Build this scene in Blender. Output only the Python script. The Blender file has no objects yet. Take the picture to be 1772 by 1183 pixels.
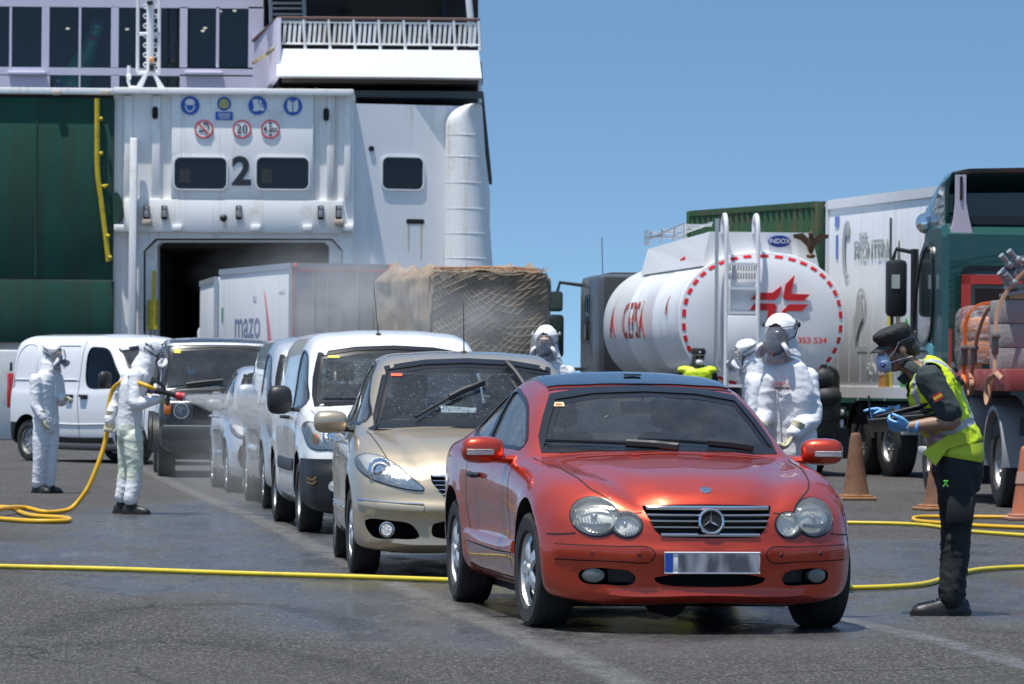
import bpy, bmesh, math, random
import numpy as np
from mathutils import Vector, Matrix, Euler, noise
from mathutils.bvhtree import BVHTree
random.seed(7)
R = math.radians
sc = bpy.context.scene
COL = sc.collection
# ---------------------------------------------------------------- camera, sky, sun, exposure
F, HZ, CAMH, ROLL = 7500.0, 66.5, 1.35, R(0.5)
cd = bpy.data.cameras.new('camera'); cam = bpy.data.objects.new('camera', cd); COL.objects.link(cam)
cam.location = (0, 0, CAMH)
cam.rotation_euler = (R(90) + math.atan(HZ / F), -ROLL, 0)
cd.sensor_width = 36; cd.lens = 36 * F / 1772; cd.clip_start = .5; cd.clip_end = 6000
cd.dof.use_dof = True; cd.dof.focus_distance = 23.8; cd.dof.aperture_fstop = 13
sc.camera = cam
SUN_EL, SUN_AZ = R(75.5), R(-132)          # azimuth measured from the view direction (+Y) towards +X: the sun stands high, left and behind us
sd = Vector((math.sin(SUN_AZ) * math.cos(SUN_EL), math.cos(SUN_AZ) * math.cos(SUN_EL), math.sin(SUN_EL)))
ld = bpy.data.lights.new('sun', 'SUN'); ld.energy = 4.8; ld.angle = R(.5); ld.color = (1, .96, .9)
sun = bpy.data.objects.new('sun', ld); COL.objects.link(sun); sun.rotation_euler = sd.to_track_quat('Z', 'Y').to_euler()
w = bpy.data.worlds.new('World'); sc.world = w; w.use_nodes = True
nt = w.node_tree; bg = nt.nodes['Background']
sky = nt.nodes.new('ShaderNodeTexSky'); sky.sky_type = 'NISHITA'; sky.sun_disc = False
sky.sun_elevation = SUN_EL; sky.sun_rotation = SUN_AZ % (2 * math.pi); sky.dust_density = .25; sky.air_density = 1.0; sky.ozone_density = .75
# the clear, dry sky of the place keeps its blue almost down to the horizon: read the sky a little higher than the ray points
tc = nt.nodes.new('ShaderNodeTexCoord'); ma = nt.nodes.new('ShaderNodeVectorMath'); ma.operation = 'MULTIPLY_ADD'
ma.inputs[1].default_value = (1, 1, 3.4); ma.inputs[2].default_value = (0, 0, .17)
nm_ = nt.nodes.new('ShaderNodeVectorMath'); nm_.operation = 'NORMALIZE'
nt.links.new(tc.outputs['Generated'], ma.inputs[0]); nt.links.new(ma.outputs[0], nm_.inputs[0]); nt.links.new(nm_.outputs[0], sky.inputs[0])
tn = nt.nodes.new('ShaderNodeMixRGB'); tn.blend_type = 'MULTIPLY'; tn.inputs[0].default_value = 1; tn.inputs[2].default_value = (.80, .98, 1, 1)   # sea air: a little less red in the blue
nt.links.new(sky.outputs[0], tn.inputs[1]); nt.links.new(tn.outputs[0], bg.inputs[0]); bg.inputs[1].default_value = .132
sc.view_settings.view_transform = 'Standard'; sc.view_settings.look = 'None'; sc.view_settings.exposure = 0.24; sc.view_settings.gamma = 1
sc.render.engine = 'CYCLES'; cy = sc.cycles
cy.use_denoising = True; cy.max_bounces = 8; cy.diffuse_bounces = 3; cy.glossy_bounces = 4; cy.transmission_bounces = 6; cy.transparent_max_bounces = 16
cy.volume_bounces = 0; cy.volume_step_rate = 2.0; cy.volume_max_steps = 64; cy.caustics_reflective = False; cy.caustics_refractive = False
cy.sample_clamp_indirect = 8

def P(px, py, Y):
    'where a sight line of the survey photograph meets the plane at distance Y'
    dx, dy = px - 886, py - 591.5
    x = dx * math.cos(ROLL) + dy * math.sin(ROLL); y = -dx * math.sin(ROLL) + dy * math.cos(ROLL)
    return Vector((x / F * Y, Y, CAMH - (y - HZ) / F * Y))
def G(px, py):
    'where it meets the ground'
    dx, dy = px - 886, py - 591.5
    y = -dx * math.sin(ROLL) + dy * math.cos(ROLL)
    v = P(px, py, CAMH * F / (y - HZ)); v.z = 0
    return v

# ---------------------------------------------------------------- objects
def tag(o, label=None, cat=None, group=None, kind=None):
    if label: o['label'] = label
    if cat: o['category'] = cat
    if group: o['group'] = group
    if kind: o['kind'] = kind
    return o
def empty(name, loc=(0, 0, 0), rz=0, label=None, cat=None, group=None, parent=None):
    o = bpy.data.objects.new(name, None); COL.objects.link(o); o.location = loc; o.rotation_euler = (0, 0, rz); o.empty_display_size = .1
    if parent: o.parent = parent
    return tag(o, label, cat, group)
def link_mesh(name, me, mat=None, parent=None, ang=35):
    if mat is not None and not me.materials: me.materials.append(mat)
    if ang:
        me.shade_smooth()
        try: me.set_sharp_from_angle(angle=R(ang))
        except Exception: pass
    o = bpy.data.objects.new(name, me); COL.objects.link(o)
    if parent: o.parent = parent
    return o
def copy_tree(o, parent=None):
    c = o.copy(); COL.objects.link(c); c.parent = parent
    for ch in list(o.children): copy_tree(ch, c)
    return c

def islands(bm):
    seen = set(); out = []
    for v in bm.verts:
        if v in seen: continue
        st = [v]; seen.add(v); c = []
        while st:
            a = st.pop(); c.append(a)
            for e in a.link_edges:
                b = e.other_vert(a)
                if b not in seen: seen.add(b); st.append(b)
        out.append(c)
    return sorted(out, key=len, reverse=True)
class MB:
    'collects shapes, then builds one mesh object'
    def __init__(s): s.v = []; s.f = []
    def add(s, vs, fs, M=None):
        b = len(s.v)
        s.v += [tuple(M @ Vector(v)) for v in vs] if M is not None else [tuple(v) for v in vs]
        s.f += [[i + b for i in f] for f in fs]; return s
    def box(s, c, d, M=None, bev=0, taper=1):
        hx, hy, hz = d[0] / 2, d[1] / 2, d[2] / 2
        if bev:
            bev = min(bev, hx * .9, hy * .9, hz * .9)
            bm = bmesh.new(); bmesh.ops.create_cube(bm, size=1)
            for v in bm.verts: v.co = Vector((v.co.x * d[0], v.co.y * d[1], v.co.z * d[2]))
            bmesh.ops.bevel(bm, geom=bm.edges[:], offset=bev, segments=2, profile=.5, affect='EDGES')
            bm.verts.index_update()
            vs = [(v.co.x * (taper if v.co.z > 0 else 1) + c[0], v.co.y + c[1], v.co.z + c[2]) for v in bm.verts]; fs = [[v.index for v in f.verts] for f in bm.faces]; bm.free()
            return s.add(vs, fs, M)
        vs = [(c[0] + x * hx * (taper if z > 0 else 1), c[1] + y * hy, c[2] + z * hz) for z in (-1, 1) for y in (-1, 1) for x in (-1, 1)]
        return s.add(vs, [(0, 2, 3, 1), (4, 5, 7, 6), (0, 1, 5, 4), (2, 6, 7, 3), (0, 4, 6, 2), (1, 3, 7, 5)], M)
    def prism(s, pts, a, b, ax='y', M=None):
        'polygon extruded along an axis from a to b; pts are the two other coordinates'
        n = len(pts)
        def mk(p, t): return {'y': (p[0], t, p[1]), 'x': (t, p[0], p[1]), 'z': (p[0], p[1], t)}[ax]
        vs = [mk(p, a) for p in pts] + [mk(p, b) for p in pts]
        fs = [list(range(n)), list(range(2 * n - 1, n - 1, -1))] + [[i, i + n, (i + 1) % n + n, (i + 1) % n] for i in range(n)]
        return s.add(vs, fs, M)
    def rings(s, rs, M=None, closed=True, cap0=True, cap1=True, loop=False):
        'rs: list of rings with equal counts'
        n = len(rs[0]); vs = [p for r in rs for p in r]; fs = []
        m = len(rs)
        for i in range(m if loop else m - 1):
            for j in range(n if closed else n - 1):
                k = (j + 1) % n; i2 = (i + 1) % m
                fs.append((i * n + j, i * n + k, i2 * n + k, i2 * n + j))
        if cap0 and not loop: fs.append(list(range(n - 1, -1, -1)))
        if cap1 and not loop: fs.append([(m - 1) * n + j for j in range(n)])
        return s.add(vs, fs, M)
    def tube(s, path, r, n=8, M=None, loop=False, flat=1.0, up=None):
        path = [Vector(p) for p in path]; m = len(path); rs = []
        rad = r if isinstance(r, (list, tuple)) else [r] * m
        prev = None
        for i, p in enumerate(path):
            a = path[(i - 1) % m] if (loop or i > 0) else p; b = path[(i + 1) % m] if (loop or i < m - 1) else p
            t = (b - a).normalized() if (b - a).length > 1e-9 else Vector((0, 0, 1))
            if prev is None:
                u = Vector(up) if up else (Vector((0, 0, 1)) if abs(t.z) < .9 else Vector((1, 0, 0)))
            else: u = prev
            u = (u - t * u.dot(t)); u = u.normalized() if u.length > 1e-6 else t.orthogonal().normalized()
            prev = u; v = t.cross(u)
            rs.append([p + (u * math.cos(q) * flat + v * math.sin(q)) * rad[i] for q in [2 * math.pi * j / n for j in range(n)]])
        return s.rings(rs, M, loop=loop)
    def lathe(s, prof, n=24, M=None, close=False):
        'prof: (radius, height) about z'
        rs = [[(r * math.cos(2 * math.pi * j / n), r * math.sin(2 * math.pi * j / n), z) for j in range(n)] for r, z in prof]
        return s.rings(rs, M, cap0=not close, cap1=not close, loop=close)
    def ell(s, c, r, M=None, n=16, m=10):
        rs = []
        for i in range(1, m):
            a = math.pi * i / m - math.pi / 2
            rs.append([(c[0] + r[0] * math.cos(a) * math.cos(q), c[1] + r[1] * math.cos(a) * math.sin(q), c[2] + r[2] * math.sin(a)) for q in [2 * math.pi * j / n for j in range(n)]])
        return s.rings(rs, M)
    def mesh(s, name='m'):
        me = bpy.data.meshes.new(name); me.from_pydata(s.v, [], s.f); 
        bm = bmesh.new(); bm.from_mesh(me); bmesh.ops.recalc_face_normals(bm, faces=bm.faces[:]); bm.to_mesh(me); bm.free()
        me.update(); return me
    def build(s, name, mat, parent=None, ang=35):
        return link_mesh(name, s.mesh(name), mat, parent, ang)
def rot(rx=0, ry=0, rz=0, loc=(0, 0, 0)): return Matrix.Translation(loc) @ Euler((R(rx), R(ry), R(rz))).to_matrix().to_4x4()
def evalmesh(o):
    dg = bpy.context.evaluated_depsgraph_get(); dg.update()
    return bpy.data.meshes.new_from_object(o.evaluated_get(dg), depsgraph=dg)
def wipe(o):
    me = o.data; bpy.data.objects.remove(o); 
def boolean(o, cutter_mb, cmat, op='DIFFERENCE', selfx=False):
    c = cutter_mb.build('cutter', cmat, None, 0)
    md = o.modifiers.new('b', 'BOOLEAN'); md.operation = op; md.object = c; md.solver = 'EXACT'; md.use_self = selfx
    try: md.material_mode = 'TRANSFER'
    except Exception: pass
    me = evalmesh(o); o.modifiers.clear(); o.data = me; wipe(c)
    return o
def bez(pts, n=8, closed=False):
    'centripetal Catmull-Rom through points (any dimension)'
    Q = np.array(pts, float); K = len(Q); out = []
    def g(i): 
        if closed: return Q[i % K]
        if i < 0: return 2 * Q[0] - Q[1]
        if i >= K: return 2 * Q[-1] - Q[-2]
        return Q[i]
    for i in range(K if closed else K - 1):
        p0, p1, p2, p3 = g(i - 1), g(i), g(i + 1), g(i + 2)
        t1 = max(np.linalg.norm(p1 - p0), 1e-6) ** .5; t2 = t1 + max(np.linalg.norm(p2 - p1), 1e-6) ** .5; t3 = t2 + max(np.linalg.norm(p3 - p2), 1e-6) ** .5
        for k in range(n):
            t = t1 + (t2 - t1) * k / n
            A1 = p0 * (t1 - t) / t1 + p1 * t / t1; A2 = p1 * (t2 - t) / (t2 - t1) + p2 * (t - t1) / (t2 - t1); A3 = p2 * (t3 - t) / (t3 - t2) + p3 * (t - t2) / (t3 - t2)
            B1 = A1 * (t2 - t) / t2 + A2 * t / t2; B2 = A2 * (t3 - t) / (t3 - t1) + A3 * (t - t1) / (t3 - t1)
            out.append(B1 * (t2 - t) / (t2 - t1) + B2 * (t - t1) / (t2 - t1))
    if not closed: out.append(Q[-1])
    return np.array(out)
def rrect(x0, x1, z0, z1, r, n=4):
    o = []
    for cx, cz, a in ((x1 - r, z1 - r, 0), (x0 + r, z1 - r, 90), (x0 + r, z0 + r, 180), (x1 - r, z0 + r, 270)):
        for k in range(n + 1):
            q = R(a + 90 * k / n); o.append((cx + r * math.cos(q), cz + r * math.sin(q)))
    return o
def disc(cx, cz, rx, rz=None, n=24): return [(cx + rx * math.cos(2 * math.pi * k / n), cz + (rz or rx) * math.sin(2 * math.pi * k / n)) for k in range(n)]

def text(name, body, size, mat, parent=None, M=None, depth=.004, sx=1, bold=0, align='CENTER'):
    'lettering as a mesh; reads along +X facing -Y, centred on M'
    cu = bpy.data.curves.new('t', 'FONT'); cu.body = body; cu.size = size; cu.extrude = depth / 2; cu.align_x = align; cu.align_y = 'CENTER'; cu.offset = bold; cu.resolution_u = 3
    o = bpy.data.objects.new('t', cu); COL.objects.link(o)
    me = evalmesh(o); bpy.data.objects.remove(o)
    me.transform((M or Matrix()) @ Matrix.Rotation(R(90), 4, 'X') @ Matrix.Diagonal((sx, 1, 1, 1)))
    me.materials.clear()
    return link_mesh(name, me, mat, parent, 0)

# ---------------------------------------------------------------- materials
def nn(nt, t, **kw):
    n = nt.nodes.new('ShaderNode' + t)
    for k, v in kw.items():
        if k.startswith('i_'):
            key = k[2:]; key = int(key) if key.isdigit() else key.replace('_', ' ')
            n.inputs[key].default_value = v
        else: setattr(n, k, v)
    return n
def ramp(nt, fac, stops):
    r = nt.nodes.new('ShaderNodeValToRGB'); e = r.color_ramp.elements
    while len(e) < len(stops): e.new(.5)
    for q, (p, c) in zip(e, stops):
        q.position = p; q.color = (*c, 1) if isinstance(c, (tuple, list)) else (c, c, c, 1)
    nt.links.new(fac, r.inputs[0]); return r.outputs[0]
def mixc(nt, fac, a, b, mode='MIX'):
    m = nn(nt, 'MixRGB', blend_type=mode)
    for i, v in enumerate((fac, a, b)):
        if hasattr(v, 'is_output'): nt.links.new(v, m.inputs[i])
        elif isinstance(v, (tuple, list)): m.inputs[i].default_value = (*v[:3], 1)
        else: m.inputs[i].default_value = v
    return m.outputs[0]
def coords(nt, scale=(1, 1, 1), kind='Object'):
    t = nn(nt, 'TexCoord'); m = nn(nt, 'Mapping'); m.inputs['Scale'].default_value = scale
    nt.links.new(t.outputs[kind], m.inputs[0]); return m.outputs[0]
def noise_n(nt, vec, scale, detail=4, rough=.6):
    n = nn(nt, 'TexNoise'); n.inputs['Scale'].default_value = scale; n.inputs['Detail'].default_value = detail; n.inputs['Roughness'].default_value = rough
    nt.links.new(vec, n.inputs['Vector']); return n.outputs['Fac']
MATS = {}
def mat(name, col, rough=.5, metal=0, coat=0, var=.12, vs=4, bump=0, bs=80, dirt=None, streak=None, spec=.5, alpha=1):
    'general procedural material: base colour with slight variation, optional bump, blotchy dirt (colour, scale, amount) and vertical streaks'
    if name in MATS: return MATS[name]
    m = bpy.data.materials.new(name); m.use_nodes = True; nt = m.node_tree; b = nt.nodes['Principled BSDF']
    vec = coords(nt)
    c = (*col, 1)
    out = None
    if var:
        n = noise_n(nt, vec, vs, 5)
        out = mixc(nt, n, [x * (1 - var) for x in col], [min(1, x * (1 + var)) for x in col])
    else: out = tuple(col)
    if dirt:
        n = noise_n(nt, vec, dirt[1], 8, .65); k = ramp(nt, n, [(.62 - dirt[2] * .35, 0), (.78 - dirt[2] * .25, 1)])
        k2 = nn(nt, 'Math', operation='MULTIPLY'); nt.links.new(k, k2.inputs[0]); k2.inputs[1].default_value = dirt[3] if len(dirt) > 3 else .7
        out = mixc(nt, k2.outputs[0], out, dirt[0])
    if streak:
        v2 = coords(nt, (streak[1], streak[1], streak[1] * .05)); n = noise_n(nt, v2, 1.0, 6, .7); k = ramp(nt, n, [(.6 - streak[2] * .3, 0), (.8 - streak[2] * .2, .8)])
        out = mixc(nt, k, out, streak[0])
    if isinstance(out, tuple): b.inputs['Base Color'].default_value = (*out[:3], 1)
    else: nt.links.new(out, b.inputs['Base Color'])
    b.inputs['Roughness'].default_value = rough; b.inputs['Metallic'].default_value = metal; b.inputs['Coat Weight'].default_value = coat; b.inputs['Coat Roughness'].default_value = .04
    b.inputs['Specular IOR Level'].default_value = spec
    if bump:
        n = noise_n(nt, vec, bs, 6); bp = nn(nt, 'Bump'); bp.inputs['Strength'].default_value = min(1, bump); bp.inputs['Distance'].default_value = .02 * bump
        nt.links.new(n, bp.inputs['Height']); nt.links.new(bp.outputs[0], b.inputs['Normal'])
    MATS[name] = m; return m
def drops_bump(nt, scale, strength, vec=None):
    'beads of water standing on a surface'
    vec = vec or coords(nt)
    hs = []
    for sc_, th in ((scale, .32), (scale * .45, .26)):
        v = nn(nt, 'TexVoronoi'); v.inputs['Scale'].default_value = sc_; nt.links.new(vec, v.inputs['Vector'])
        # only some cells carry a bead
        r = nn(nt, 'Math', operation='GREATER_THAN'); nt.links.new(v.outputs['Color'], r.inputs[0]); r.inputs[1].default_value = .55
        d = ramp(nt, v.outputs['Distance'], [(.05, 1), (th, 0)])
        m = nn(nt, 'Math', operation='MULTIPLY'); nt.links.new(d, m.inputs[0]); nt.links.new(r.outputs[0], m.inputs[1]); hs.append(m.outputs[0])
    a = nn(nt, 'Math', operation='MAXIMUM'); nt.links.new(hs[0], a.inputs[0]); nt.links.new(hs[1], a.inputs[1])
    bp = nn(nt, 'Bump'); bp.inputs['Strength'].default_value = strength; bp.inputs['Distance'].default_value = .006; nt.links.new(a.outputs[0], bp.inputs['Height'])
    return bp.outputs[0], a.outputs[0]
def paint(name, col, metal=.6, rough=.32, drops=0, flake=.08, dust=(.35, .33, .3), dusty=.12):
    if name in MATS: return MATS[name]
    m = bpy.data.materials.new(name); m.use_nodes = True; nt = m.node_tree; b = nt.nodes['Principled BSDF']
    vec = coords(nt)
    n = noise_n(nt, vec, 700, 2); c = mixc(nt, n, [x * .8 for x in col], [min(1, x * 1.25) for x in col])
    v2 = coords(nt, (3, 3, 1.2)); d = noise_n(nt, v2, 2.2, 8, .7); k = ramp(nt, d, [(.45, 0), (.8, dusty)])
    c = mixc(nt, k, c, dust); nt.links.new(c, b.inputs['Base Color'])
    b.inputs['Metallic'].default_value = metal; b.inputs['Roughness'].default_value = rough; b.inputs['Coat Weight'].default_value = 1; b.inputs['Coat Roughness'].default_value = .03
    if drops:
        o, h = drops_bump(nt, 60, drops, vec); nt.links.new(o, b.inputs['Coat Normal'])
    if flake:
        f = noise_n(nt, vec, 900, 1); bp = nn(nt, 'Bump'); bp.inputs['Strength'].default_value = flake; bp.inputs['Distance'].default_value = .001; nt.links.new(f, bp.inputs['Height']); nt.links.new(bp.outputs[0], b.inputs['Normal'])
    MATS[name] = m; return m
def glass(name, tint=(.75, .82, .82), refl=1.0, rough=.02, film=0, drops=0, ior=1.5, flute=0):
    if name in MATS: return MATS[name]
    m = bpy.data.materials.new(name); m.use_nodes = True; nt = m.node_tree; nt.nodes.remove(nt.nodes['Principled BSDF']); out = nt.nodes['Material Output']
    tr = nn(nt, 'BsdfTransparent'); tr.inputs[0].default_value = (*tint, 1); gl = nn(nt, 'BsdfGlossy'); gl.inputs['Roughness'].default_value = rough
    gl.inputs[0].default_value = (refl, refl, refl, 1)
    fr = nn(nt, 'Fresnel'); fr.inputs[0].default_value = ior; mx = nn(nt, 'MixShader'); nt.links.new(fr.outputs[0], mx.inputs[0]); nt.links.new(tr.outputs[0], mx.inputs[1]); nt.links.new(gl.outputs[0], mx.inputs[2])
    if flute:
        wv = nn(nt, 'TexWave', bands_direction='X'); wv.inputs['Scale'].default_value = flute; nt.links.new(coords(nt), wv.inputs['Vector']); bp = nn(nt, 'Bump'); bp.inputs['Strength'].default_value = .35; bp.inputs['Distance'].default_value = .01; nt.links.new(wv.outputs[1], bp.inputs['Height']); nt.links.new(bp.outputs[0], gl.inputs['Normal']); nt.links.new(bp.outputs[0], fr.inputs['Normal'])
    last = mx.outputs[0]
    if film or drops:
        df = nn(nt, 'BsdfDiffuse'); df.inputs[0].default_value = (.75, .78, .8, 1); vec = coords(nt)
        d = noise_n(nt, vec, 5, 8, .7); k = ramp(nt, d, [(.35, film * .35), (.75, film)])
        if drops:
            bp, h = drops_bump(nt, 75, 1.0, vec); nt.links.new(bp, gl.inputs['Normal']); nt.links.new(bp, fr.inputs['Normal'])
            q = nn(nt, 'Math', operation='MULTIPLY_ADD', use_clamp=True); nt.links.new(h, q.inputs[0]); q.inputs[1].default_value = drops; nt.links.new(k, q.inputs[2]); k = q.outputs[0]
        m2 = nn(nt, 'MixShader'); nt.links.new(k, m2.inputs[0]); nt.links.new(last, m2.inputs[1]); nt.links.new(df.outputs[0], m2.inputs[2]); last = m2.outputs[0]
    nt.links.new(last, out.inputs[0]); MATS[name] = m; return m

BLACK = mat('black_plastic', (.018, .018, .02), .45, bump=.15, bs=300)
TRIM = mat('satin_black_trim', (.012, .012, .014), .28)
DARK = mat('dark_void', (.008, .008, .009), .8)
INTER = mat('charcoal_interior', (.095, .10, .11), .7, bump=.2, bs=200)
SEAT = mat('seat_fabric', (.12, .125, .135), .85, bump=.3, bs=400)
RUBBER = mat('tyre_rubber', (.022, .022, .022), .75, bump=.35, bs=120, dirt=((.10, .09, .08), 6, .3, .35))
ALLOY = mat('alloy_silver', (.62, .63, .64), .33, .6, dirt=((.12, .1, .08), 9, .25, .5))
STEEL = mat('steel_grey', (.4, .4, .4), .4, .7)
CHROME = mat('chrome', (.8, .8, .82), .08, 1, var=.03)
WHITEPL = mat('white_plastic', (.78, .78, .77), .4)
SIGL = mat('signal_lens_grey', (.45, .44, .42), .2, .3, bump=.5, bs=60)
REDL = mat('red_lens', (.45, .012, .012), .12, coat=1)
ORANGEL = mat('amber_lens', (.75, .2, .02), .15, coat=1)
LAMPG = mat('lamp_reflector', (.7, .71, .70), .3, .45, bump=1.0, bs=55, var=.5, vs=22)
LENS = glass('lamp_lens', (.9, .92, .93), .9, .03, film=.10)
LENSOLD = glass('hazed_lamp_lens', (.98, .98, .95), .9, .04, film=.20, flute=22)
WSCREEN = glass('windscreen_glass', (.88, .93, .95), 1.0, .015, film=.05)  # film paints a pale veil of sky haze over the glass, with some dust
WETGLASS = glass('wet_window_glass', (.60, .68, .73), 1.0, .02, film=.10, drops=.30)
VANGLASS = glass('van_glass', (.55, .63, .63), 1.0, .02, film=.08, drops=.26)
REARG = glass('rear_window_glass', (.75, .82, .84), 1.0, .02, film=.12, drops=.2)
BLUEP = mat('plate_blue', (.02, .08, .42), .4)
PLATEW = mat('plate_white', (.75, .75, .74), .35)
INK = mat('plate_ink', (.03, .03, .035), .5)
STICK_Y = mat('yellow_sticker', (.75, .68, .06), .6)
STICK_R = mat('red_sticker', (.8, .08, .02), .6)
# ---------------------------------------------------------------- car building
def pchip(xk, Yk, xs):
    'monotone cubic along axis 0'
    xk = np.asarray(xk, float); Y = np.asarray(Yk, float); h = np.diff(xk); sh = (-1,) + (1,) * (Y.ndim - 1)
    d = np.diff(Y, axis=0) / h.reshape(sh); m = np.zeros_like(Y)
    w1 = (2 * h[1:] + h[:-1]).reshape(sh); w2 = (h[1:] + 2 * h[:-1]).reshape(sh)
    with np.errstate(divide='ignore', invalid='ignore'):
        hm = (w1 + w2) / (w1 / d[:-1] + w2 / d[1:])
    m[1:-1] = np.where(d[:-1] * d[1:] > 0, hm, 0); m[0] = d[0]; m[-1] = d[-1]
    i = np.clip(np.searchsorted(xk, xs, 'right') - 1, 0, len(xk) - 2); t = ((xs - xk[i]) / h[i]).reshape(sh); hh = h[i].reshape(sh)
    return (2 * t**3 - 3 * t**2 + 1) * Y[i] + (t**3 - 2 * t**2 + t) * hh * m[i] + (-2 * t**3 + 3 * t**2) * Y[i + 1] + (t**3 - t**2) * hh * m[i + 1]
class Shell:
    'car body surface: half sections (x,z) at stations y, with the nose and tail bowed in plan'
    def __init__(s, st, W, nose=None, tail=None, detail=None, step=.035, nseg=6, pw=2.5):
        s.W, s.nose, s.tail, s.detail, s.pw = W, nose, tail, detail, pw
        s.yk = np.array([a[0] for a in st]); s.bk = np.array([a[1] for a in st]); s.secs = np.array([bez(a[2], nseg) for a in st]); s.L = s.yk[-1]
        ys = np.unique(np.concatenate([np.arange(0, s.L, step), s.yk])); ys = ys[np.concatenate([[True], np.diff(ys) > .006])]; ys[-1] = s.L
        s.ys = ys
    def half(s, ys): return pchip(s.yk, s.secs, ys), np.interp(ys, s.yk, s.bk)
    def warp(s, x, ys, z, bow):
        y = ys + bow * np.abs(x / s.W) ** s.pw
        if s.nose is not None: y = y + np.interp(z, s.nose[0], s.nose[1]) * np.clip(1 - ys / .5, 0, 1) ** 2
        if s.tail is not None: y = y - np.interp(z, s.tail[0], s.tail[1]) * np.clip(1 - (s.L - ys) / .5, 0, 1) ** 2
        if s.detail: x, y, z = s.detail(x, y, z)
        return x, y, z
    def mesh(s, ys=None, xform=None, caps=(.93, .84, .72, .58, .42, .25, .1)):
        ys = s.ys if ys is None else ys; H, B = s.half(ys)
        if xform is not None: H = xform(ys, H)
        X = np.concatenate([H[:, :, 0], -H[:, -2:0:-1, 0]], 1); Z = np.concatenate([H[:, :, 1], H[:, -2:0:-1, 1]], 1)
        n = X.shape[1]; rx, rz, ry, rb = [], [], [], []
        for i, r in ((0, 1), (len(ys) - 1, -1)):
            c = [(X[i] * k, Z[i] * k + (Z[i].min() + Z[i].max()) / 2 * (1 - k)) for k in caps]
            blk = [(a, b, np.full(n, ys[i]), np.full(n, B[i])) for a, b in c]
            if r == 1: pre = blk[::-1]
            else: post = blk
        allr = pre + [(X[i], Z[i], np.full(n, ys[i]), np.full(n, B[i])) for i in range(len(ys))] + post
        x = np.concatenate([a[0] for a in allr]); z = np.concatenate([a[1] for a in allr]); y = np.concatenate([a[2] for a in allr]); b = np.concatenate([a[3] for a in allr])
        x, y, z = s.warp(x, y, z, b)
        mb = MB(); v = np.stack([x, y, z], 1); m = len(allr)
        fs = []
        for i in range(m - 1):
            for j in range(n):
                k = (j + 1) % n; fs.append((i * n + j, i * n + k, (i + 1) * n + k, (i + 1) * n + j))
        fs.append(list(range(n - 1, -1, -1))); fs.append([(m - 1) * n + j for j in range(n)])
        mb.v = [tuple(p) for p in v]; mb.f = fs
        return mb
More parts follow.
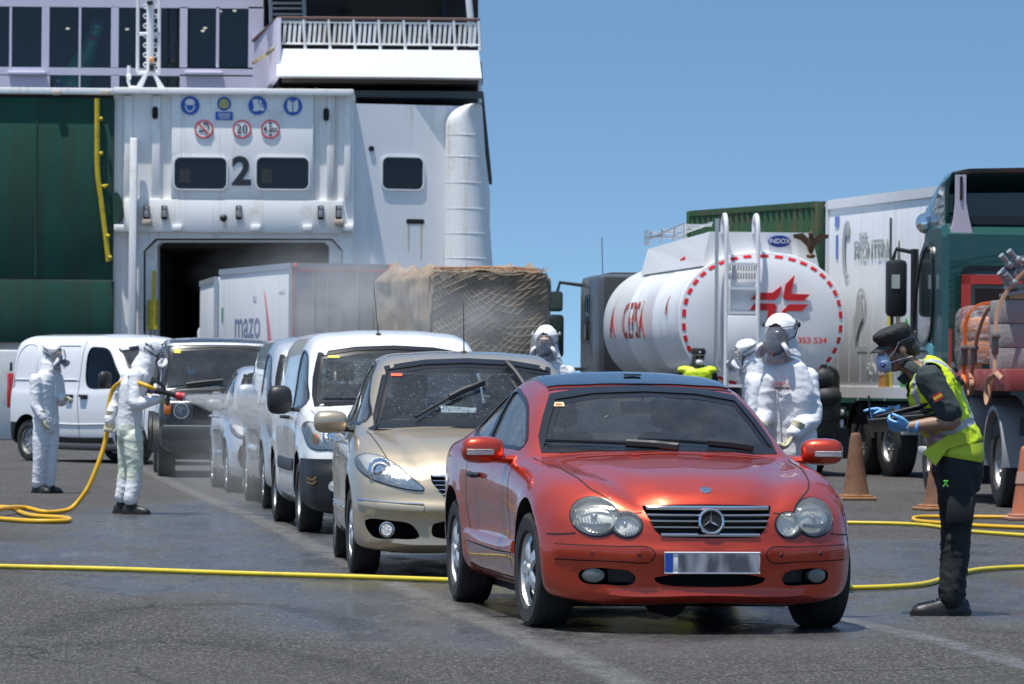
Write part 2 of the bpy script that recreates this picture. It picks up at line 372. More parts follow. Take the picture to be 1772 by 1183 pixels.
class Surf:
    'throws outlines onto a body surface'
    def __init__(s, mb):
        s.bvh = BVHTree.FromPolygons([Vector(v) for v in mb.v], [list(f) for f in mb.f])
    def hit(s, view, a, b):
        'view f: (x,z) from the front; b: from behind; l / r: (y,z) from -x / +x; t: (x,y) from above'
        o, d = {'f': ((a, -3, b), (0, 1, 0)), 'b': ((a, 9, b), (0, -1, 0)), 'l': ((-3, a, b), (1, 0, 0)), 'r': ((3, a, b), (-1, 0, 0)), 't': ((a, b, 4), (0, 0, -1))}[view]
        h = s.bvh.ray_cast(Vector(o), Vector(d))
        if h[0] is None and view in 'fblr':
            for k in range(1, 30):
                h = s.bvh.ray_cast(Vector((o[0], o[1], o[2] - .012 * k)), Vector(d))
                if h[0] is not None: break
        if h[0] is None:
            q = {'f': (a, .2, b), 'b': (a, 4, b), 'l': (-.8, a, b), 'r': (.8, a, b), 't': (a, b, 1)}[view]
            h = s.bvh.find_nearest(Vector(q))
        n = h[1]
        if n.dot(Vector(d)) > 0: n = -n
        return h[0], n
    def patch(s, view, outline, off=.003, rings=6, thick=0, bulge=0, mb=None, skip=0):
        'a sheet following the body inside the outline; bulge domes it outward'
        mb = mb or MB(); O = np.array(outline, float); c = O.mean(0); n = len(O); rs = []
        for i in range(rings + 1 - skip):
            k = 1 - i / (rings + 1); ring = []
            for p in O:
                q = c + (p - c) * k; h, nn_ = s.hit(view, q[0], q[1]); ring.append(h + nn_ * (off + bulge * (1 - k * k)))
            rs.append(ring)
        vs = [p for r in rs for p in r]; fs = []
        for i in range(len(rs) - 1):
            for j in range(n):
                k = (j + 1) % n; fs.append((i * n + j, i * n + k, (i + 1) * n + k, (i + 1) * n + j))
        if not skip: fs.append([(len(rs) - 1) * n + j for j in range(n)])
        if thick:
            m = len(vs); low = []
            for p in O:
                h, nn_ = s.hit(view, p[0], p[1]); low.append(h + nn_ * (off - thick))
            vs += low; fs += [(j, m + j, m + (j + 1) % n, (j + 1) % n) for j in range(n)]
        return mb.add(vs, fs)
    def band(s, view, outer, inner, off=.004, sub=2, mb=None):
        mb = mb or MB(); n = len(outer); rs = []
        for i in range(sub + 1):
            k = i / sub; rs.append([])
            for p, q in zip(outer, inner):
                h, nn_ = s.hit(view, p[0] * (1 - k) + q[0] * k, p[1] * (1 - k) + q[1] * k); rs[-1].append(h + nn_ * off)
        rs = [[h - Vector((0, 0, 0)) for h in r] for r in rs]
        return mb.rings(rs, None, cap0=False, cap1=False)
    def line(s, view, pts, w=.006, off=.003, mb=None, round_=0, n=12):
        'seam, or with round_ a raised moulding of that height'
        mb = mb or MB(); Q = bez(pts, n) if len(pts) > 2 else np.array([np.array(pts[0]) * (1 - t) + np.array(pts[1]) * t for t in np.linspace(0, 1, 12)])
        H = [s.hit(view, q[0], q[1]) for q in Q]; rs = []
        for i, (h, nn_) in enumerate(H):
            a = H[max(0, i - 1)][0]; b = H[min(len(H) - 1, i + 1)][0]; t = (b - a); t = t.normalized() if t.length > 1e-9 else Vector((0, 0, 1)); sdv = t.cross(nn_).normalized()
            if round_: rs.append([h + sdv * w / 2 - nn_ * .004, h + sdv * w / 2 + nn_ * round_ * .6, h + sdv * w * .25 + nn_ * round_, h - sdv * w * .25 + nn_ * round_, h - sdv * w / 2 + nn_ * round_ * .6, h - sdv * w / 2 - nn_ * .004])
            else: rs.append([h + sdv * w / 2 + nn_ * off, h - sdv * w / 2 + nn_ * off])
        if round_: return mb.rings(rs)
        return mb.rings(rs, None, closed=False, cap0=False, cap1=False)
def mir(pts): return [(-a, b) for a, b in pts]
def inset(o, d):
    'move a closed outline inward by d'
    O = np.array(o, float); a = np.roll(O, 1, 0); b = np.roll(O, -1, 0); t = b - a; t /= np.linalg.norm(t, axis=1)[:, None] + 1e-9
    nrm = np.stack([-t[:, 1], t[:, 0]], 1); area = .5 * np.sum(O[:, 0] * np.roll(O[:, 1], -1) - np.roll(O[:, 0], -1) * O[:, 1])
    return [tuple(p) for p in O + nrm * d * (1 if area > 0 else -1)]

def wheel(parent, x, y, Rr, width, side, spokes=5, kind='alloy', steer=0, rimR=None, cap=None):
    'tyre with its rim; side -1 faces -x'
    rimR = rimR or Rr * .66; hw = width / 2
    o = MB(); pr = [(rimR * .97, -hw * .8), (rimR * 1.03, -hw * .97), (Rr * .90, -hw), (Rr * .965, -hw * .9), (Rr, -hw * .68), (Rr, -hw * .3), (Rr * .992, -hw * .28), (Rr * .992, -hw * .2), (Rr, -hw * .18), (Rr, hw * .18), (Rr * .992, hw * .2), (Rr * .992, hw * .28), (Rr, hw * .3), (Rr, hw * .68), (Rr * .965, hw * .9), (Rr * .90, hw), (rimR * 1.03, hw * .97), (rimR * .97, hw * .8)]
    Mx = Matrix.Rotation(R(90) * side, 4, 'Y')     # +z of the lathe goes outward
    o.lathe(pr, 48, Mx, close=True)
    t = o.build('wheel', RUBBER, parent, 30); t.location = (x, y, Rr * .985); t.rotation_euler = (0, 0, R(steer))
    r = MB(); zf = hw * .72
    r.lathe([(rimR, -hw * .7), (rimR * 1.0, zf), (rimR * .955, zf + .012), (rimR * .93, zf - .004), (rimR * .9, zf - .05), (rimR * .88, -hw * .7)], 48, Mx, close=True)
    if kind == 'alloy':
        for k in range(spokes):
            A = Mx @ Matrix.Rotation(2 * math.pi * k / spokes + .3, 4, 'Z')
            rr = []
            for q, wd, z, th in ((rimR * .10, .24, zf + .012, .03), (rimR * .3, .20, zf + .022, .03), (rimR * .6, .19, zf + .020, .026), (rimR * .93, .30, zf - .006, .03)):
                wd = wd * rimR; rr.append([(q, -wd, z - .012), (q, -wd * .6, z), (q, wd * .6, z), (q, wd, z - .012), (q, wd * .6, z - th), (q, -wd * .6, z - th)])
            r.rings(rr, A)
        r.lathe([(.0005, zf + .026), (rimR * .15, zf + .024), (rimR * .2, zf - .01)], 20, Mx)
    else:
        r.lathe([(.001, zf - .02), (rimR * .3, zf - .015), (rimR * .4, zf - .03), (rimR * .75, zf - .02), (rimR * .9, zf - .03)], 32, Mx)
        for k in range(8):
            A = Mx @ Matrix.Rotation(2 * math.pi * k / 8, 4, 'Z'); r.box((rimR * .6, 0, zf - .02), (rimR * .3, .035, .02), A, .006)
    rim = r.build('rim', ALLOY if kind == 'alloy' else STEEL, t, 30)
    d = MB(); d.lathe([(.001, -.01), (rimR * .82, -.01), (rimR * .82, -.04), (.001, -.04)], 24, Mx); d.build('brake_disc', mat('brake_disc', (.1, .09, .085), .5, .6), t)
    return t
def seat(parent, x, y, z=.30, name='seat', back=25, h=.62, col=None):
    m = MB(); m.box((x, y, z + .07), (.48, .50, .16), None, .05)
    T = rot(-back, 0, 0, (x, y + .22, z + .12)); m.box((0, 0, h / 2), (.46, .12, h), T, .055)
    o = m.build(name, col or SEAT, parent)
    q = MB(); q.box((0, .0, h + .13), (.27, .10, .19), T, .045); q.tube([(-.06, 0, h - .03), (-.06, 0, h + .06)], .008, 6, T); q.tube([(.06, 0, h - .03), (.06, 0, h + .06)], .008, 6, T)
    q.build('headrest', col or SEAT, o); return o
def steering_wheel(parent, x, y, z, r=.19, tilt=65):
    m = MB(); T = rot(tilt, 0, 0, (x, y, z)); m.tube([(r * math.cos(a), r * math.sin(a), 0) for a in np.linspace(0, 2 * math.pi, 33)[:-1]], .016, 8, T, loop=True)
    for a in (0, 180, 270): m.tube([(0, 0, -.02), (r * math.cos(R(a)), r * math.sin(R(a)), 0)], .016, 6, T)
    m.ell((0, 0, -.01), (.07, .06, .03), T); return m.build('steering_wheel', INTER, parent)
def mirror(parent, side, x, y, z, w, h, d, body, yaw=0, arm=.10, name='mirror', lamp=False, armm=None):
    'door mirror: rounded housing on an arm; glass looks to the rear'
    m = MB(); s = side; rs = []
    for k, (f, g) in enumerate(((0, .35), (.04, .66), (.12, .86), (.3, .98), (.6, 1.0), (.82, .93), (.94, .75), (1, .4))):
        ring = []
        for q in range(16):
            a = 2 * math.pi * q / 16; ca, sa = math.cos(a), math.sin(a)
            yy = d / 2 * g * (abs(ca) ** .75) * (1 if ca > 0 else -1) * (1.0 if ca < 0 else .45); zz = h / 2 * g * (abs(sa) ** .8) * (1 if sa > 0 else -1)
            ring.append((s * (f * w - w * .15), yy, zz))
        rs.append(ring)
    T = rot(0, 0, yaw, (x, y, z)); m.rings(rs, T); o = m.build(name, body, parent, 50)
    a = MB(); a.tube([(-s * arm, .02, -h * .35), (0, .02, -h * .32), (s * w * .25, .02, -h * .25)], [.055, .042, .04] if armm else [.032, .028, .03], 8, T, flat=.6); a.build('mirror_arm', armm or BLACK, o)
    g = MB(); g.box((s * w * .36, d * .225 + .003, 0), (w * .78, .006, h * .72), T, .002); g.build('mirror_glass', CHROME, o)
    if lamp:
        l = MB(); l.rings([[(s * (w * fx), -d * .5 * dy + dz, h * (zz - .08)) for zz, dz in ((-.11, 0), (-.09, -.006), (.09, -.006), (.11, 0))] for fx, dy in ((.15, .93), (.3, 1.0), (.5, 1.02), (.65, .99), (.8, .85))], T)
        l.build('turn_signal', SIGL, o)
    return o
def wiper(surf, parent, pts, base, blade=.55, off=.03, thick=1):
    'arm and blade lying on the windscreen; pts are (x,z) along it in the front view'
    Q = bez(pts, 5); path = []
    for q in Q:
        h, n = surf.hit('f', q[0], q[1]); path.append(h + n * off)
    k = int(len(path) * (1 - blade)); m = MB(); m.tube(path[:k + 3], .011 * thick, 6); o = m.build('wiper', TRIM, parent)
    b = MB(); b.tube([p for p in path[k:]], .016 * thick, 6, flat=1.5); b.build('wiper_blade', BLACK, o); return o
def plate(parent, T, chars=None, blur=False, w=.52, h=.11, band=True):
    m = MB(); m.box((0, 0, 0), (w, .008, h), T, .003); o = m.build('number_plate', PLATEW, parent)
    f = MB(); f.tube([(-w / 2, -.004, -h / 2), (w / 2, -.004, -h / 2), (w / 2, -.004, h / 2), (-w / 2, -.004, h / 2)], .004, 5, T, loop=True); f.build('plate_rim', BLACK if not blur else WHITEPL, o)
    if band:
        b = MB(); b.box((-w / 2 + .024, -.005, 0), (.04, .004, h * .9), T); b.build('plate_band', BLUEP, o)
    if chars: text('plate_characters', chars, h * .95, INK, o, T @ Matrix.Translation((.02, -.006, 0)), .002, .8, .0015)
    return o
def cabin_cut(shell, y0, y1, zf, dx=.05, dz=.045, n=40):
    ys = np.linspace(y0, y1, n)
    def xf(ys, H):
        H = H.copy(); top = H[:, :, 1].max(1, keepdims=True) - dz
        H[:, :, 0] = np.clip(H[:, :, 0] - dx, 0, None); H[:, :, 1] = np.clip(H[:, :, 1] - dz, zf, None)
        return H
    c = Shell.__new__(Shell); c.__dict__.update(shell.__dict__)
    H, B = shell.half(ys); H = xf(ys, H)
    # walk each half ring, dropping the part squeezed flat on the floor
    mb = MB(); rs = []
    for i in range(n):
        P_ = H[i]; m = P_.shape[0]; xs = np.concatenate([P_[:, 0], -P_[-2:0:-1, 0]]); zs = np.concatenate([P_[:, 1], P_[-2:0:-1, 1]])
        low = zs <= zf + 1e-6
        xs = np.where(low, xs * .97, xs)
        y = ys[i] + B[i] * np.abs(xs / shell.W) ** shell.pw
        zs = np.where(low, zs + np.abs(xs) * .001, zs)
        rs.append([(float(a), float(b), float(c_)) for a, b, c_ in zip(xs, y, zs)])
    return mb.rings(rs)
def well(mb, x0, x1, y, z, r):
    for s in (-1, 1): mb.lathe([(r, x0), (r, x1)], 40, Matrix.Translation((0, y, z)) @ Matrix.Rotation(R(90) * s, 4, 'Y'))
    return mb

def sec(zb, xb, xs, zs, xw, zw, xh, zh, x5, z5, x6, z6, x7, z7, z8): return [(0, zb), (xb, zb), (xs, zs), (xw, zw), (xh, zh), (x5, z5), (x6, z6), (x7, z7), (0, z8)]
def dens(o, k=4): return [tuple(np.array(o[i]) * (1 - j / k) + np.array(o[(i + 1) % len(o)]) * j / k) for i in range(len(o)) for j in range(k)]
def tup(a): return [tuple(q) for q in a]
def car(name, label, pnt, st, W, nose, tail, wheels, ws, sws, rw, cabin, wsg=None, sideg=None, detail=None, recess=(), cat='car', surround=.03, group='cars queuing for disinfection', step=.045, seats=(), dash=None, frit=.03, kind='alloy', spokes=5, steer=0, wellr=1.19):
    wsg = wsg or WSCREEN; sideg = sideg or WETGLASS
    sh = Shell(st, W, nose, tail, detail, step=step, nseg=6); mb = sh.mesh(); S = Surf(mb)
    t = empty(name, label=label, cat=cat, group=group); body = mb.build('body', pnt, t, 40)
    ya, yb, Rw, ww, xw = wheels
    boolean(body, cabin_cut(sh, *cabin), INTER)
    c = MB(); xi = xw - ww / 2 - .09; well(c, xi, 1.4, ya, Rw + .015, Rw * wellr); well(c, xi, 1.4, yb, Rw + .015, Rw * wellr); boolean(body, c, DARK)
    c = MB(); c.prism(ws, -.6, cabin[0] + .9, 'y'); boolean(body, c, TRIM)
    for o in sws: c = MB(); c.prism(tup(o), -1.4, 1.4, 'x'); boolean(body, c, TRIM)
    if rw: c = MB(); c.prism(rw, sh.L - .9, sh.L + .6, 'y'); boolean(body, c, TRIM)
    if recess:
        c = MB()
        for o, dp in recess: c.prism(tup(o), -.6, dp, 'y')
        boolean(body, c, DARK)
    body.data.set_sharp_from_angle(angle=R(40))
    g = S.patch('f', ws, -.006, 7).build('windscreen', wsg, t, 60)
    S.band('f', inset(ws, -surround), inset(ws, .004), .003, 3).build('windscreen_surround', TRIM, g, 60)
    S.band('f', inset(ws, -.001), inset(ws, frit), -.004, 2).build('shade_band', TRIM, g, 60)
    for o in sws:
        for s in 'lr':
            q = S.patch(s, tup(o), -.008, 5).build('side_window', sideg, t, 60); S.band(s, inset(tup(o), -.016), inset(tup(o), .004), .003, 2).build('window_seal', TRIM, q, 60)
    if rw: S.patch('b', rw, -.006, 5).build('rear_window', sideg, t, 60)
    for s in (-1, 1):
        wheel(t, s * xw, ya, Rw, ww, s, spokes, kind, steer); wheel(t, s * xw, yb, Rw, ww, s, spokes, kind)
    for x, y, z in seats: seat(t, x, y, z)
    if dash: m = MB(); m.prism([(dash[0], dash[1] - .25), (dash[0], dash[1]), (dash[0] + .3, dash[1] + .02), (dash[0] + .5, dash[1] - .04), (dash[0] + .55, dash[1] - .25)], -W * .76, W * .76, 'x'); m.build('dashboard', INTER, t)
    m = MB(); m.box((0, (ya + yb) / 2, Rw * .75), (W * 1.5, yb - ya + .6, .1)); m.build('underbody', DARK, t)
    return t, S, body

def split_faces(body, cond, name, mt, parent, planes=()):
    'turn the part of a body where cond(centre) holds into a part of its own'
    me = body.data; bm = bmesh.new(); bm.from_mesh(me)
    for co, no in planes: bmesh.ops.bisect_plane(bm, geom=bm.verts[:] + bm.edges[:] + bm.faces[:], plane_co=co, plane_no=no)
    b2 = bm.copy()
    bmesh.ops.delete(bm, geom=[f for f in bm.faces if cond(f.calc_center_median()) and f.material_index == 0], context='FACES')
    bmesh.ops.delete(b2, geom=[f for f in b2.faces if not (cond(f.calc_center_median()) and f.material_index == 0)], context='FACES')
    bm.to_mesh(me); bm.free(); isl = islands(b2); n = len(b2.verts); big = [c for c in isl if len(c) > .06 * n][:6]; o = None
    for k, c in enumerate(big):
        b3 = b2.copy(); b3.verts.ensure_lookup_table(); b2.verts.index_update(); ids = {v.index for v in c}
        bmesh.ops.delete(b3, geom=[v for v in b3.verts if v.index not in ids], context='VERTS'); m2 = bpy.data.meshes.new(name); b3.to_mesh(m2); b3.free(); o = link_mesh(name, m2, mt, parent, 40)
    b2.free(); return o
# ---------------------------------------------------------------- ground
def ground():
    m = bpy.data.materials.new('asphalt'); m.use_nodes = True; nt = m.node_tree; b = nt.nodes['Principled BSDF']; v = coords(nt)
    fine = noise_n(nt, coords(nt, (1, .35, 1)), 75, 3, .75); big = noise_n(nt, v, .35, 6, .6); mid = noise_n(nt, coords(nt, (1, .25, 1)), 1.6, 6, .65)
    vo = nn(nt, 'TexVoronoi'); vo.inputs['Scale'].default_value = 85; nt.links.new(coords(nt, (1, .45, 1)), vo.inputs['Vector']); vs_ = nn(nt, 'SeparateColor'); nt.links.new(vo.outputs['Color'], vs_.inputs[0]); stone = ramp(nt, vs_.outputs[0], [(0, (.020, .020, .020)), (.45, (.062, .059, .055)), (.80, (.108, .102, .094)), (.93, (.27, .26, .25))])
    c = ramp(nt, fine, [(.36, (.018, .018, .018)), (.5, (.066, .065, .063)), (.64, (.205, .195, .18))])
    c = mixc(nt, .62, c, stone); oil = noise_n(nt, coords(nt, (1, .5, 1)), .9, 7, .7); c = mixc(nt, ramp(nt, oil, [(.60, 0), (.72, .55)]), c, (.022, .021, .021))
    c = mixc(nt, ramp(nt, big, [(.35, 0), (.7, .35)]), c, (.115, .108, .10)); c = mixc(nt, ramp(nt, mid, [(.45, 0), (.75, .35)]), c, (.045, .045, .047))
    # hairline cracks
    vc = nn(nt, 'TexVoronoi', feature='DISTANCE_TO_EDGE'); vc.inputs['Scale'].default_value = .16; wv = nn(nt, 'VectorMath', operation='ADD'); nz = nn(nt, 'TexNoise'); nz.inputs['Scale'].default_value = .7; nz.inputs['Detail'].default_value = 7; nt.links.new(v, nz.inputs['Vector']); nt.links.new(v, wv.inputs[0]); nt.links.new(nz.outputs['Color'], wv.inputs[1]); nt.links.new(wv.outputs[0], vc.inputs['Vector'])
    c = mixc(nt, ramp(nt, vc.outputs['Distance'], [(.0015, .6), (.004, 0)]), c, (.018, .018, .018))
    geo = nn(nt, 'NewGeometry'); sp = nn(nt, 'SeparateXYZ'); nt.links.new(geo.outputs['Position'], sp.inputs[0])
    return m, nt, b, v, c, fine, sp
def math2(nt, op, a, b=None, clamp=False):
    n = nn(nt, 'Math', operation=op, use_clamp=clamp)
    for i, q in enumerate((a, b)):
        if q is None: continue
        if hasattr(q, 'is_output'): nt.links.new(q, n.inputs[i])
        else: n.inputs[i].default_value = q
    return n.outputs[0]
def blob(nt, sp, x, y, rx, ry, soft=.5):
    'soft-edged elliptical stain round a place on the ground'
    a = math2(nt, 'DIVIDE', math2(nt, 'SUBTRACT', sp.outputs[0], x), rx); c = math2(nt, 'DIVIDE', math2(nt, 'SUBTRACT', sp.outputs[1], y), ry)
    d = math2(nt, 'ADD', math2(nt, 'POWER', math2(nt, 'ABSOLUTE', a), 2.0), math2(nt, 'POWER', math2(nt, 'ABSOLUTE', c), 2.0))
    return ramp(nt, d, [(1 - soft, 1), (1.0, 0)])
asph, nt, b, v, c, fine, sp = ground()
wet = None
for x, y, rx, ry in ((3.3, 27.8, 3.6, 4.2), (3.6, 35, 2.6, 3.0), (.4, 25.5, 2.4, 4.5), (-1.3, 31, 2.2, 6), (4.5, 30, 4, 6), (-2.6, 41, 2.0, 8), (-3.0, 33.5, 2.6, 2.2)):
    k = blob(nt, sp, x, y, rx, ry, .7); wet = k if wet is None else math2(nt, 'MAXIMUM', wet, k)
wn = ramp(nt, noise_n(nt, coords(nt, (.6, .22, 1)), 2.2, 6, .65), [(.31, 0), (.55, 1)])
wet = math2(nt, 'MULTIPLY', wet, wn)
c = mixc(nt, math2(nt, 'MULTIPLY', wet, .40), c, (.018, .020, .026))
nt.links.new(c, b.inputs['Base Color'])
nt.links.new(ramp(nt, wet, [(0, .2), (.6, .5)]), b.inputs['Specular IOR Level'])
nt.links.new(ramp(nt, wet, [(0, .85), (.5, .36), (1, .15)]), b.inputs['Roughness'])
bp = nn(nt, 'Bump'); nt.links.new(ramp(nt, wet, [(0, 1), (1, .45)]), bp.inputs['Strength']); bp.inputs['Distance'].default_value = .024
nt.links.new(noise_n(nt, v, 60, 4, .7), bp.inputs['Height']); nt.links.new(bp.outputs[0], b.inputs['Normal'])
mb = MB(); mb.add([(-2500, -60, 0), (2500, -60, 0), (2500, 5000, 0), (-2500, 5000, 0)], [(0, 1, 2, 3)])
tag(mb.build('ground', asph, None, 0), kind='structure')
# ---------------------------------------------------------------- the ferry, its stern to the quay
SW = mat('ship_white', (.84, .84, .83), .45, var=.03, vs=1.2, dirt=((.40, .30, .18), 1.4, .18, .45), streak=((.46, .36, .25), 3.2, .20))
SWB = mat('ship_white_bright', (.78, .79, .80), .4, var=.03, vs=1)
SLIL = mat('ship_lilac_white', (.56, .54, .66), .5, var=.05, vs=1)
SGREEN = mat('ship_green_door', (.022, .080, .060), .8, var=.3, vs=.8, streak=((.045, .03, .026), 1.0, .5), spec=.15)
SYEL = mat('hydraulic_yellow', (.55, .42, .02), .45, dirt=((.12, .08, .03), 5, .3, .6))
SDARK = mat('ship_dark_recess', (.035, .032, .036), .8, var=.2, vs=.7)
SBROWN = mat('ship_brown_recess', (.075, .055, .05), .8, var=.2)
RUST = mat('rust_stain', (.30, .17, .06), .8)
SGLASS = glass('ship_window_glass', (.82, .85, .86), .8, .02)
INKB = mat('number_ink', (.018, .024, .034), .5)
BLUES = mat('sign_blue', (.02, .12, .48), .4); REDS = mat('sign_red', (.6, .02, .03), .4); WHITES = mat('sign_white', (.78, .78, .78), .4); YELS = mat('sign_yellow', (.7, .6, .03), .4)
YS = 125.0
def rb(mb, x0, y0, x1, y1, Y, dep, bev=0, M=None):
    'block whose front face spans these sight lines at distance Y'
    c = P((x0 + x1) / 2, (y0 + y1) / 2, Y); return mb.box((c.x, Y + dep / 2, c.z), ((x1 - x0) / F * Y, dep, (y1 - y0) / F * Y), M, bev)
def px2(pts, Y): return [(lambda v: (v.x, v.z))(P(a, b, Y)) for a, b in pts]
def rpx(x0, y0, x1, y1, r, Y): 
    a = P((x0 + x1) / 2, (y0 + y1) / 2, Y); w_, h_ = (x1 - x0) / F * Y / 2, (y1 - y0) / F * Y / 2
    return rrect(a.x - w_, a.x + w_, a.z - h_, a.z + h_, r / F * Y, 5)
def ferry():
    t = empty('ferry', (P(420, 600, YS).x, YS, 0), 0, 'large white ferry with its stern door open to the quay and a green door panel', 'ship')
    inv = Matrix.Translation(-t.location)
    def add(mb, name, m, par=None, ang=30):
        me = mb.mesh(name); o = link_mesh(name, me, m, par or t, ang); me.transform(inv); return o
    def addtext(name, s, size, m, px, py, Y, par, sx=1, bold=0):
        v = P(px, py, Y); o = text(name, s, size, m, par, inv @ Matrix.Translation(v), .01, sx, bold); return o
    # stern frame round the door
    m = MB(); m.prism(px2([(195, 158), (611, 158), (611, 690), (592, 690), (592, 432), (574, 412), (268, 412), (247, 434), (247, 690), (195, 690)], YS), YS, YS + 2.5)
    frame = add(m, 'stern_frame', SW)
    m = MB(); rb(m, 296, 163, 541, 345, YS - .18, .18, .02); rb(m, 213, 345, 592, 402, YS - .18, .18, .02)
    rb(m, 196, 152, 611, 163, YS - .35, .6, .02); add(m, 'raised_panel', SW, frame)
    for q in ((213, 165, 228, 345, .10, .10, .02), (262, 165, 276, 345, .10, .10, .02), (565, 165, 578, 345, .10, .10, .02), (595, 165, 606, 345, .10, .10, .02), (222, 238, 235, 640, .5, .3, .04), (196, 388, 214, 400, .4, .4, .03), (592, 388, 611, 400, .4, .4, .03)):
        m = MB(); rb(m, *q[:4], YS - q[4], q[5], q[6]); add(m, 'stiffener', SW, frame)
    for a, b_ in ((268, 195), (564, 198)): m = MB(); m.prism(rpx(a - 5, b_ - 11, a + 5, b_ + 11, 4.8, YS), YS - .14, YS - .02); add(m, 'slot', DARK, frame)
    for x0, x1 in ((302, 392), (444, 534)):
        o = rpx(x0, 273, x1, 327, 10, YS); m = MB(); m.prism(o, YS - .20, YS - .175); wdo = add(m, 'control_window', mat('dark_window', (.006, .007, .009), .12), t)
        m = MB(); n = len(o); m.rings([[(a, YS - .19, b) for a, b in o], [(a, YS - .23, b) for a, b in o], [(a, YS - .23, b) for a, b in inset(o, -.035)], [(a, YS - .19, b) for a, b in inset(o, -.035)]], loop=True); add(m, 'window_rim', SWB, wdo)
        m = MB(); rb(m, x0 + 8, 292, x0 + 26, 316, YS - .206, .01); add(m, 'blind', mat('window_blind', (.03, .03, .033), .6), wdo)
    addtext('deck_number', '2', 1.13, INKB, 417, 298, YS - .20, t, 1.0, .035)
    # safety signs
    def disc_sign(px, py, r, fill, rim, name='safety_sign'):
        c = P(px, py, YS - .19); rr = r / F * YS; T = Matrix.Translation(c) @ rot(90, 0, 0); m = MB(); m.lathe([(.001, .02), (rr * .98, .02), (rr, .0)], 36, T); s = add(m, name, fill)
        m = MB(); m.lathe([(rr * .86, .022), (rr * .86, .03), (rr, .03), (rr * 1.01, 0)], 36, T, close=True); add(m, 'sign_rim', rim, s); return s, c, rr
    def mark(par, c, rr, pts, mt, dy=-.035, name='pictogram', th=.012):
        m = MB(); m.prism([(c.x + a * rr, c.z + b * rr) for a, b in pts], c.y + dy, c.y + dy + th); return add(m, name, mt, par, 0)
    s, c, r = disc_sign(328, 182, 16, BLUES, BLUES)
    mark(s, c, r, tup(bez([(-.45, .5), (-.5, .15), (-.3, .05), (.3, .05), (.5, .15), (.45, .5), (.2, .68), (-.2, .68)], 4, True)), WHITES)
    m = MB(); q = tup(bez([(-.52, .0), (-.45, -.4), (0, -.75), (.45, -.4), (.52, 0), (.42, -.0), (.36, -.3), (0, -.6), (-.36, -.3), (-.42, 0)], 3, True)); mark(s, c, r, q, WHITES)
    m = MB(); rb(m, 375, 165, 400, 207, YS - .195, .01); bd = add(m, 'sign_backing', WHITES)
    s, c, r = disc_sign(387, 179, 12, BLUES, BLUES); mark(s, c, r, tup(bez([(-.55, -.55), (-.6, .2), (-.3, .6), (.3, .6), (.6, .2), (.55, -.55)], 3, True)), YELS)
    for a in (-.3, 0, .3): mark(s, c, r, [(a - .04, -.5), (a + .04, -.5), (a + .04, .4), (a - .04, .4)], BLUES, -.05)
    m = MB(); rb(m, 372, 193, 402, 207, YS - .215, .01); s = add(m, 'safety_sign', BLUES)
    m = MB(); rb(m, 377, 196, 397, 197.4, YS - .225, .008); rb(m, 376, 199, 398, 200.4, YS - .225, .008); rb(m, 379, 202.5, 396, 204, YS - .225, .008); add(m, 'text_line', WHITES, s)
    s, c, r = disc_sign(445, 182, 16, BLUES, BLUES); mark(s, c, r, [(-.55, .6), (0, .72), (.1, .3), (.35, -.1), (.75, -.35), (.7, -.6), (.2, -.5), (0, -.62), (-.5, -.62), (-.4, -.1)], WHITES); mark(s, c, r, [(.14, .6), (.42, .55), (.42, .2), (.8, -.22), (.45, -.05), (.2, .3)], WHITES)
    s, c, r = disc_sign(506, 183, 16, BLUES, BLUES)
    for k in (-1, 1): mark(s, c, r, [(k * a, b) for a, b in [(.06, -.5), (.06, .3), (.18, .62), (.3, .4), (.36, .7), (.5, .66), (.58, .3), (.62, -.1), (.45, -.6), (.1, -.66)]], WHITES)
    s, c, r = disc_sign(352, 223, 16, WHITES, REDS); mark(s, c, r, [(-.55, -.18), (.3, -.08), (.3, -.2), (-.55, -.3)], INKB); mark(s, c, r, tup(bez([(.0, .45), (.2, .6), (.45, .3), (.4, .05), (.5, .0), (.55, .4), (.25, .75), (-.05, .6)], 3, True)), INKB); mark(s, c, r, [(-.62, .55), (-.5, .65), (.62, -.55), (.5, -.65)], REDS, -.05)
    s, c, r = disc_sign(418, 223, 16, WHITES, REDS); addtext('speed_number', '20', .36, INKB, 418, 223.5, YS - .225, s, .9)
    s, c, r = disc_sign(467, 223, 16, WHITES, REDS); addtext('height_number', '4.2m', .25, INKB, 467, 223, YS - .225, s, .80, .003); mark(s, c, r, [(-.2, .72), (.2, .72), (0, .5)], INKB); mark(s, c, r, [(-.2, -.72), (.2, -.72), (0, -.5)], INKB)
    # cleats and little fittings along the lintel
    for px in (252, 283, 412, 554, 585):
        m = MB(); rb(m, px - 5, 355, px + 5, 379, YS - .35, .3, .03); q = add(m, 'hinge_bracket', DARK); c = P(px + 1, 369, YS - .42)
        m = MB(); m.lathe([(.001, -.10), (.06, -.10), (.075, 0), (.06, .10), (.001, .10)], 14, Matrix.Translation(c)); m.box((c.x, c.y, c.z + .16), (.1, .1, .10), None, .02); add(m, 'roller', STEEL, q)
        if px in (252, 585): m = MB(); rb(m, px - 7, 379, px + 9, 389, YS - .5, .5, .03); add(m, 'bracket_foot', mat('rusty_white', (.5, .42, .33), .7, dirt=((.2, .1, .04), 6, .4)), q)
    c = P(386, 377, YS - .3); m = MB(); m.ell(c, (.11, .11, .11)); m.tube([c, c + Vector((0, .2, 0))], .05); add(m, 'camera_ball', BLACK)
    for px in (306, 442, 532): m = MB(); rb(m, px - 9, 389, px + 8, 400, YS - .30, .13, .03); add(m, 'lintel_plate', SWB)  # plain white plates fixed to the lintel, not lamps
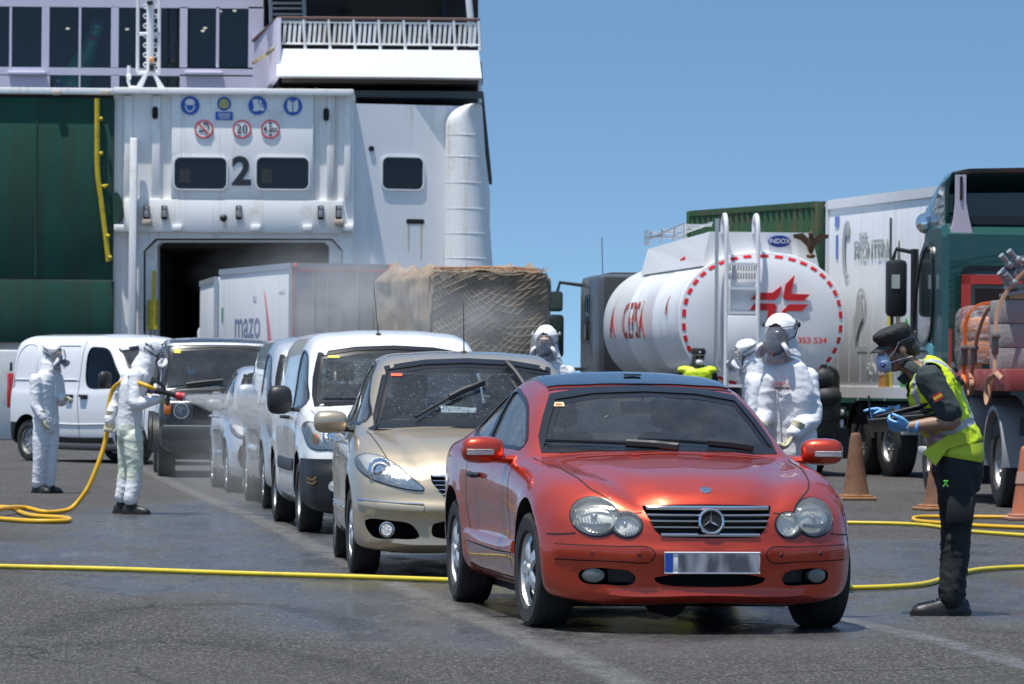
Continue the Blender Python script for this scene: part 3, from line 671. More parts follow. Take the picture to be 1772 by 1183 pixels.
    # chamfered inner frame and the garage deck behind
    m = MB(); o = px2([(250, 690), (250, 434), (270, 415), (572, 415), (590, 434), (590, 690)], YS); i_ = px2([(270, 690), (270, 424), (277, 418), (560, 418), (568, 426), (568, 690)], YS)
    m.rings([[(a, YS + .25, b) for a, b in o], [(a, YS + .25, b) for a, b in i_], [(a, YS + 1.2, b) for a, b in i_], [(a, YS + 1.2, b) for a, b in o]], closed=False, cap0=False, cap1=False); add(m, 'door_reveal', SW, frame)
    x0, x1 = P(262, 600, YS).x, P(578, 600, YS).x; z1 = P(420, 414, YS).z + .1
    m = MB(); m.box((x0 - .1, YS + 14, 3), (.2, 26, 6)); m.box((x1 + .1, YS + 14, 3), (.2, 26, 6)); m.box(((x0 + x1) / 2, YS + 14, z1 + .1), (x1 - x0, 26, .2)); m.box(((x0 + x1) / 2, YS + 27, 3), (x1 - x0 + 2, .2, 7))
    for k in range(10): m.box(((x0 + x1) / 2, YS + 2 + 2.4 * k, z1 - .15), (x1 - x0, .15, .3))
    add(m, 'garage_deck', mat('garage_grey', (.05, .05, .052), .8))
    m = MB(); c = P(264, 540, YS + .1); m.tube([c + Vector((0, 0, -.45)), c + Vector((0, 0, .35))], .15, 14); m.box((c.x, c.y, c.z - .45), (.3, .3, .1)); m.box((c.x + .02, c.y, c.z + .6), (.09, .09, 1.2)); o = add(m, 'hydraulic_ram', SYEL); m = MB(); m.tube([c + Vector((0, 0, -.45)), c + Vector((0, 0, -1.2))], .06, 10); add(m, 'ram_rod', STEEL, o)
    # right hand hull wall, turned a little away
    a = P(608, 400, YS).x; b_ = P(772, 400, YS).x; z1 = P(690, 178, YS).z; ang = R(14); Tw = Matrix.Translation((a, YS + .3, 0)) @ Matrix.Rotation(ang, 4, 'Z'); Lw = (b_ - a) / math.cos(ang) + .4
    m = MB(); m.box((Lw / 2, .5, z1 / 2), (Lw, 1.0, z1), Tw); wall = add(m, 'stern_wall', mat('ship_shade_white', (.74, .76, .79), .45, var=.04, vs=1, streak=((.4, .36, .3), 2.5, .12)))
    def wp(px, py): return (P(px, py, YS).x - a) / math.cos(ang), P(px, py, YS + .8).z
    u0, v0 = wp(660, 327); u1, v1 = wp(730, 273); o = rrect(u0, u1, v0, v1, .17, 5); m = MB(); m.prism(o, -.02, .01, 'y', Tw); q = add(m, 'stern_window', mat('dark_window', (.006, .007, .009), .12)); m = MB(); m.rings([[(p, yy, z) for p, z in oo] for oo, yy in ((o, -.01), (o, -.05), (inset(o, -.04), -.05), (inset(o, -.04), -.01))], Tw, loop=True); add(m, 'window_rim', SWB, q)
    u, v = wp(641, 258); m = MB(); m.lathe([(.001, .02), (.06, .02), (.075, .05), (.085, 0)], 18, Tw @ Matrix.Translation((u, 0, v)) @ rot(90, 0, 0)); add(m, 'porthole', BLACK)
    u, v = wp(717, 383); m = MB(); m.prism(rrect(u - .27, u + .27, v - .07, v + .07, .06), -.01, .05, 'y', Tw); q = add(m, 'freeing_port', DARK)
    m = MB()
    for du, l in ((-.2, .8), (.18, 1.05)): m.prism([(u + du - .03, v - .08), (u + du + .04, v - .08), (u + du + .02, v - .08 - l), (u + du - .01, v - .08 - l)], -.004, .004, 'y', Tw)
    add(m, 'rust_streak', mat('faint_rust', (.52, .47, .36), .8), q)
    # rounded corner fender
    m = MB(); rs = []; xl = P(768, 400, YS).x
    for py in list(np.linspace(690, 216, 28)) + [208, 200, 193, 187, 183, 180, 178.5]:
        z = P(800, py, YS).z; xr = P(833 + (py - 180) * 19 / 288, py, YS).x; k = max(0, (216 - py) / 38); lx = xl + (1 - math.sqrt(max(0, 1 - k * k))) * .75
        ring = []
        for q in np.linspace(0, math.pi, 18): ring.append(((lx + xr) / 2 - (xr - lx) / 2 * math.cos(q), YS + .9 - .95 * math.sin(q) ** .8 * (1 if k < .5 else 1), z))
        ring += [(xr, YS + 3, z), (lx, YS + 3, z)]; rs.append(ring)
    m.rings(rs); fender = add(m, 'corner_fender', SW, None, 40)
    m = MB()
    for py in (232, 270, 315, 360, 403, 446):
        z = P(800, py, YS).z; xr = P(833 + (py - 180) * 19 / 288, py, YS).x; m.tube([((xl + xr) / 2 - (xr - xl) / 2 * math.cos(q), YS + .9 - .955 * math.sin(q) ** .8, z) for q in np.linspace(0, math.pi, 18)], .006, 5)
    add(m, 'weld_seam', SW, fender)
    # hull and decks behind
    xl_, xr_ = P(-260, 400, YS).x, P(845, 400, YS).x
    m = MB(); m.box(((xr_ + P(592, 400, YS).x) / 2, YS + 32, z1 / 2), (xr_ - P(592, 400, YS).x - .6, 60, z1)); m.box(((xl_ + x0) / 2, YS + 32, 4.9), (x0 - xl_ - .4, 58, 9.8)); add(m, 'hull', SW)
    zt = P(420, 158, YS).z
    m = MB(); m.box(((xl_ + xr_) / 2, YS + 30, zt + .1), (xr_ - xl_ - .4, 56, .2)); add(m, 'weather_deck', mat('deck_grey', (.12, .13, .14), .8))
    # green side door with its yellow pipe
    m = MB(); rb(m, -260, 167, 195, 482, YS - .25, .4, .02); rb(m, -260, 484, 195, 592, YS - .25, .4, .02)
    for px in (-190, -65, 60): rb(m, px, 170, px + 3, 480, YS - .27, .03)
    v = px2([(195, 333), (203, 333), (211, 348), (211, 375), (203, 387), (195, 387)], YS - .2); m.prism(v, YS - .3, YS + .1); gd = add(m, 'green_side_door', SGREEN)
    m = MB(); rb(m, -260, 150, 195, 161, YS - .4, .7, .02); add(m, 'door_coaming', SW); m = MB(); rb(m, -260, 592, 200, 690, YS + .1, .5); add(m, 'lower_hull_plate', SW)
    m = MB(); rb(m, -260, 161, 195, 166.5, YS - .1, .3); add(m, 'coaming_gap', SBROWN)
    for px in (97, 183): m = MB(); rb(m, px - 7, 156, px + 7, 164, YS - .46, .1, .02); add(m, 'door_lug', mat('rusty_white', (.5, .42, .33), .7), gd)
    pp = [P(a, b, YS - .42) for a, b in ((167, 170), (167, 230), (168, 300), (174, 345), (181, 400), (187, 452))]; m = MB(); m.tube([Vector(q) for q in bez(pp, 4)], .075, 8)
    for a, b in ((174, 205), (174, 265), (180, 322), (186, 408), (190, 445)): m.ell(P(a, b, YS - .5), (.06, .06, .06))
    m.tube([P(167, 322, YS - .42), P(186, 320, YS - .42)], .03, 6); add(m, 'yellow_pipe', SYEL, gd)
    # lounge deck above: framed windows before a dim room
    YL = 131.0; m = MB(); wins = [(-110, -45), (-35, 15), (19, 71), (84, 135), (139, 191), (204, 252), (262, 310), (323, 373), (378, 429)]
    lows = [(85, 135), (138, 191), (205, 310)]
    xs = sorted(set([-260, 455] + [q for w_ in wins for q in w_]))
    rb(m, -260, -70, 455, 11, YL, .3); rb(m, -260, 116, 455, 129, YL, .3); 
    edge = -260
    for a, b in wins: rb(m, edge, 11, a, 116, YL, .3); edge = b
    rb(m, edge, 11, 455, 116, YL, .3); edge = -260
    for a, b in lows: rb(m, edge, 129, a, 170, YL, .3); edge = b
    rb(m, edge, 129, 455, 170, YL, .3); lw = add(m, 'lounge_wall', SLIL)
    for a, b in wins + lows:
        yy = (11, 116) if (a, b) in wins else (129, 170); m = MB(); rb(m, a, yy[0], b, yy[1], YL + .15, .02); add(m, 'lounge_window', SGLASS, lw)
    xa, xb = P(-260, 50, YL).x, P(452, 50, YL).x; za, zb = P(100, 172, YL).z, P(100, -60, YL).z
    m = MB(); m.box(((xa + xb) / 2, YL + 6, (za + zb) / 2), (xb - xa, .2, zb - za)); m.box(((xa + xb) / 2, YL + 3.2, zb), (xb - xa, 6, .15)); m.box(((xa + xb) / 2, YL + 3.2, za), (xb - xa, 6, .15)); m.box((xb, YL + 3.2, (za + zb) / 2), (.15, 6, zb - za))
    for px in (52, 118, 250, 345, 400): rb(m, px - 3, 68, px + 3, 120, YL + 3, .2)
    rb(m, -200, 68, 450, 70, YL + 3, .15); add(m, 'lounge_room', mat('lounge_brown', (.06, .048, .042), .8, var=.4, vs=.6))
    m = MB()
    for px, py in ((116, 48), (219, 49), (350, 52), (354, 47), (380, 18), (405, 17)): c = P(px, py, YL + 4); m.lathe([(.001, 0), (.06, 0), (.06, -.03), (.001, -.03)], 14, Matrix.Translation(c) @ rot(25, 0, 0))
    dl_ = mat('lit_downlight', (.9, .88, .8), .5, var=0); dl_.node_tree.nodes['Principled BSDF'].inputs['Emission Color'].default_value = (1, .9, .75, 1); dl_.node_tree.nodes['Principled BSDF'].inputs['Emission Strength'].default_value = .7; add(m, 'downlight', dl_)
    for px in (46, 352): m = MB(); rb(m, px - 34, 122, px + 32, 129, YL - .25, .25, .04); add(m, 'wall_lamp', SLIL, lw)
    # giant green bottle decoration behind the lounge glass
    a, b = P(120, 165, YL + .85), P(171, 38, YL + .85); L = (b - a).length; T = Matrix.Translation(a) @ (b - a).to_track_quat('Z', 'Y').to_matrix().to_4x4()
    m = MB(); m.lathe([(.001, -.6), (.58, -.6), (.58, .30), (.54, .55), (.40, .95), (.27, L * .62), (.21, L * .88), (.21, L * .9), (.24, L * .91), (.24, L * .97), (.2, L)], 24, T); bo = add(m, 'bottle_display', mat('bottle_green', (.03, .34, .20), .2, coat=1, var=.2))
    m = MB(); m.lathe([(.25, L * .955), (.26, L * 1.0), (.2, L * 1.02), (.001, L * 1.02)], 24, T); add(m, 'bottle_cap', mat('cap_blue', (.03, .05, .2), .4), bo)
    m = MB(); m.lathe([(.585, -.55), (.59, -.5), (.585, .22), (.56, .30)], 24, T); add(m, 'bottle_label', mat('label_blue', (.10, .12, .32), .5, var=.5, vs=5), bo)
    m = MB(); m.lathe([(.243, L * .70), (.232, L * .83)], 24, T, close=False); add(m, 'neck_label', mat('label_grey', (.08, .16, .15), .5), bo)
    c = T @ Vector((0, 0, L * .77)); m = MB(); st = []
    for k in range(10): q = R(36 * k + 90); rr = .10 if k % 2 == 0 else .04; st.append((c.x + rr * math.cos(q), c.z + rr * math.sin(q)))
    m.prism(st, c.y - .27, c.y - .25); add(m, 'red_star', REDS, bo, 0)
    # open deck with balcony at the right
    YB = 125.6; c0 = P(478, 130, YB); c1 = P(832, 130, YB); h = (130 - 82) / F * YB; tilt = .34
    m = MB(); za = c0.z; xa, xb = P(478, 105, YB).x, P(832, 105, YB).x
    m.add([(xa, YB, za), (xb + .03, YB, za - .02), (xb - .08, YB + tilt, za + h), (xa - .02, YB + tilt, za + h), (xa, YB + 1, za), (xb, YB + 1, za - .02), (xb - .08, YB + 1, za + h), (xa - .02, YB + 1, za + h)], [(0, 1, 2, 3), (4, 7, 6, 5), (0, 4, 5, 1), (3, 2, 6, 7), (0, 3, 7, 4), (1, 5, 6, 2)]); add(m, 'balcony_front', SWB)
    xw = P(437, 100, YL).x; m = MB(); m.add([(xa - .03, YB + .1, za + .05), (xa - .03, YB + tilt, za + h + .9), (xw, YL, za + h + .75), (xw, YL, za - .7), (xa + .1, YB + .1, za), (xa + .1, YB + tilt, za + h + .9), (xw + .15, YL, za + h + .75), (xw + .15, YL, za - .7)], [(0, 1, 2, 3), (4, 7, 6, 5), (1, 5, 6, 2), (0, 3, 7, 4), (0, 4, 5, 1), (3, 2, 6, 7)]); sp = add(m, 'balcony_side', SLIL)
    m = MB(); q = [P(437, 108, YL - 2), P(447, 102, YL - 4), P(462, 92, YL - 5.4), P(472, 83, YB + .2)]; m.tube(q, .06, 6); add(m, 'mooring_line', mat('old_rope', (.42, .34, .2), .9), sp)
    m = MB(); m.box(((xa + xb) / 2, YB + 4.2, za + h * .5), (xb - xa, 6.4, .25)); m.box(((xa + xb) / 2, YB + 4.5, za - .05), (xb - xa - .2, 7, .15)); add(m, 'balcony_floor', SBROWN)
    xw0, xw1 = P(440, 60, YB + 6).x, P(826, 60, YB + 6).x
    m = MB(); m.box(((xw0 + xw1) / 2, YB + 7, (za + z1) / 2 + .3), (xw1 - xw0, .2, 2.2)); m.box(((xw0 + xw1) / 2, YB + 7, za + 2.6), (xw1 - xw0, .2, 4.0)); m.box(((xw0 + xw1) / 2, YB + 4, za + 4.4), (xw1 - xw0, 7, .2)); back = add(m, 'deck_back_wall', SBROWN)
    for q in ((533, 4, 588, 60, 6.7), (448, 10, 500, 60, 6.7), (766, -10, 806, 60, 6.3), (700, 130, 714, 180, 6.7), (752, 156, 776, 180, 6.5)): m = MB(); rb(m, *q[:4], YB + q[4], .2); add(m, 'deck_door', SDARK, back)
    m = MB(); rb(m, 786, 130, 826, 180, YB + 5, .6); rb(m, 766, -4, 770, 40, YB + 6, .1); add(m, 'blue_locker', mat('locker_blue', (.02, .03, .06), .6), back)
    m = MB(); c = P(600, 18, YB + 6.8); m.ell(c, (.14, .05, .07)); add(m, 'wall_light', SDARK, back)
    m = MB()
    for px in (480, 546): rb(m, px - 3, 128, px + 3, 180, YB + 3, .15, .02)
    rb(m, 583, 130, 602, 140, YB + 5.5, .3, .02); add(m, 'deck_stanchion', SLIL)
    # rail
    def rail_pt(f, k): return Vector((xa + .05 + (xb - .1 - xa) * f, YB + tilt + .12, za + h + .1 + k))
    m = MB(); hr = (82 - 34) / F * YB
    for k in range(9): m.tube([rail_pt(k / 8 + .004, -.1), rail_pt(k / 8 - .006, hr)], .045, 6)
    m.tube([rail_pt(0, hr * .86), rail_pt(1, hr * .86)], .03, 6); m.tube([rail_pt(0, .06), rail_pt(1, .06)], .03, 6); rl = add(m, 'balcony_rail', SW)
    m = MB()
    for k in range(8):
        for j in range(1, 5): f = (k + j / 5) / 8; m.box((0, 0, 0), (.085, .02, hr * .80), Matrix.Translation(rail_pt(f, hr * .46)) @ rot(0, 4, 0))
    add(m, 'baluster', SW, rl)
    m = MB(); m.tube([rail_pt(-.01, hr), rail_pt(1.0, hr)], .05, 6); m.tube([P(437, 70, YL - .3), rail_pt(-.01, hr)], .05, 6); add(m, 'hand_rail', mat('rail_brown', (.13, .07, .06), .6), rl)
    m = MB(); m.tube([P(818, 80, YB + .6), P(808, -30, YB + .6)], .10, 8); add(m, 'corner_post', SWB); m = MB(); m.tube([P(830, 178, YB + 1.5), P(829, 130, YB + 1.5)], .06, 8); add(m, 'corner_post', SWB)
    m = MB()
    for px in (466, 524): m.tube([P(px, -40, YB + 3), P(px + 4, 90, YB + 2.6)], .06, 6)
    for py in (-8, 3, 12, 22, 33): rb(m, 470, py, 522, py + 3, YB + 2.8, .3)
    stt = add(m, 'deck_stair', mat('stair_grey', (.35, .36, .38), .6)); m = MB()
    for px in (505,): m.tube([P(px, 180, YB + 3.5), P(px + 8, 130, YB + 3.5)], .05, 6)
    for py in (139, 150, 160, 170): rb(m, 462, py, 520, py + 3, YB + 3.3, .3)
    add(m, 'lower_stair', SDARK, stt)
    # light mast on the stern frame
    YM = YS + .6; m = MB(); m.tube([P(259, -60, YM), P(259, 122, YM)], .11, 10)
    for px in (238, 275): m.tube([P(px, -60, YM), P(px - 1, 124, YM)], .05, 6)
    for py in (58, 125): m.tube([P(237, py, YM), P(276, py, YM)], .05, 6)
    for k in (-1, 1): m.prism(px2([(259 + k * 2, 122), (259 + k * 9, 126), (259 + k * 26, 153), (259 + k * 15, 153)], YM), YM - .15, YM + .15)
    mast = add(m, 'light_mast', SWB); m = MB()
    for py in np.arange(-40, 124, 16.8):
        for k in (-1, 1): c = P(259 + k * 8, py, YM); m.tube([c + Vector((.06 * math.cos(q), 0, .06 * math.sin(q))) for q in np.linspace(0, 6.283, 9)[:-1]], .02, 5, loop=True)
    add(m, 'rung', SWB, mast)
    for q in ((257, 110, 265, 121), (253, 0, 263, 7)): m = MB(); rb(m, *q, YM - .25, .2, .02); add(m, 'lamp_socket', BLACK, mast)
    m = MB(); m.ell(P(261, 103, YM - .15), (.07, .07, .09)); add(m, 'amber_beacon', mat('beacon_amber', (.85, .30, .04), .25, coat=1), mast)
    m = MB(); m.tube([P(222, 113, YM), P(221, 140, YM), P(224, 150, YM), P(240, 152, YM)], .05, 8); m.ell(P(222, 132, YM), (.08, .08, .1)); add(m, 'vent_pipe', SWB, mast)
    return t
ferry()
# quay edge block beside the white van
m = MB(); c = P(-40, 640, 92); m.box((c.x, 92, .95), (2.3, 1.2, 1.9), None, .05); qw = m.build('quay_wall', mat('quay_white', (.6, .62, .62), .7, dirt=((.25, .24, .22), 2, .4, .6))); tag(qw, 'low white quay wall at the left edge behind the white panel van', 'wall')
m = MB(); c = G(-30, 735); m.box((c.x, c.y, .18), (3.0, 1.2, .36), None, .05); m.build('kerb', mat('kerb_concrete', (.45, .45, .44), .8, bump=.3)); tag(bpy.data.objects['kerb'], kind='structure')
# ---------------------------------------------------------------- lorries, tanker, containers
TRW = mat('trailer_white', (.74, .75, .76), .4, var=.04, vs=2, streak=((.45, .44, .42), 3, .15))
TKW = mat('tank_white', (.80, .80, .80), .38, coat=.25, var=.03, streak=((.5, .49, .47), 3, .2))
TKW2 = mat('tank_rear_white', (.78, .78, .79), .35, var=.03, coat=.6)
CHAS = mat('chassis_black', (.02, .021, .023), .6, bump=.2, dirt=((.12, .10, .08), 4, .3, .5))
GREYF = mat('mudguard_grey', (.26, .27, .28), .55)
ALU = mat('bare_aluminium', (.55, .56, .57), .35, .7)
REDP = mat('logo_red', (.62, .02, .02), .4); DASH = mat('reflector_red', (.65, .015, .02), .35)
def axle(t, y, x=1.0, Rr=.5, tw=.28, kind='steel'):
    for s in (-1, 1): wheel(t, s * x, y, Rr, tw, s, kind=kind, rimR=Rr * .56)
def outline_text(par, s, size, m, M, sx=1, bold=0): return text('lettering', s, size, m, par, M, .006, sx, bold)
RIGHT = Matrix.Rotation(R(90), 4, 'Z')
LEFT = Matrix.Rotation(R(-90), 4, 'Z')       # lettering read on the -x flank
def box_body(t, x0, x1, y0, y1, z0, z1, m, name='box_body', rail=ALU):
    mb = MB(); mb.box(((x0 + x1) / 2, (y0 + y1) / 2, (z0 + z1) / 2), (x1 - x0, y1 - y0, z1 - z0), None, .02); o = mb.build(name, m, t)
    mb = MB()
    for z, h in ((z1 - .05, .14), (z0 + .06, .16)):
        mb.box((x0 - .012, (y0 + y1) / 2, z), (.03, y1 - y0 + .02, h)); mb.box((x1 + .012, (y0 + y1) / 2, z), (.03, y1 - y0 + .02, h))
    for x in (x0, x1): mb.box((x, y0 - .012, (z0 + z1) / 2), (.10, .03, z1 - z0))
    mb.build('body_rail', rail, o); return o
def tanker():
    t = empty('tanker_lorry', label='white tanker lorry seen from behind with a ring of red dashes on its tank', cat='lorry')
    zc, rx, rz, L = 2.24, 1.21, .985, 7.6
    def el(q, k=1, e=2.25): c, s = math.cos(q), math.sin(q); return rx * k * math.copysign(abs(c) ** (2 / e), c), zc + rz * k * math.copysign(abs(s) ** (2 / e), s)
    def ring(y, k): return [(el(q, k)[0], y, el(q, k)[1]) for q in np.linspace(0, 2 * math.pi, 65)[:-1]]
    m = MB(); m.rings([ring(y, k) for y, k in ((.06, 1.0), (2.4, 1.0), (2.42, 1.006), (2.5, 1.006), (2.52, 1.0), (4.9, 1.0), (4.92, 1.006), (5.0, 1.006), (5.02, 1.0), (L, 1.0), (L + .1, .97), (L + .25, .8), (L + .32, .5), (L + .35, .1))], cap0=False); tank = m.build('tank', TKW, t, 30)
    m = MB(); m.rings([ring(y, k) for y, k in ((.08, 1.0), (.0, 1.012), (-.03, 1.0), (-.035, .97), (-.06, .9), (-.10, .7), (-.125, .4), (-.13, .05))], cap0=False); m.build('tank_end', TKW2, tank, 30)
    def endy(k): return float(np.interp(k, [.05, .4, .7, .9, .97, 1.0], [-.13, -.125, -.10, -.06, -.035, -.03]))
    for i in range(38):
        m = MB(); q0 = 2 * math.pi * (i + .2) / 38; rs = []
        for a in np.linspace(q0, q0 + .095, 5):
            x, z = el(a, .95); x2, z2 = el(a, .972); x1, z1 = el(a, .928); rs.append([(x1, endy(.928) - .006, z1), (x, endy(.95) - .008, z), (x2, endy(.972) - .004, z2), (x, endy(.95) + .03, z)])
        m.rings(rs); m.build('reflector_dash', DASH, tank)
    # logo, four bent arrows
    def lz(pts): return [(((900 + X / 3.055) - 1317) / 120 , 1.35 + (658 - 3.7 - (340 + Y / 3.055)) / 120) for X, Y in pts]
    m = MB()
    for pts in ([(1440,390),(1422,490),(1522,492),(1490,525),(1395,525),(1378,510),(1390,440)], [(1370,447),(1358,500),(1335,523),(1255,523),(1205,522),(1238,487),(1320,485)], [(1255,542),(1330,542),(1345,558),(1325,640),(1283,678),(1300,578),(1200,578),(1225,542)], [(1410,545),(1512,545),(1480,580),(1400,580),(1380,612),(1352,612),(1365,590)]):
        m.prism(lz(pts), -.142, -.12)
    m.build('logo', REDP, tank, 0)
    def LT(X, Y, y=-.135): a = lz([(X, Y)])[0]; return Matrix.Translation((a[0], y, a[1]))
    outline_text(tank, 'cmepsa.com  639 353 534'.replace('cmepsa.com', 'me'), .125, REDP, LT(1450, 737), 1.05, .001)
    # flank lettering bent round the tank
    def flank(s, size, y, zoff, sx=1):
        o = text('lettering', s, size, REDP, tank, LEFT, .004, sx, .006); me = o.data; me.materials.clear(); me.materials.append(mat('faded_red', (.60, .12, .09), .5))
        for v in me.vertices:
            z = v.co.z + zoff; a = math.asin(max(-1, min(1, z / rz))); v.co = Vector((-(rx + .022) * math.cos(a) ** (2 / 2.25), y + v.co.y, zc + z))
        return o
    flank('CEPSA', .80, 4.4, .02, .95); flank('A', .85, 6.6, .06, 1.0); flank('K', .5, 1.2, .25, .8)
    m = MB(); m.rings([[(-.86, .15, zc + rz * .80), (-.74, .15, zc + rz + .30), (.74, .15, zc + rz + .30), (.86, .15, zc + rz * .80)], [(-.86, L - 1.6, zc + rz * .80), (-.74, L - 1.6, zc + rz + .22), (.74, L - 1.6, zc + rz + .22), (.86, L - 1.6, zc + rz * .80)]]); m.build('coaming', TKW, tank, 20)
    m = MB(); m.prism(disc(.27, zc + rz + .17, .165, .085), .10, .15, 'y'); b = m.build('maker_plate', mat('plate_navy', (.02, .05, .25), .4), tank); outline_text(b, 'INDOX', .10, WHITES, Matrix.Translation((.27, .095, zc + rz + .17)), .95)
    outline_text(tank, 'www.INDOX', .08, REDP, Matrix.Translation((-.95, 1.3, zc + rz * .93)) @ LEFT, 1)
    # eagle figure with spread wings
    m = MB(); e = Vector((.72, .05, zc + rz + .13)); m.ell(e, (.06, .05, .14)); m.ell(e + Vector((-.01, -.03, .15)), (.035, .045, .04)); m.ell(e + Vector((0, 0, -.17)), (.07, .05, .035))
    for s in (-1, 1): m.prism([(e.x + s * a, e.z + b) for a, b in [(.02, .06), (.12, .16), (.26, .14), (.25, .09), (.15, .06), (.05, -.04)]], e.y - .02, e.y + .03)
    m.build('eagle_figure', mat('bronze', (.10, .055, .03), .45, .5), tank)
    # ladder
    m = MB()
    for x in (-.56, -.10): m.tube([Vector(q) for q in bez([(x, -.22, .75), (x, -.22, 2.0), (x, -.2, 3.2), (x, -.16, 3.66), (x, -.05, 3.76), (x, .12, 3.70), (x, .14, 3.5)], 5)], .032, 8)
    for z in (.95, 1.3, 1.65, 2.0, 2.35, 2.7, 3.05): m.box((-.33, -.21, z), (.46, .05, .04))
    lad = m.build('rear_ladder', TKW2, t); m = MB(); m.box((-.33, -.235, 2.0), (.44, .02, .62), None, .01); m.build('ladder_gate', TKW2, lad)
    m = MB(); m.tube([(-.70, -.20, 3.7), (-.70, -.20, 1.6), (-.64, -.20, 1.5)], .028, 8); m.build('drain_pipe', ALU, t)
    for q, z in ((1, 3.0), (2, 2.88)):
        m = MB()
        for k in range(11): m.box((-.5 + k * .04, -.15 - .0, z), (.02, .012, .09))
        m.build('vent_slots', ALU, tank)
    # folded guard rail on top
    m = MB(); zt = zc + rz + .30
    for a, b in (((-.62, 3.0, zt), (-.62, 7.0, zt + .15)), ((-.62, 3.2, zt + .22), (-.62, 6.6, zt + .10)), ((-.2, 3.2, zt + .24), (-.3, 6.6, zt + .12))): m.tube([a, b], .02, 6)
    for y in (3.2, 4.2, 5.4, 6.6): m.tube([(-.62, y, zt), (-.62, y - .1, zt + .22)], .018, 6); m.tube([(-.62, y, zt + .2), (-.2, y, zt + .2)], .015, 6)
    m.tube([(-.62, 7.0, zt), (-.62, 7.0, zt + .25)], .03, 6); m.build('walkway_rail', ALU, tank)
    # pipe lockers and running gear
    m = MB()
    for x, z, r in ((-1.12, 1.25, .11), (-1.05, 1.02, .13)): m.tube([(x, .6, z), (x, 3.6, z)], r, 16)
    for y in (.62, 1.4, 2.4, 3.4): m.box((-1.05, y, 1.12), (.34, .05, .5))
    m.build('hose_tube', ALU, t)
    m = MB(); m.box((0, 4.0, .82), (.9, 9.0, .28)); m.box((0, .05, .72), (2.3, .25, .30), None, .03); m.box((0, .15, .95), (2.3, .5, .3), None, .03); m.box((0, 4.8, .75), (2.3, 1.6, .6)); m.build('chassis', CHAS, t)
    m = MB(); m.box((.93, -.02, .92), (.62, .06, .17), None, .015); q = m.build('tail_light_cluster', BLACK, t); m = MB(); m.box((.83, -.055, .92), (.10, .02, .13)); m.box((1.05, -.055, .92), (.13, .02, .13)); m.prism([(.88, .86), (1.02, .86), (.95, .98)], -.06, -.04); m.build('tail_light', REDL, q)
    m = MB(); m.ell((.73, -.06, .93), (.05, .02, .05)); m.ell((1.16, -.06, .93), (.05, .02, .05)); m.build('reverse_light', LAMPG, q)
    plate(t, Matrix.Translation((.94, -.03, .77)), '0307 JJK', w=.53, h=.115)
    m = MB(); m.box((.93, .0, .48), (.72, .015, .44)); fl = m.build('mud_flap', BLACK, t); TG = mat('flap_lettering', (.30, .31, .30), .6); outline_text(fl, 'RIC & ROCA', .085, TG, Matrix.Translation((.93, -.012, .66))); outline_text(fl, 'LARREGA', .085, TG, Matrix.Translation((.93, -.012, .34)))
    m = MB(); m.prism(disc(.93, .49, .19, .09), -.014, -.009); o = m.build('flap_badge', mat('badge_navy', (.03, .06, .16), .5), fl); outline_text(o, 'INDOX', .09, TG, Matrix.Translation((.93, -.018, .49)))
    m = MB(); m.tube([(.90, .0, 1.05), (.90, .0, 1.25)], .03, 8); m.ell((.90, 0, 1.42), (.17, .15, .17)); m.tube([(.90, 0, 1.56), (.90, 0, 1.62)], .07, 10); m.ell((.95, .1, 1.15), (.25, .3, .2)); m.build('stalk_beacon', CHAS, t)  # dark round beacon on its stalk
    m = MB(); m.box((.95, .35, 1.3), (.5, .5, .6), None, .15); m.build('rear_tank_box', CHAS, t)
    for y in (1.3, 2.6): axle(t, y, .98, .5, .3)
    axle(t, 9.2, 1.0, .5, .3)
    # cab
    m = MB(); m.box((0, 9.35, 1.95), (2.42, 2.1, 2.3), None, .12); m.box((0, 8.6, 1.6), (2.3, .3, 1.6), None, .03); cab = m.build('cab', mat('cab_grey', (.07, .075, .08), .4, coat=.3), t)
    m = MB(); m.box((0, 8.30, 1.95), (2.2, .04, 2.2), None, .01); m.build('cab_back', mat('cab_back_dark', (.03, .032, .035), .6), cab); [MB().box((x, 9.7, 2.4), (.02, 1.0, .75), None, .01).build('side_window', mat('dark_window', (.006, .007, .009), .12), cab) for x in (-1.215, 1.215)]
    m = MB(); m.box((0, 9.2, 3.06), (1.9, 1.0, .16), None, .05); m.build('roof_deflector', CHAS, cab)
    for s in (-1, 1):
        m = MB(); m.tube([(s * 1.2, 10.2, 2.95), (s * 1.55, 10.4, 3.0), (s * 1.62, 10.4, 2.75)], .03, 6); m.tube([(s * 1.2, 10.2, 1.55), (s * 1.5, 10.4, 1.55), (s * 1.62, 10.4, 1.8)], .03, 6); m.box((s * 1.62, 10.4, 2.68), (.24, .12, .34), None, .05); m.box((s * 1.62, 10.4, 2.1), (.28, .14, .72), None, .06); mm = m.build('mirror', BLACK, cab)
        m = MB(); m.box((s * 1.62, 10.33, 2.1), (.22, .01, .6)); m.box((s * 1.62, 10.335, 2.68), (.18, .01, .26)); m.build('mirror_glass', mat('mirror_green', (.03, .05, .04), .05, .8), mm)
    m = MB(); m.tube([(-.9, 9.9, 3.1), (-.92, 9.9, 3.75)], .007, 5); m.build('aerial', BLACK, cab)
    v = P(1317, 650, 62.5); t.location = (v.x, 62.5, 0); t.rotation_euler = (0, 0, R(7)); return t
tanker()

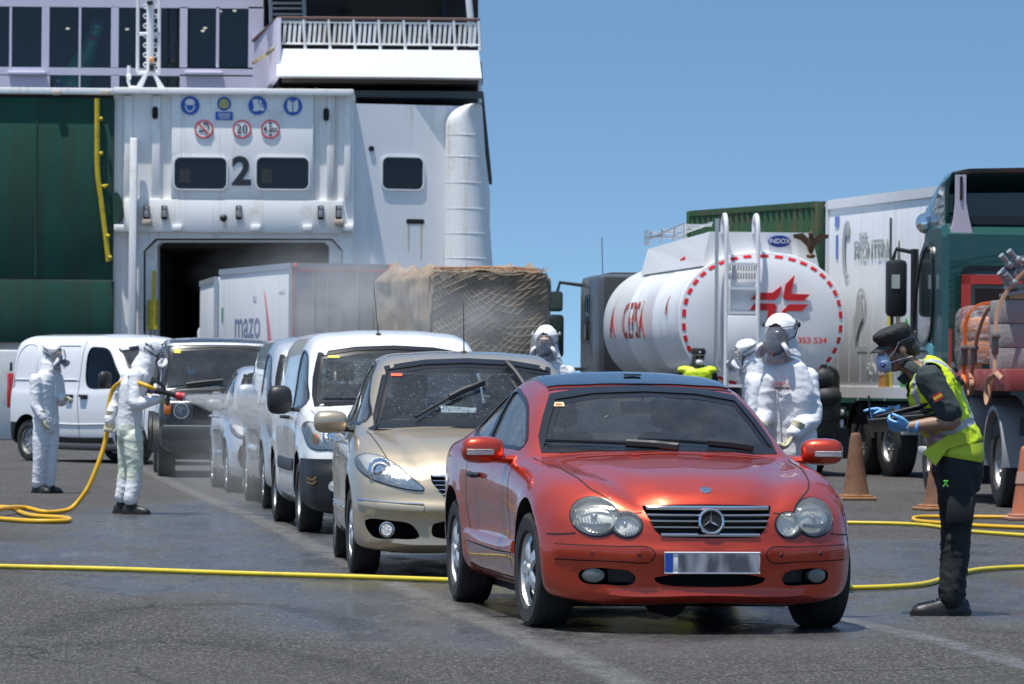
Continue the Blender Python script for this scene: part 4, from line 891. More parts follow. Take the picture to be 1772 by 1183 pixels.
def container(loc, rz, label):
    t = empty('shipping_container', loc, rz, label, 'container', None); G_ = mat('container_green', (.04, .115, .045), .55, var=.25, vs=1.5, streak=((.16, .10, .04), 3, .4), dirt=((.18, .10, .04), 2.5, .3, .7)); L, W_, H = 6.06, 2.44, 2.44
    m = MB()
    for s in (-1, 1):
        pr = []; n = 22
        for k in range(n):
            y = .12 + (L - .24) * k / n; d = (L - .24) / n
            for f, x in ((0, 0), (.28, 0), (.5, .04), (.78, .04)): pr.append((s * (W_ / 2 - .05 + (x if True else 0)) - s * .0, y + d * f))
        top = [(x, y, H - .1) for x, y in pr]; bot = [(x, y, .15) for x, y in pr]; b2 = [(x - s * .03, y, .15) for x, y in pr]; t2 = [(x - s * .03, y, H - .1) for x, y in pr]
        m.rings([bot, top, t2, b2], closed=False, cap0=False, cap1=False)
    m.box((0, L / 2, H - .05), (W_ - .1, L - .1, .04)); m.box((0, L / 2, .1), (W_ - .1, L - .1, .1)); m.box((0, L - .05, H / 2), (W_ - .1, .05, H - .2)); w_ = m.build('corrugated_wall', G_, t, 20)
    m = MB()
    for x in (-1, 1):
        for y in (.06, L - .06): m.box((x * (W_ / 2 - .06), y, H / 2), (.14, .14, H), None, .01)
        for z in (.07, H - .05): m.box((x * (W_ / 2 - .04), L / 2, z), (.09, L - .2, .12))
    for z in (.07, H - .06): m.box((0, .06, z), (W_ - .2, .12, .14)); m.box((0, L - .06, z), (W_ - .2, .12, .14))
    m.build('frame', mat('container_frame', (.03, .085, .03), .6, dirt=((.15, .08, .03), 3, .4)), t)
    for s in (-1, 1):
        m = MB(); m.box((s * .58, .07, H / 2), (1.12, .04, H - .25), None, .005); dr = m.build('door', mat('container_door', (.03, .12, .05), .5, dirt=((.12, .07, .03), 2, .3)), t)
        m = MB()
        for x in (.3, .85): m.tube([(s * x, .02, .15), (s * x, .02, H - .12)], .022, 8); [m.box((s * x, .03, z), (.10, .03, .06)) for z in (.3, .9, 1.5, 2.1)]
        m.build('lock_bar', STEEL, dr)
    for k in range(5): m = MB(); m.prism([(-1.1 + .5 * k * .9, H - .10), (-.95 + .45 * k, H - .10), (-.9 + .45 * k, H - .02), (-1.05 + .45 * k, H - .02)], -.01, -.004); m.build('warning_stripe', mat('stripe_white', (.6, .6, .55), .6), t)
    return t
v = P(1412, 350, 86)
cc = (v.x + 1.13, 86, v.z - 2.44)
container((cc[0], cc[1], v.z - 2.44), R(23), 'rusty green corrugated container showing above the tanker, upper of its stack')
container((cc[0], cc[1], v.z - 4.90), R(23), 'rusty green corrugated container at the foot of its stack behind the tanker')

def white_trailer():
    t = empty('refrigerated_trailer', label='long white lorry trailer with grey lettering, between the tanker and the dark green lorry', cat='trailer')
    W_, L, z0, z1 = 2.5, 11.4, 1.16, 4.10; x0, x1 = -W_ / 2, W_ / 2
    b = box_body(t, x0, x1, 0, L, z0, z1, TRW, rail=mat('rail_white', (.62, .63, .65), .45))
    # y measured from the far (rear) end towards us
    def TL(y, z): return Matrix.Translation((x1 + .018, y, z)) @ RIGHT
    GR = mat('lettering_grey', (.33, .35, .35), .5)
    outline_text(b, 'FRONTERA', .40, GR, TL(2.15, 3.30), .85); outline_text(b, 'DEHESA', .14, GR, TL(1.75, 3.52), .8); outline_text(b, 'FRONTERA', .26, mat('lettering_faint', (.5, .52, .53), .5), TL(2.4, 1.55), .7)
    m = MB(); c = TL(.95, 3.33); m.tube([c @ Vector((.30 * math.cos(a) * .5, -.005, .40 * math.sin(a))) for a in np.linspace(.6, 5.2, 14)], [.02 + .05 * math.sin(math.pi * k / 13) for k in range(14)], 6, flat=.15, up=(1, 0, 0)); m.ell(c @ Vector((.02, 0, .32)), (.01, .10, .13)); m.build('animal_emblem', GR, b)
    m = MB(); c = TL(1.45, 2.30); m.tube([c @ Vector((.22 + .20 * math.cos(a), -.005, .22 + .22 * math.sin(a))) for a in np.linspace(0, 6.28, 18)], .02, 5, loop=True, flat=.3); m.prism([(-.0, -.3), (.16, -.1), (.30, .0), (.22, .32), (.12, .38), (.0, .15), (-.14, -.02), (-.10, -.28)], -.01, .0, 'y', c); m.box((.25, 0, -.42), (.5, .006, .02), c); m.build('figure_emblem', GR, b)
    for z, s_ in ((3.85, .3), (3.42, .2)): pass
    m = MB(); m.box((x1 + .01, .42, 3.78), (.006, .20, .16)); m.box((x1 + .01, .42, 3.40), (.006, .10, .36)); m.build('blue_label', mat('label_pale_blue', (.12, .2, .5), .5), b)
    # tall coloured plume design
    def plume(cols, pts, nm): m = MB(); m.prism(pts, x1 + .004, x1 + (.012 if 'dark' not in cols.name else .016), 'x'); m.build(nm, cols, b, 0)
    plume(mat('plume_yellow', (.62, .52, .08), .5, var=.3, vs=3), [(2.77, 1.2), (2.90, 2.2), (2.95, 3.0), (2.98, 3.6), (3.03, 3.6), (3.05, 2.9), (3.10, 1.9), (3.12, 1.2)], 'plume_motif')
    plume(mat('plume_dark', (.06, .06, .065), .5), [(2.98, 3.1), (2.98, 3.75), (3.05, 3.75), (3.05, 3.1)], 'plume_motif')
    plume(mat('plume_brush', (.14, .13, .11), .6, var=.5, vs=14), tup(bez([(3.32, 1.9), (3.28, 2.6), (3.32, 3.1), (3.40, 3.42), (3.45, 3.1), (3.45, 2.4), (3.42, 1.7)], 4, True)), 'plume_motif')
    plume(mat('plume_orange', (.55, .24, .08), .5, var=.4, vs=5), tup(bez([(2.52, 1.3), (2.67, 1.7), (2.80, 2.1), (2.92, 1.7), (3.02, 1.25), (2.77, 1.22)], 4, True)), 'plume_motif')
    plume(mat('plume_green', (.10, .34, .10), .5, var=.4, vs=5), tup(bez([(3.52, 1.3), (3.62, 2.0), (3.77, 2.3), (4.02, 1.9), (4.17, 1.3)], 4, True)), 'plume_motif')
    m = MB()
    for y in np.arange(.5, L, .55): m.box((x1 + .002, y, (z0 + z1) / 2), (.005, .010, z1 - z0 - .4))
    m.build('panel_joint', mat('joint_grey', (.68, .69, .70), .5), b)
    m = MB(); m.box((0, 6.6, .98), (1.1, 13, .22)); m.box((0, .1, .78), (2.4, .12, .16), None, .02); m.box((1.15, 2.55, 1.0), (.06, 4.6, .12)); m.build('chassis', CHAS, t)
    m = MB(); m.box((1.0, 5.6, .80), (.5, 2.6, .66), None, .02); lk = m.build('pallet_locker', mat('locker_grey', (.17, .18, .185), .5, .3), t)
    m = MB(); m.box((.95, 3.35, .86), (.50, .08, .16), None, .01); q = m.build('tail_light', REDL, t); m = MB(); m.box((.98, 3.395, .86), (.16, .01, .12)); m.build('turn_signal', ORANGEL, q)
    plate(t, Matrix.Translation((.97, 3.40, .67)) @ Matrix.Rotation(math.pi, 4, 'Z'), 'R 6308', w=.5, h=.115, band=False)
    for y in (1.4, 2.7):
        axle(t, y, 1.03, .5, .32)
    m = MB()
    for y in (1.4,):
        rs = []
        for a in np.linspace(5, 175, 14): c, s = math.cos(R(a)), math.sin(R(a)); rs.append([(1.22, y + .6 * c, .5 + .6 * s), (.85, y + .6 * c, .5 + .6 * s), (.85, y + .57 * c, .5 + .57 * s), (1.22, y + .57 * c, .5 + .57 * s)])
        m.rings(rs)
    m.build('mudguard', CHAS, t); m = MB(); m.box((.95, 10.9, .7), (.5, .2, 1.2)); m.box((0, 10.6, .5), (.4, .4, 1.0)); m.build('landing_leg', CHAS, t)
    # the far end sits behind the tanker, the body runs towards us and right
    v = P(1435, 345, 65.6); d = Vector((1.28, -5.5, 0)).normalized(); th = math.atan2(-d.x, d.y)     # local +y points along d
    n = Vector((math.cos(th), math.sin(th), 0)); t.rotation_euler = (0, 0, th)
    t.location = Vector((v.x, 65.6, 0)) - n * x1; return t, th
wt, wth = white_trailer()

def box_lorry():
    t = empty('box_lorry', label='white box lorry with the word mazo on its flank driving out of the ferry', cat='lorry')
    W_, L, z0, z1 = 2.45, 7.2, 1.05, 4.0; b = box_body(t, -W_ / 2, W_ / 2, 0, L, z0, z1, TRW)
    m = MB(); m.box((0, -.02, (z0 + z1) / 2 - .05), (W_ - .12, .03, z1 - z0 - .2)); dr = m.build('rear_door', mat('rear_door_shaded_grey', (.24, .245, .255), .45, var=.1, vs=1.5), t)  # doors greyed down: the shade on the rear face is put into their colour
    m = MB(); m.box((0, -.05, z1 - .05), (W_, .06, .14)); m.box((0, -.045, (z0 + z1) / 2), (.03, .03, z1 - z0 - .2)); [m.tube([(x, -.06, z0), (x, -.06, z1 - .15)], .022, 6) for x in (-.7, -.35, .35, .7)]; m.build('door_frame', mat('frame_grey', (.22, .22, .23), .5), dr)
    m = MB(); m.box((0, -.075, z1 - .14), (W_ - .1, .012, .05)); m.box((-W_ / 2 + .05, -.06, (z0 + z1) / 2), (.05, .02, z1 - z0 - .4)); m.build('reflective_tape', mat('tape_red', (.40, .05, .05), .4), dr)
    m = MB(); [m.ell((x, -.09, z1 - .04), (.05, .03, .05)) for x in (-W_ / 2 + .08, W_ / 2 - .08)]; m.build('marker_light', mat('marker_red', (.9, .03, .02), .2, coat=1), t)
    GR = mat('mazo_grey', (.14, .17, .28), .5); x0 = -W_ / 2 - .004
    def TL(y, z): return Matrix.Translation((x0, y, z)) @ LEFT
    outline_text(b, 'mazo', 1.0, GR, TL(4.25, 2.62), 1.25, .012); outline_text(b, 'SU', .24, GR, TL(3.5, 3.22), 1.2)
    m = MB(); m.prism(tup(bez([(2.55, 3.45), (2.35, 2.9), (2.15, 2.2), (2.2, 1.5), (2.3, 1.1), (1.95, 1.1), (1.75, 1.6), (1.85, 2.3), (2.2, 2.95)], 4, True)), x0 - .01, x0, 'x'); m.build('red_swoosh', mat('swoosh_red', (.50, .06, .12), .45), b, 0)
    outline_text(b, 'MAZO 65', .14, mat('lettering_faint', (.5, .52, .53), .5), TL(.8, 3.35), 1); outline_text(dr, 'MAZO', .2, mat('lettering_dim', (.25, .26, .28), .5), Matrix.Translation((-.35, -.09, 3.6))); outline_text(dr, 'mazo', .3, mat('lettering_dim', (.25, .26, .28), .5), Matrix.Translation((-.4, -.09, 2.9)))
    m = MB(); m.box((-W_ / 2 - .01, 6.85, 2.9), (.02, .12, .35)); m.build('green_label', mat('label_green', (.02, .25, .15), .5), b)
    m = MB(); m.box((0, 3.6, .85), (.9, 8.2, .25)); m.box((0, .1, .65), (2.3, .12, .18)); m.build('chassis', CHAS, t); m = MB(); m.box((0, 8.4, 1.45), (2.3, 1.8, 1.6), None, .12); m.build('cab', WHITEPL, t)
    axle(t, 1.7); axle(t, 8.2)
    v = P(503, 458, 100); th = R(17); t.rotation_euler = (0, 0, th); t.location = Vector((v.x, 100, 0)) + Vector((math.cos(th), math.sin(th), 0)) * W_ / 2
    t2 = empty('box_lorry', label='pale box lorry with blue lettering half inside the ferry doorway, beyond the mazo lorry', cat='lorry')
    b = box_body(t2, -1.2, 1.2, 0, 6, 1.0, 3.95, TRW)
    for z, s_ in ((3.0, 'TRANSPORTES'), (2.55, 'FRIO'), (2.1, 'TF 922')): outline_text(b, s_, .26, mat('lettering_blue', (.04, .10, .34), .5), Matrix.Translation((0, -.035, z)), .8, .004)
    m = MB(); m.box((0, 3, .8), (.9, 6.5, .25)); m.box((0, .05, .6), (2.2, .1, .16)); m.build('chassis', CHAS, t2); m = MB(); m.box((0, 7, 1.7), (2.3, 1.6, 2.1), None, .12); m.build('cab', WHITEPL, t2); axle(t2, 1.2); axle(t2, 6.8)
    v = P(345, 474, 112); t2.location = (v.x + 1.62, 112, 0); t2.rotation_euler = (0, 0, R(8)); return t
box_lorry()

def hay_lorry():
    t = empty('flatbed_lorry', label='lorry with a teal cab under the netted straw load, left of the tanker', cat='lorry')
    m = MB(); m.box((0, 4, 1.1), (2.45, 8.2, .16)); m.box((0, 4, .85), (.9, 9, .25)); m.box((0, .0, .8), (2.4, .1, .2)); m.build('load_bed', CHAS, t)
    m = MB(); m.box((0, 9.3, 1.9), (2.4, 1.8, 2.4), None, .15); cab = m.build('cab', mat('cab_teal', (.03, .22, .19), .35, coat=.6), t); m = MB(); m.box((0, 8.38, 2.4), (1.6, .02, .6), None, .005); m.build('rear_window', mat('dark_window', (.006, .007, .009), .12), cab)
    m = MB(); m.ell((-.5, 8.6, 3.3), (.1, .1, .08)); m.ell((-.8, 8.7, 3.25), (.09, .09, .08)); m.build('roof_lamp', CHROME, cab)
    axle(t, 1.5); axle(t, 2.8); axle(t, 9.2)
    v = P(750, 470, 95); th = R(13); t.rotation_euler = (0, 0, th); n = Vector((math.cos(th), math.sin(th), 0)); t.location = Vector((v.x, 95, 0)) + n * 1.27
    # the load
    rng = np.random.RandomState(3); W_, L, z0, z1 = 2.56, 8.9, 1.18, 3.74
    HAY = mat('straw_brown', (.25, .18, .115), .95, bump=1.0, bs=18, var=.5, vs=4, streak=((.42, .36, .29), 5, .5))
    NET = mat('net_cord', (.24, .19, .135), .9)
    ld = empty('netted_load', t.location, th, 'brown straw load bulging under a coarse net on the lorry with the teal cab', 'load')
    m = MB()
    def bump(p, a=.06): return 1.5 * a * (noise.noise(Vector(p) * .9) + .6 * noise.noise(Vector(p) * 2.3))
    nu, nv = 90, 26; sec_ = []
    per = [(-W_ / 2, z0), (-W_ / 2, z1 - .12), (-W_ / 2 + .14, z1), (W_ / 2 - .14, z1), (W_ / 2, z1 - .12), (W_ / 2, z0)]
    path = []
    for i in range(len(per) - 1):
        n_ = max(2, int(math.dist(per[i], per[i + 1]) / .09)); path += [tuple(np.array(per[i]) * (1 - k / n_) + np.array(per[i + 1]) * k / n_) for k in range(n_)]
    path.append(per[-1]); rs = []
    for y in np.linspace(0, L, 110):
        r = []
        for x, z in path:
            p = Vector((x, y, z)); o = bump(p, .07) + .26 * abs(math.sin(y * 1.55 + .6 * noise.noise(Vector((0, y, z))))) * (1 if abs(x) > W_ / 2 - .2 else .3)
            nx = math.copysign(1, x) if z < z1 - .1 else 0; nz = 0 if z < z1 - .1 else 1
            r.append((x + nx * o, y, z + nz * (o * .8 + .16 * noise.noise(Vector((x * .9, y * .8, 4))) + .06 * noise.noise(Vector((x * 2, y * 1.5, 9))))))
        rs.append(r)
    m.rings(rs, closed=False, cap0=False, cap1=False)
    g = []; nx_, nz_ = 36, 36
    for i in range(nz_ + 1):
        z = z0 + (z1 - z0 - .02) * i / nz_; row = []
        for j in range(nx_ + 1):
            x = -W_ / 2 + W_ * j / nx_; o = .10 * (1 - (2 * x / W_) ** 4) + bump((x, 3, z), .05); row.append((x, -o, z))
        g.append(row)
    m.rings(g, closed=False, cap0=False, cap1=False); m.box((0, L / 2, z0 - .01), (W_ - .1, L - .1, .04)); m.box((0, L - .02, (z0 + z1) / 2), (W_ - .1, .06, z1 - z0 - .1))
    m.build('straw', HAY, ld, 60)
    # net: sagging diagonal cords over the rear, long folds on the flank
    m = MB()
    def face(x, z):
        o = .10 * (1 - (2 * x / W_) ** 4) + bump((x, 3, z), .05); return Vector((x, -o - .015, z))
    for fam in (1, -1):
        for k in range(-20, 34):
            pts = []
            for s_ in np.linspace(0, 1, 20):
                x = -W_ / 2 + W_ * s_; z = z0 + k * .145 + fam * (x * .55 + .30 * math.sin(x * 1.3 + k * .1)) - .25 * math.cos(x * 1.6) + .05 * noise.noise(Vector((x * 2, k, 0)))
                if z0 < z < z1 - .03: pts.append(face(x, z))
                elif len(pts) > 1: m.tube(pts, .014, 4); pts = []
                else: pts = []
            if len(pts) > 1: m.tube(pts, .014, 4)
    for y in np.arange(.15, L, .33):
        pts = []
        for x, z in path[::3]:
            o = bump((x, y, z), .05) + .09; nx = math.copysign(1, x) if z < z1 - .1 else 0; nz = 0 if z < z1 - .1 else 1; pts.append((x + nx * o, y + .05 * math.sin(z * 3), z + nz * o))
        m.tube(pts, .015, 4)
    m.build('cargo_net', NET, ld)
    m = MB()
    for k in range(420):
        x = rng.uniform(-W_ / 2, W_ / 2); y = rng.uniform(-.08, L) if k % 3 else rng.uniform(-.1, .4); a = rng.uniform(0, 6.28); p = Vector((x, y, z1 + .02)); q = p + Vector((.16 * math.cos(a), .16 * math.sin(a), rng.uniform(.0, .10))); m.tube([p, q], .006, 3)
    tag(m.build('loose_straw', HAY, ld), kind='stuff')
    m = MB(); m.tube([(-W_ / 2, -.02, z1 + .07), (0, -.05, z1 + .09), (W_ / 2 - .3, -.03, z1 + .05)], .03, 6, flat=.5); m.tube([(-W_ / 2 - .1, 2.6, z0), (-W_ / 2 - .12, 2.6, z1), (W_ / 2, 2.6, z1 + .1)], .03, 5, flat=.4); m.build('orange_strap', mat('strap_orange', (.60, .20, .07), .7), ld)
    return t
hay_lorry()

def green_lorry():
    t = empty('flatbed_lorry', label='dark green flatbed lorry loaded with concrete blocks at the right edge', cat='lorry')
    GP = mat('lorry_green_paint', (.005, .058, .050), .28, coat=.8, var=.12, vs=1.5, dirt=((.10, .10, .09), 2, .2, .3)); W_ = 2.46; x0 = -W_ / 2
    # local y grows away from us: bed from 0, cab in front of it
    yc = 4.3                                                  # back wall of the cab
    prof = [(yc, .95), (yc, 3.12), (yc + .15, 3.25), (yc + 1.1, 3.25), (yc + 1.75, 2.95), (yc + 2.15, 2.0), (yc + 2.2, .95)]
    m = MB(); rs = []
    for x in (x0, x0 + .07, W_ / 2 - .07, W_ / 2):
        k = .05 if abs(x) > W_ / 2 - .02 else 0; cy_, cz_ = yc + 1.1, 2.1; rs.append([(x, cy_ + (a - cy_) * (1 - k), cz_ + (b - cz_) * (1 - k)) for a, b in prof])
    m.rings(rs); m.box((0, yc + 1.1, .75), (2.3, 1.9, .5), None, .05); cab = m.build('cab', GP, t, 30)
    m = MB(); m.prism(rrect(-.98, .60, 2.12, 2.70, .08), yc - .012, yc + .02); bw = m.build('rear_window', mat('dim_window', (.05, .07, .075), .08), cab)
    m = MB(); o = rrect(-.98, .60, 2.12, 2.70, .08); m.rings([[(a, yc - d, b) for a, b in oo] for oo, d in ((o, .0), (o, .03), (inset(o, -.05), .03), (inset(o, -.05), 0))], loop=True); m.build('window_seal', TRIM, bw)
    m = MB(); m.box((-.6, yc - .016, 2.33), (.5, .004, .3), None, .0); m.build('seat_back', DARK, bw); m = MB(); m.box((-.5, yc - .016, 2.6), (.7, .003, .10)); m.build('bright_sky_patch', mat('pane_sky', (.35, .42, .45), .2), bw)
    # flank: window, door seams, mirror
    for s in (-1, 1):
        fx = s * (W_ / 2 + .004)
        o = tup(bez([(yc + .75, 2.05), (yc + .80, 2.95), (yc + 1.15, 2.98), (yc + 1.62, 2.72), (yc + 1.95, 2.0), (yc + 1.4, 1.85)], 4, True)); m = MB(); m.prism(o, fx - .01, fx + .01, 'x'); q = m.build('side_window', mat('lorry_glass', (.03, .05, .055), .06, coat=.5), cab)
        m = MB(); m.rings([[(fx + s * d, a, b) for a, b in oo] for oo, d in ((o, 0), (o, .025), (inset(o, -.05), .025), (inset(o, -.05), 0))], loop=True); m.build('window_seal', TRIM, q)
        m = MB(); m.prism([(yc + .62, 1.8), (yc + 2.0, 2.02), (yc + 2.02, 1.92), (yc + .62, 1.68)], fx - .01, fx + .012, 'x'); m.build('pale_stripe', mat('stripe_teal', (.10, .42, .44), .4), cab)
        m = MB(); m.box((fx, yc + .66, 1.9), (.012, .02, 2.0)); m.box((fx, yc + 1.35, 1.55), (.012, 1.4, .02)); m.box((fx, yc + 2.04, 1.8), (.012, .02, 1.6)); m.build('door_seam', DARK, cab)
        m = MB(); m.box((s * (W_ / 2 - .02), yc + .25, .95), (.06, 1.6, .55), None, .02); m.box((s * (W_ / 2 + .02), yc + 1.0, .55), (.10, .6, .10), None, .02); m.build('step', mat('step_grey', (.5, .5, .5), .5), cab)
        m = MB(); m.tube([(s * 1.2, yc + 2.02, 2.95), (s * 1.45, yc + 2.1, 3.0), (s * 1.5, yc + 2.1, 2.85)], .028, 6); m.tube([(s * 1.2, yc + 2.0, 1.75), (s * 1.5, yc + 2.1, 1.75), (s * 1.5, yc + 2.1, 2.2)], .022, 6); m.tube([(s * 1.24, yc + 2.0, 3.0), (s * 1.24, yc + 2.0, 1.7)], .05, 6); m.box((s * 1.45, yc + 2.1, 2.52), (.26, .16, .70), None, .06); mm = m.build('mirror', BLACK, cab)
        m = MB(); m.box((s * 1.47, yc + 2.015, 2.6), (.10, .01, .17)); m.build('mirror_glass', mat('mirror_pale', (.5, .56, .5), .2), mm)
    m = MB(); m.prism([(yc + .1, 3.24), (yc + 1.0, 3.26), (yc + 1.7, 3.02), (yc + 1.78, 3.10), (yc + 1.05, 3.36), (yc + .1, 3.34)], x0 + .1, W_ / 2 - .1, 'x'); m.build('sun_visor', TRIM, cab)
    for x, y, z, r in ((-1.18, yc + 1.5, 3.30, .13), (-1.06, yc + 1.55, 3.42, .125), (-.86, yc + 1.4, 3.34, .10), (-.80, yc + 1.5, 3.42, .09)):
        m = MB(); m.lathe([(.001, -.11), (r * .6, -.10), (r * .95, -.02), (r, .05), (r * .9, .08), (.001, .10)], 18, Matrix.Translation((x, y, z)) @ rot(-90, 0, 0)); m.tube([(x, y, z - .05), (x, y + .05, z - .25)], .02, 6); m.build('roof_lamp', CHROME, cab)
    m = MB(); m.tube([(-.86, yc + 1.3, 3.3), (-.84, yc + 1.3, 3.9)], .008, 5); m.build('aerial', BLACK, cab)
    # roof air deflector: a hollow scoop, open to the rear
    pr = [(-1.15, 3.16), (-1.19, 3.3), (-1.19, 3.72), (-1.10, 3.86), (-.9, 3.90), (.85, 3.95), (1.05, 3.9), (1.16, 3.75), (1.16, 3.3), (1.12, 3.16)]
    m = MB(); rs = []
    for y, k in ((yc + .15, 1.0), (yc + .7, .96), (yc + 1.4, .70)):
        rs.append([(a * (.9 + .1 * k), y, 3.2 + (b - 3.2) * k) for a, b in pr])
    inn = [[(a * .95, y + .02, 3.2 + (b - 3.2) * .93) for a, y, b in r] for r in rs]
    m.rings([inn[2], inn[1], inn[0], rs[0], rs[1], rs[2]], closed=False, cap0=False, cap1=False); m.add(rs[2] + [], [list(range(len(pr)))]); df = m.build('roof_deflector', GP, cab, 40)
    m = MB(); m.prism([(a - .56, b) for a, b in [(-.60, 3.06), (-.30, 3.06), (-.36, 3.3), (-.40, 3.5), (-.40, 3.82), (-.52, 3.82), (-.52, 3.5), (-.54, 3.3)]], yc + .02, yc + .10); dl = m.build('deflector_bracket', mat('bracket_pale', (.50, .48, .55), .45), df); m = MB(); m.box((-1.02, yc + .012, 3.66), (.03, .02, .28)); m.build('bracket_slot', DARK, dl)
    m = MB(); m.box((-.1, yc + .3, 3.30), (.5, .1, .10)); m.build('red_beacon_bar', mat('beacon_red', (.5, .03, .03), .4), df)
    # chassis, wheels, mudguards
    m = MB(); m.box((0, 2.5, .92), (.9, 8, .26)); m.box((0, .1, .9), (2.2, .1, .2)); m.box((.1, 3.2, .75), (1.6, .9, .4)); m.box((-.95, 3.5, .48), (.4, .3, .56)); m.build('chassis', CHAS, t)
    m = MB(); m.lathe([(.001, -.35), (.26, -.35), (.3, -.3), (.3, .3), (.26, .35), (.001, .35)], 24, Matrix.Translation((-.95, 2.75, .93)) @ rot(0, 90, 0)); m.build('air_tank', GREYF, t, 40); m = MB(); m.box((-.9, 3.4, 1.06), (.55, .5, .5), None, .03); m.build('battery_box', mat('box_grey', (.40, .40, .38), .6), t)
    axle(t, 5.45, 1.05, .49, .3); 
    for s in (-1, 1): wheel(t, s * 1.0, 1.15, .50, .30, s, kind='steel', rimR=.29)
    for s in (-1, 1):
        m = MB(); rs = []
        for a in np.linspace(-5, 185, 20): c, q = math.cos(R(a)), math.sin(R(a)); rs.append([(s * 1.20, 1.15 + .62 * c, .5 + .62 * q), (s * .8, 1.15 + .62 * c, .5 + .62 * q), (s * .8, 1.15 + .57 * c, .5 + .57 * q), (s * 1.20, 1.15 + .57 * c, .5 + .57 * q)])
        m.rings(rs); m.build('mudguard', GREYF, t, 30)
    BR = mat('bed_red', (.30, .045, .04), .55, dirt=((.3, .25, .2), 4, .4, .5)); m = MB(); m.box((0, 2.0, 1.44), (2.5, 4.3, .10)); m.box((-1.235, 2.0, 1.40), (.05, 4.3, .24), None, .01); m.box((1.235, 2.0, 1.40), (.05, 4.3, .24), None, .01); m.box((0, -.13, 1.40), (2.5, .05, .24), None, .01); m.build('load_bed', BR, t)
    m = MB(); m.box((-1.0, 4.05, 2.05), (.10, .08, 1.15)); m.box((1.0, 4.05, 2.05), (.10, .08, 1.15)); m.box((0, 4.05, 2.58), (2.1, .08, .11)); m.box((-1.18, 4.05, 1.75), (.03, .06, .5)); m.build('headboard', mat('frame_red', (.42, .04, .03), .5), t)
    v = P(1630, 650, 51); th = R(4); t.rotation_euler = (0, 0, th); t.location = Vector((v.x, 51, 0)) - Matrix.Rotation(th, 3, 'Z') @ Vector((x0, yc, 0))
    Mw = Matrix.Translation(t.location) @ Matrix.Rotation(th, 4, 'Z')
    def cargo(name, label, cat, x, y, z): return empty(name, Mw @ Vector((x, y, z)), th, label, cat)
    # wrapped orange goods on a pallet
    c = cargo('wrapped_pallet', 'orange goods in shiny clear wrap strapped on the green lorry', 'pallet', -.76, 3.0, 1.49)
    m = MB(); [m.box((0, y, .10), (.85, .10, .02)) for y in np.linspace(-.5, .5, 6)]; [m.box((x, 0, .045), (.09, 1.1, .09)) for x in (-.38, 0, .38)]; m.build('pallet', mat('pallet_wood', (.16, .10, .06), .9), c)
    m = MB(); [m.box((x, y, z), (.38, .40, .26), None, .08) for x in (-.19, .19) for y in (-.3, .1, .5) for z in (.25, .50)]; m.build('orange_sack', mat('sack_orange', (.55, .19, .05), .7, bump=.6, bs=12), c)
    WR = bpy.data.materials.new('clear_wrap'); WR.use_nodes = True; nt = WR.node_tree; b = nt.nodes['Principled BSDF']; b.inputs['Base Color'].default_value = (.75, .76, .8, 1); b.inputs['Roughness'].default_value = .15; vv = coords(nt, (1, 1, 2.5)); nz = noise_n(nt, vv, 7, 6, .7); nt.links.new(ramp(nt, nz, [(.40, .06), (.68, .55)]), b.inputs['Alpha']); bp = nn(nt, 'Bump'); bp.inputs['Strength'].default_value = 1; bp.inputs['Distance'].default_value = .06; nt.links.new(noise_n(nt, vv, 9, 5, .7), bp.inputs['Height']); nt.links.new(bp.outputs[0], b.inputs['Normal'])
    m = MB(); rs = []
    for z, k in ((.10, 1.0), (.25, 1.04), (.5, 1.05), (.66, 1.03), (.72, .97), (.76, .8)):
        rs.append([((.45 * k) * math.copysign(abs(math.cos(a)) ** .35, math.cos(a)) + .02 * noise.noise(Vector((a * 3, z * 9, 0))), .08 + (.62 * k) * math.copysign(abs(math.sin(a)) ** .35, math.sin(a)), z + .03 * noise.noise(Vector((a * 2, z, 5)))) for a in np.linspace(0, 6.283, 41)[:-1]])
    m.rings(rs, cap0=False); m.build('clear_wrap', WR, c, 50); m = MB(); m.box((-.14, -.575, .55), (.24, .01, .17)); m.box((-.0, -.575, .55), (.0, .01, .1)); m.build('paper_label', mat('label_bluegrey', (.28, .33, .37), .6), c)
    # concrete blocks
    BL = mat('concrete_block', (.30, .29, .285), .95, bump=1, bs=60, var=.15, vs=20)
    k = 0; names = {0: 'left bottom', 1: 'left middle', 2: 'left top', 3: 'right bottom', 4: 'right middle', 5: 'right top'}
    where = ['grey concrete block at the foot of the left column on the green lorry', 'grey concrete block in the middle of the left column on the green lorry', 'grey concrete block on top of the left column, under the wire bundle', 'grey concrete block at the foot of the right column on the green lorry', 'grey concrete block in the middle of the right column on the green lorry', 'grey concrete block on top of the right column on the green lorry']
    for i in range(2):
        for j in range(3):
            b = empty('concrete_block', Mw @ Vector((-1.0 + i * .42, 1.0, 1.495 + .265 * j)), th, where[i * 3 + j], 'block', 'concrete blocks on the green lorry')
            m = MB(); m.box((0, .32, .13), (.30 if i == 0 else .40, .66, .26), None, .012); m.build('block_body', BL, b)
            if i == 0: m = MB(); m.box((.18, .34, .13), (.06, .62, .25)); m.build('block_recess', mat('block_shade', (.22, .215, .21), .95), b)
    c = cargo('metal_bundle', 'bundle of grey steel parts lying on timber above the concrete blocks', 'scaffold parts', -.62, 1.25, 2.295)
    m = MB(); m.box((.02, 0, .03), (.9, .5, .06)); m.build('timber', mat('timber_tan', (.42, .28, .12), .8), c); rng = np.random.RandomState(5); SC = mat('galvanised', (.33, .34, .35), .5, .5)
    m = MB()
    for q in range(7): m.box((.1 + .05 * q, -.1 + .06 * q, .12 + .075 * q), (1.15 - .05 * q, .36, .035), rot(0, -9, 4 * (q % 3 - 1)))
    m.build('steel_channel', SC, c); m = MB()
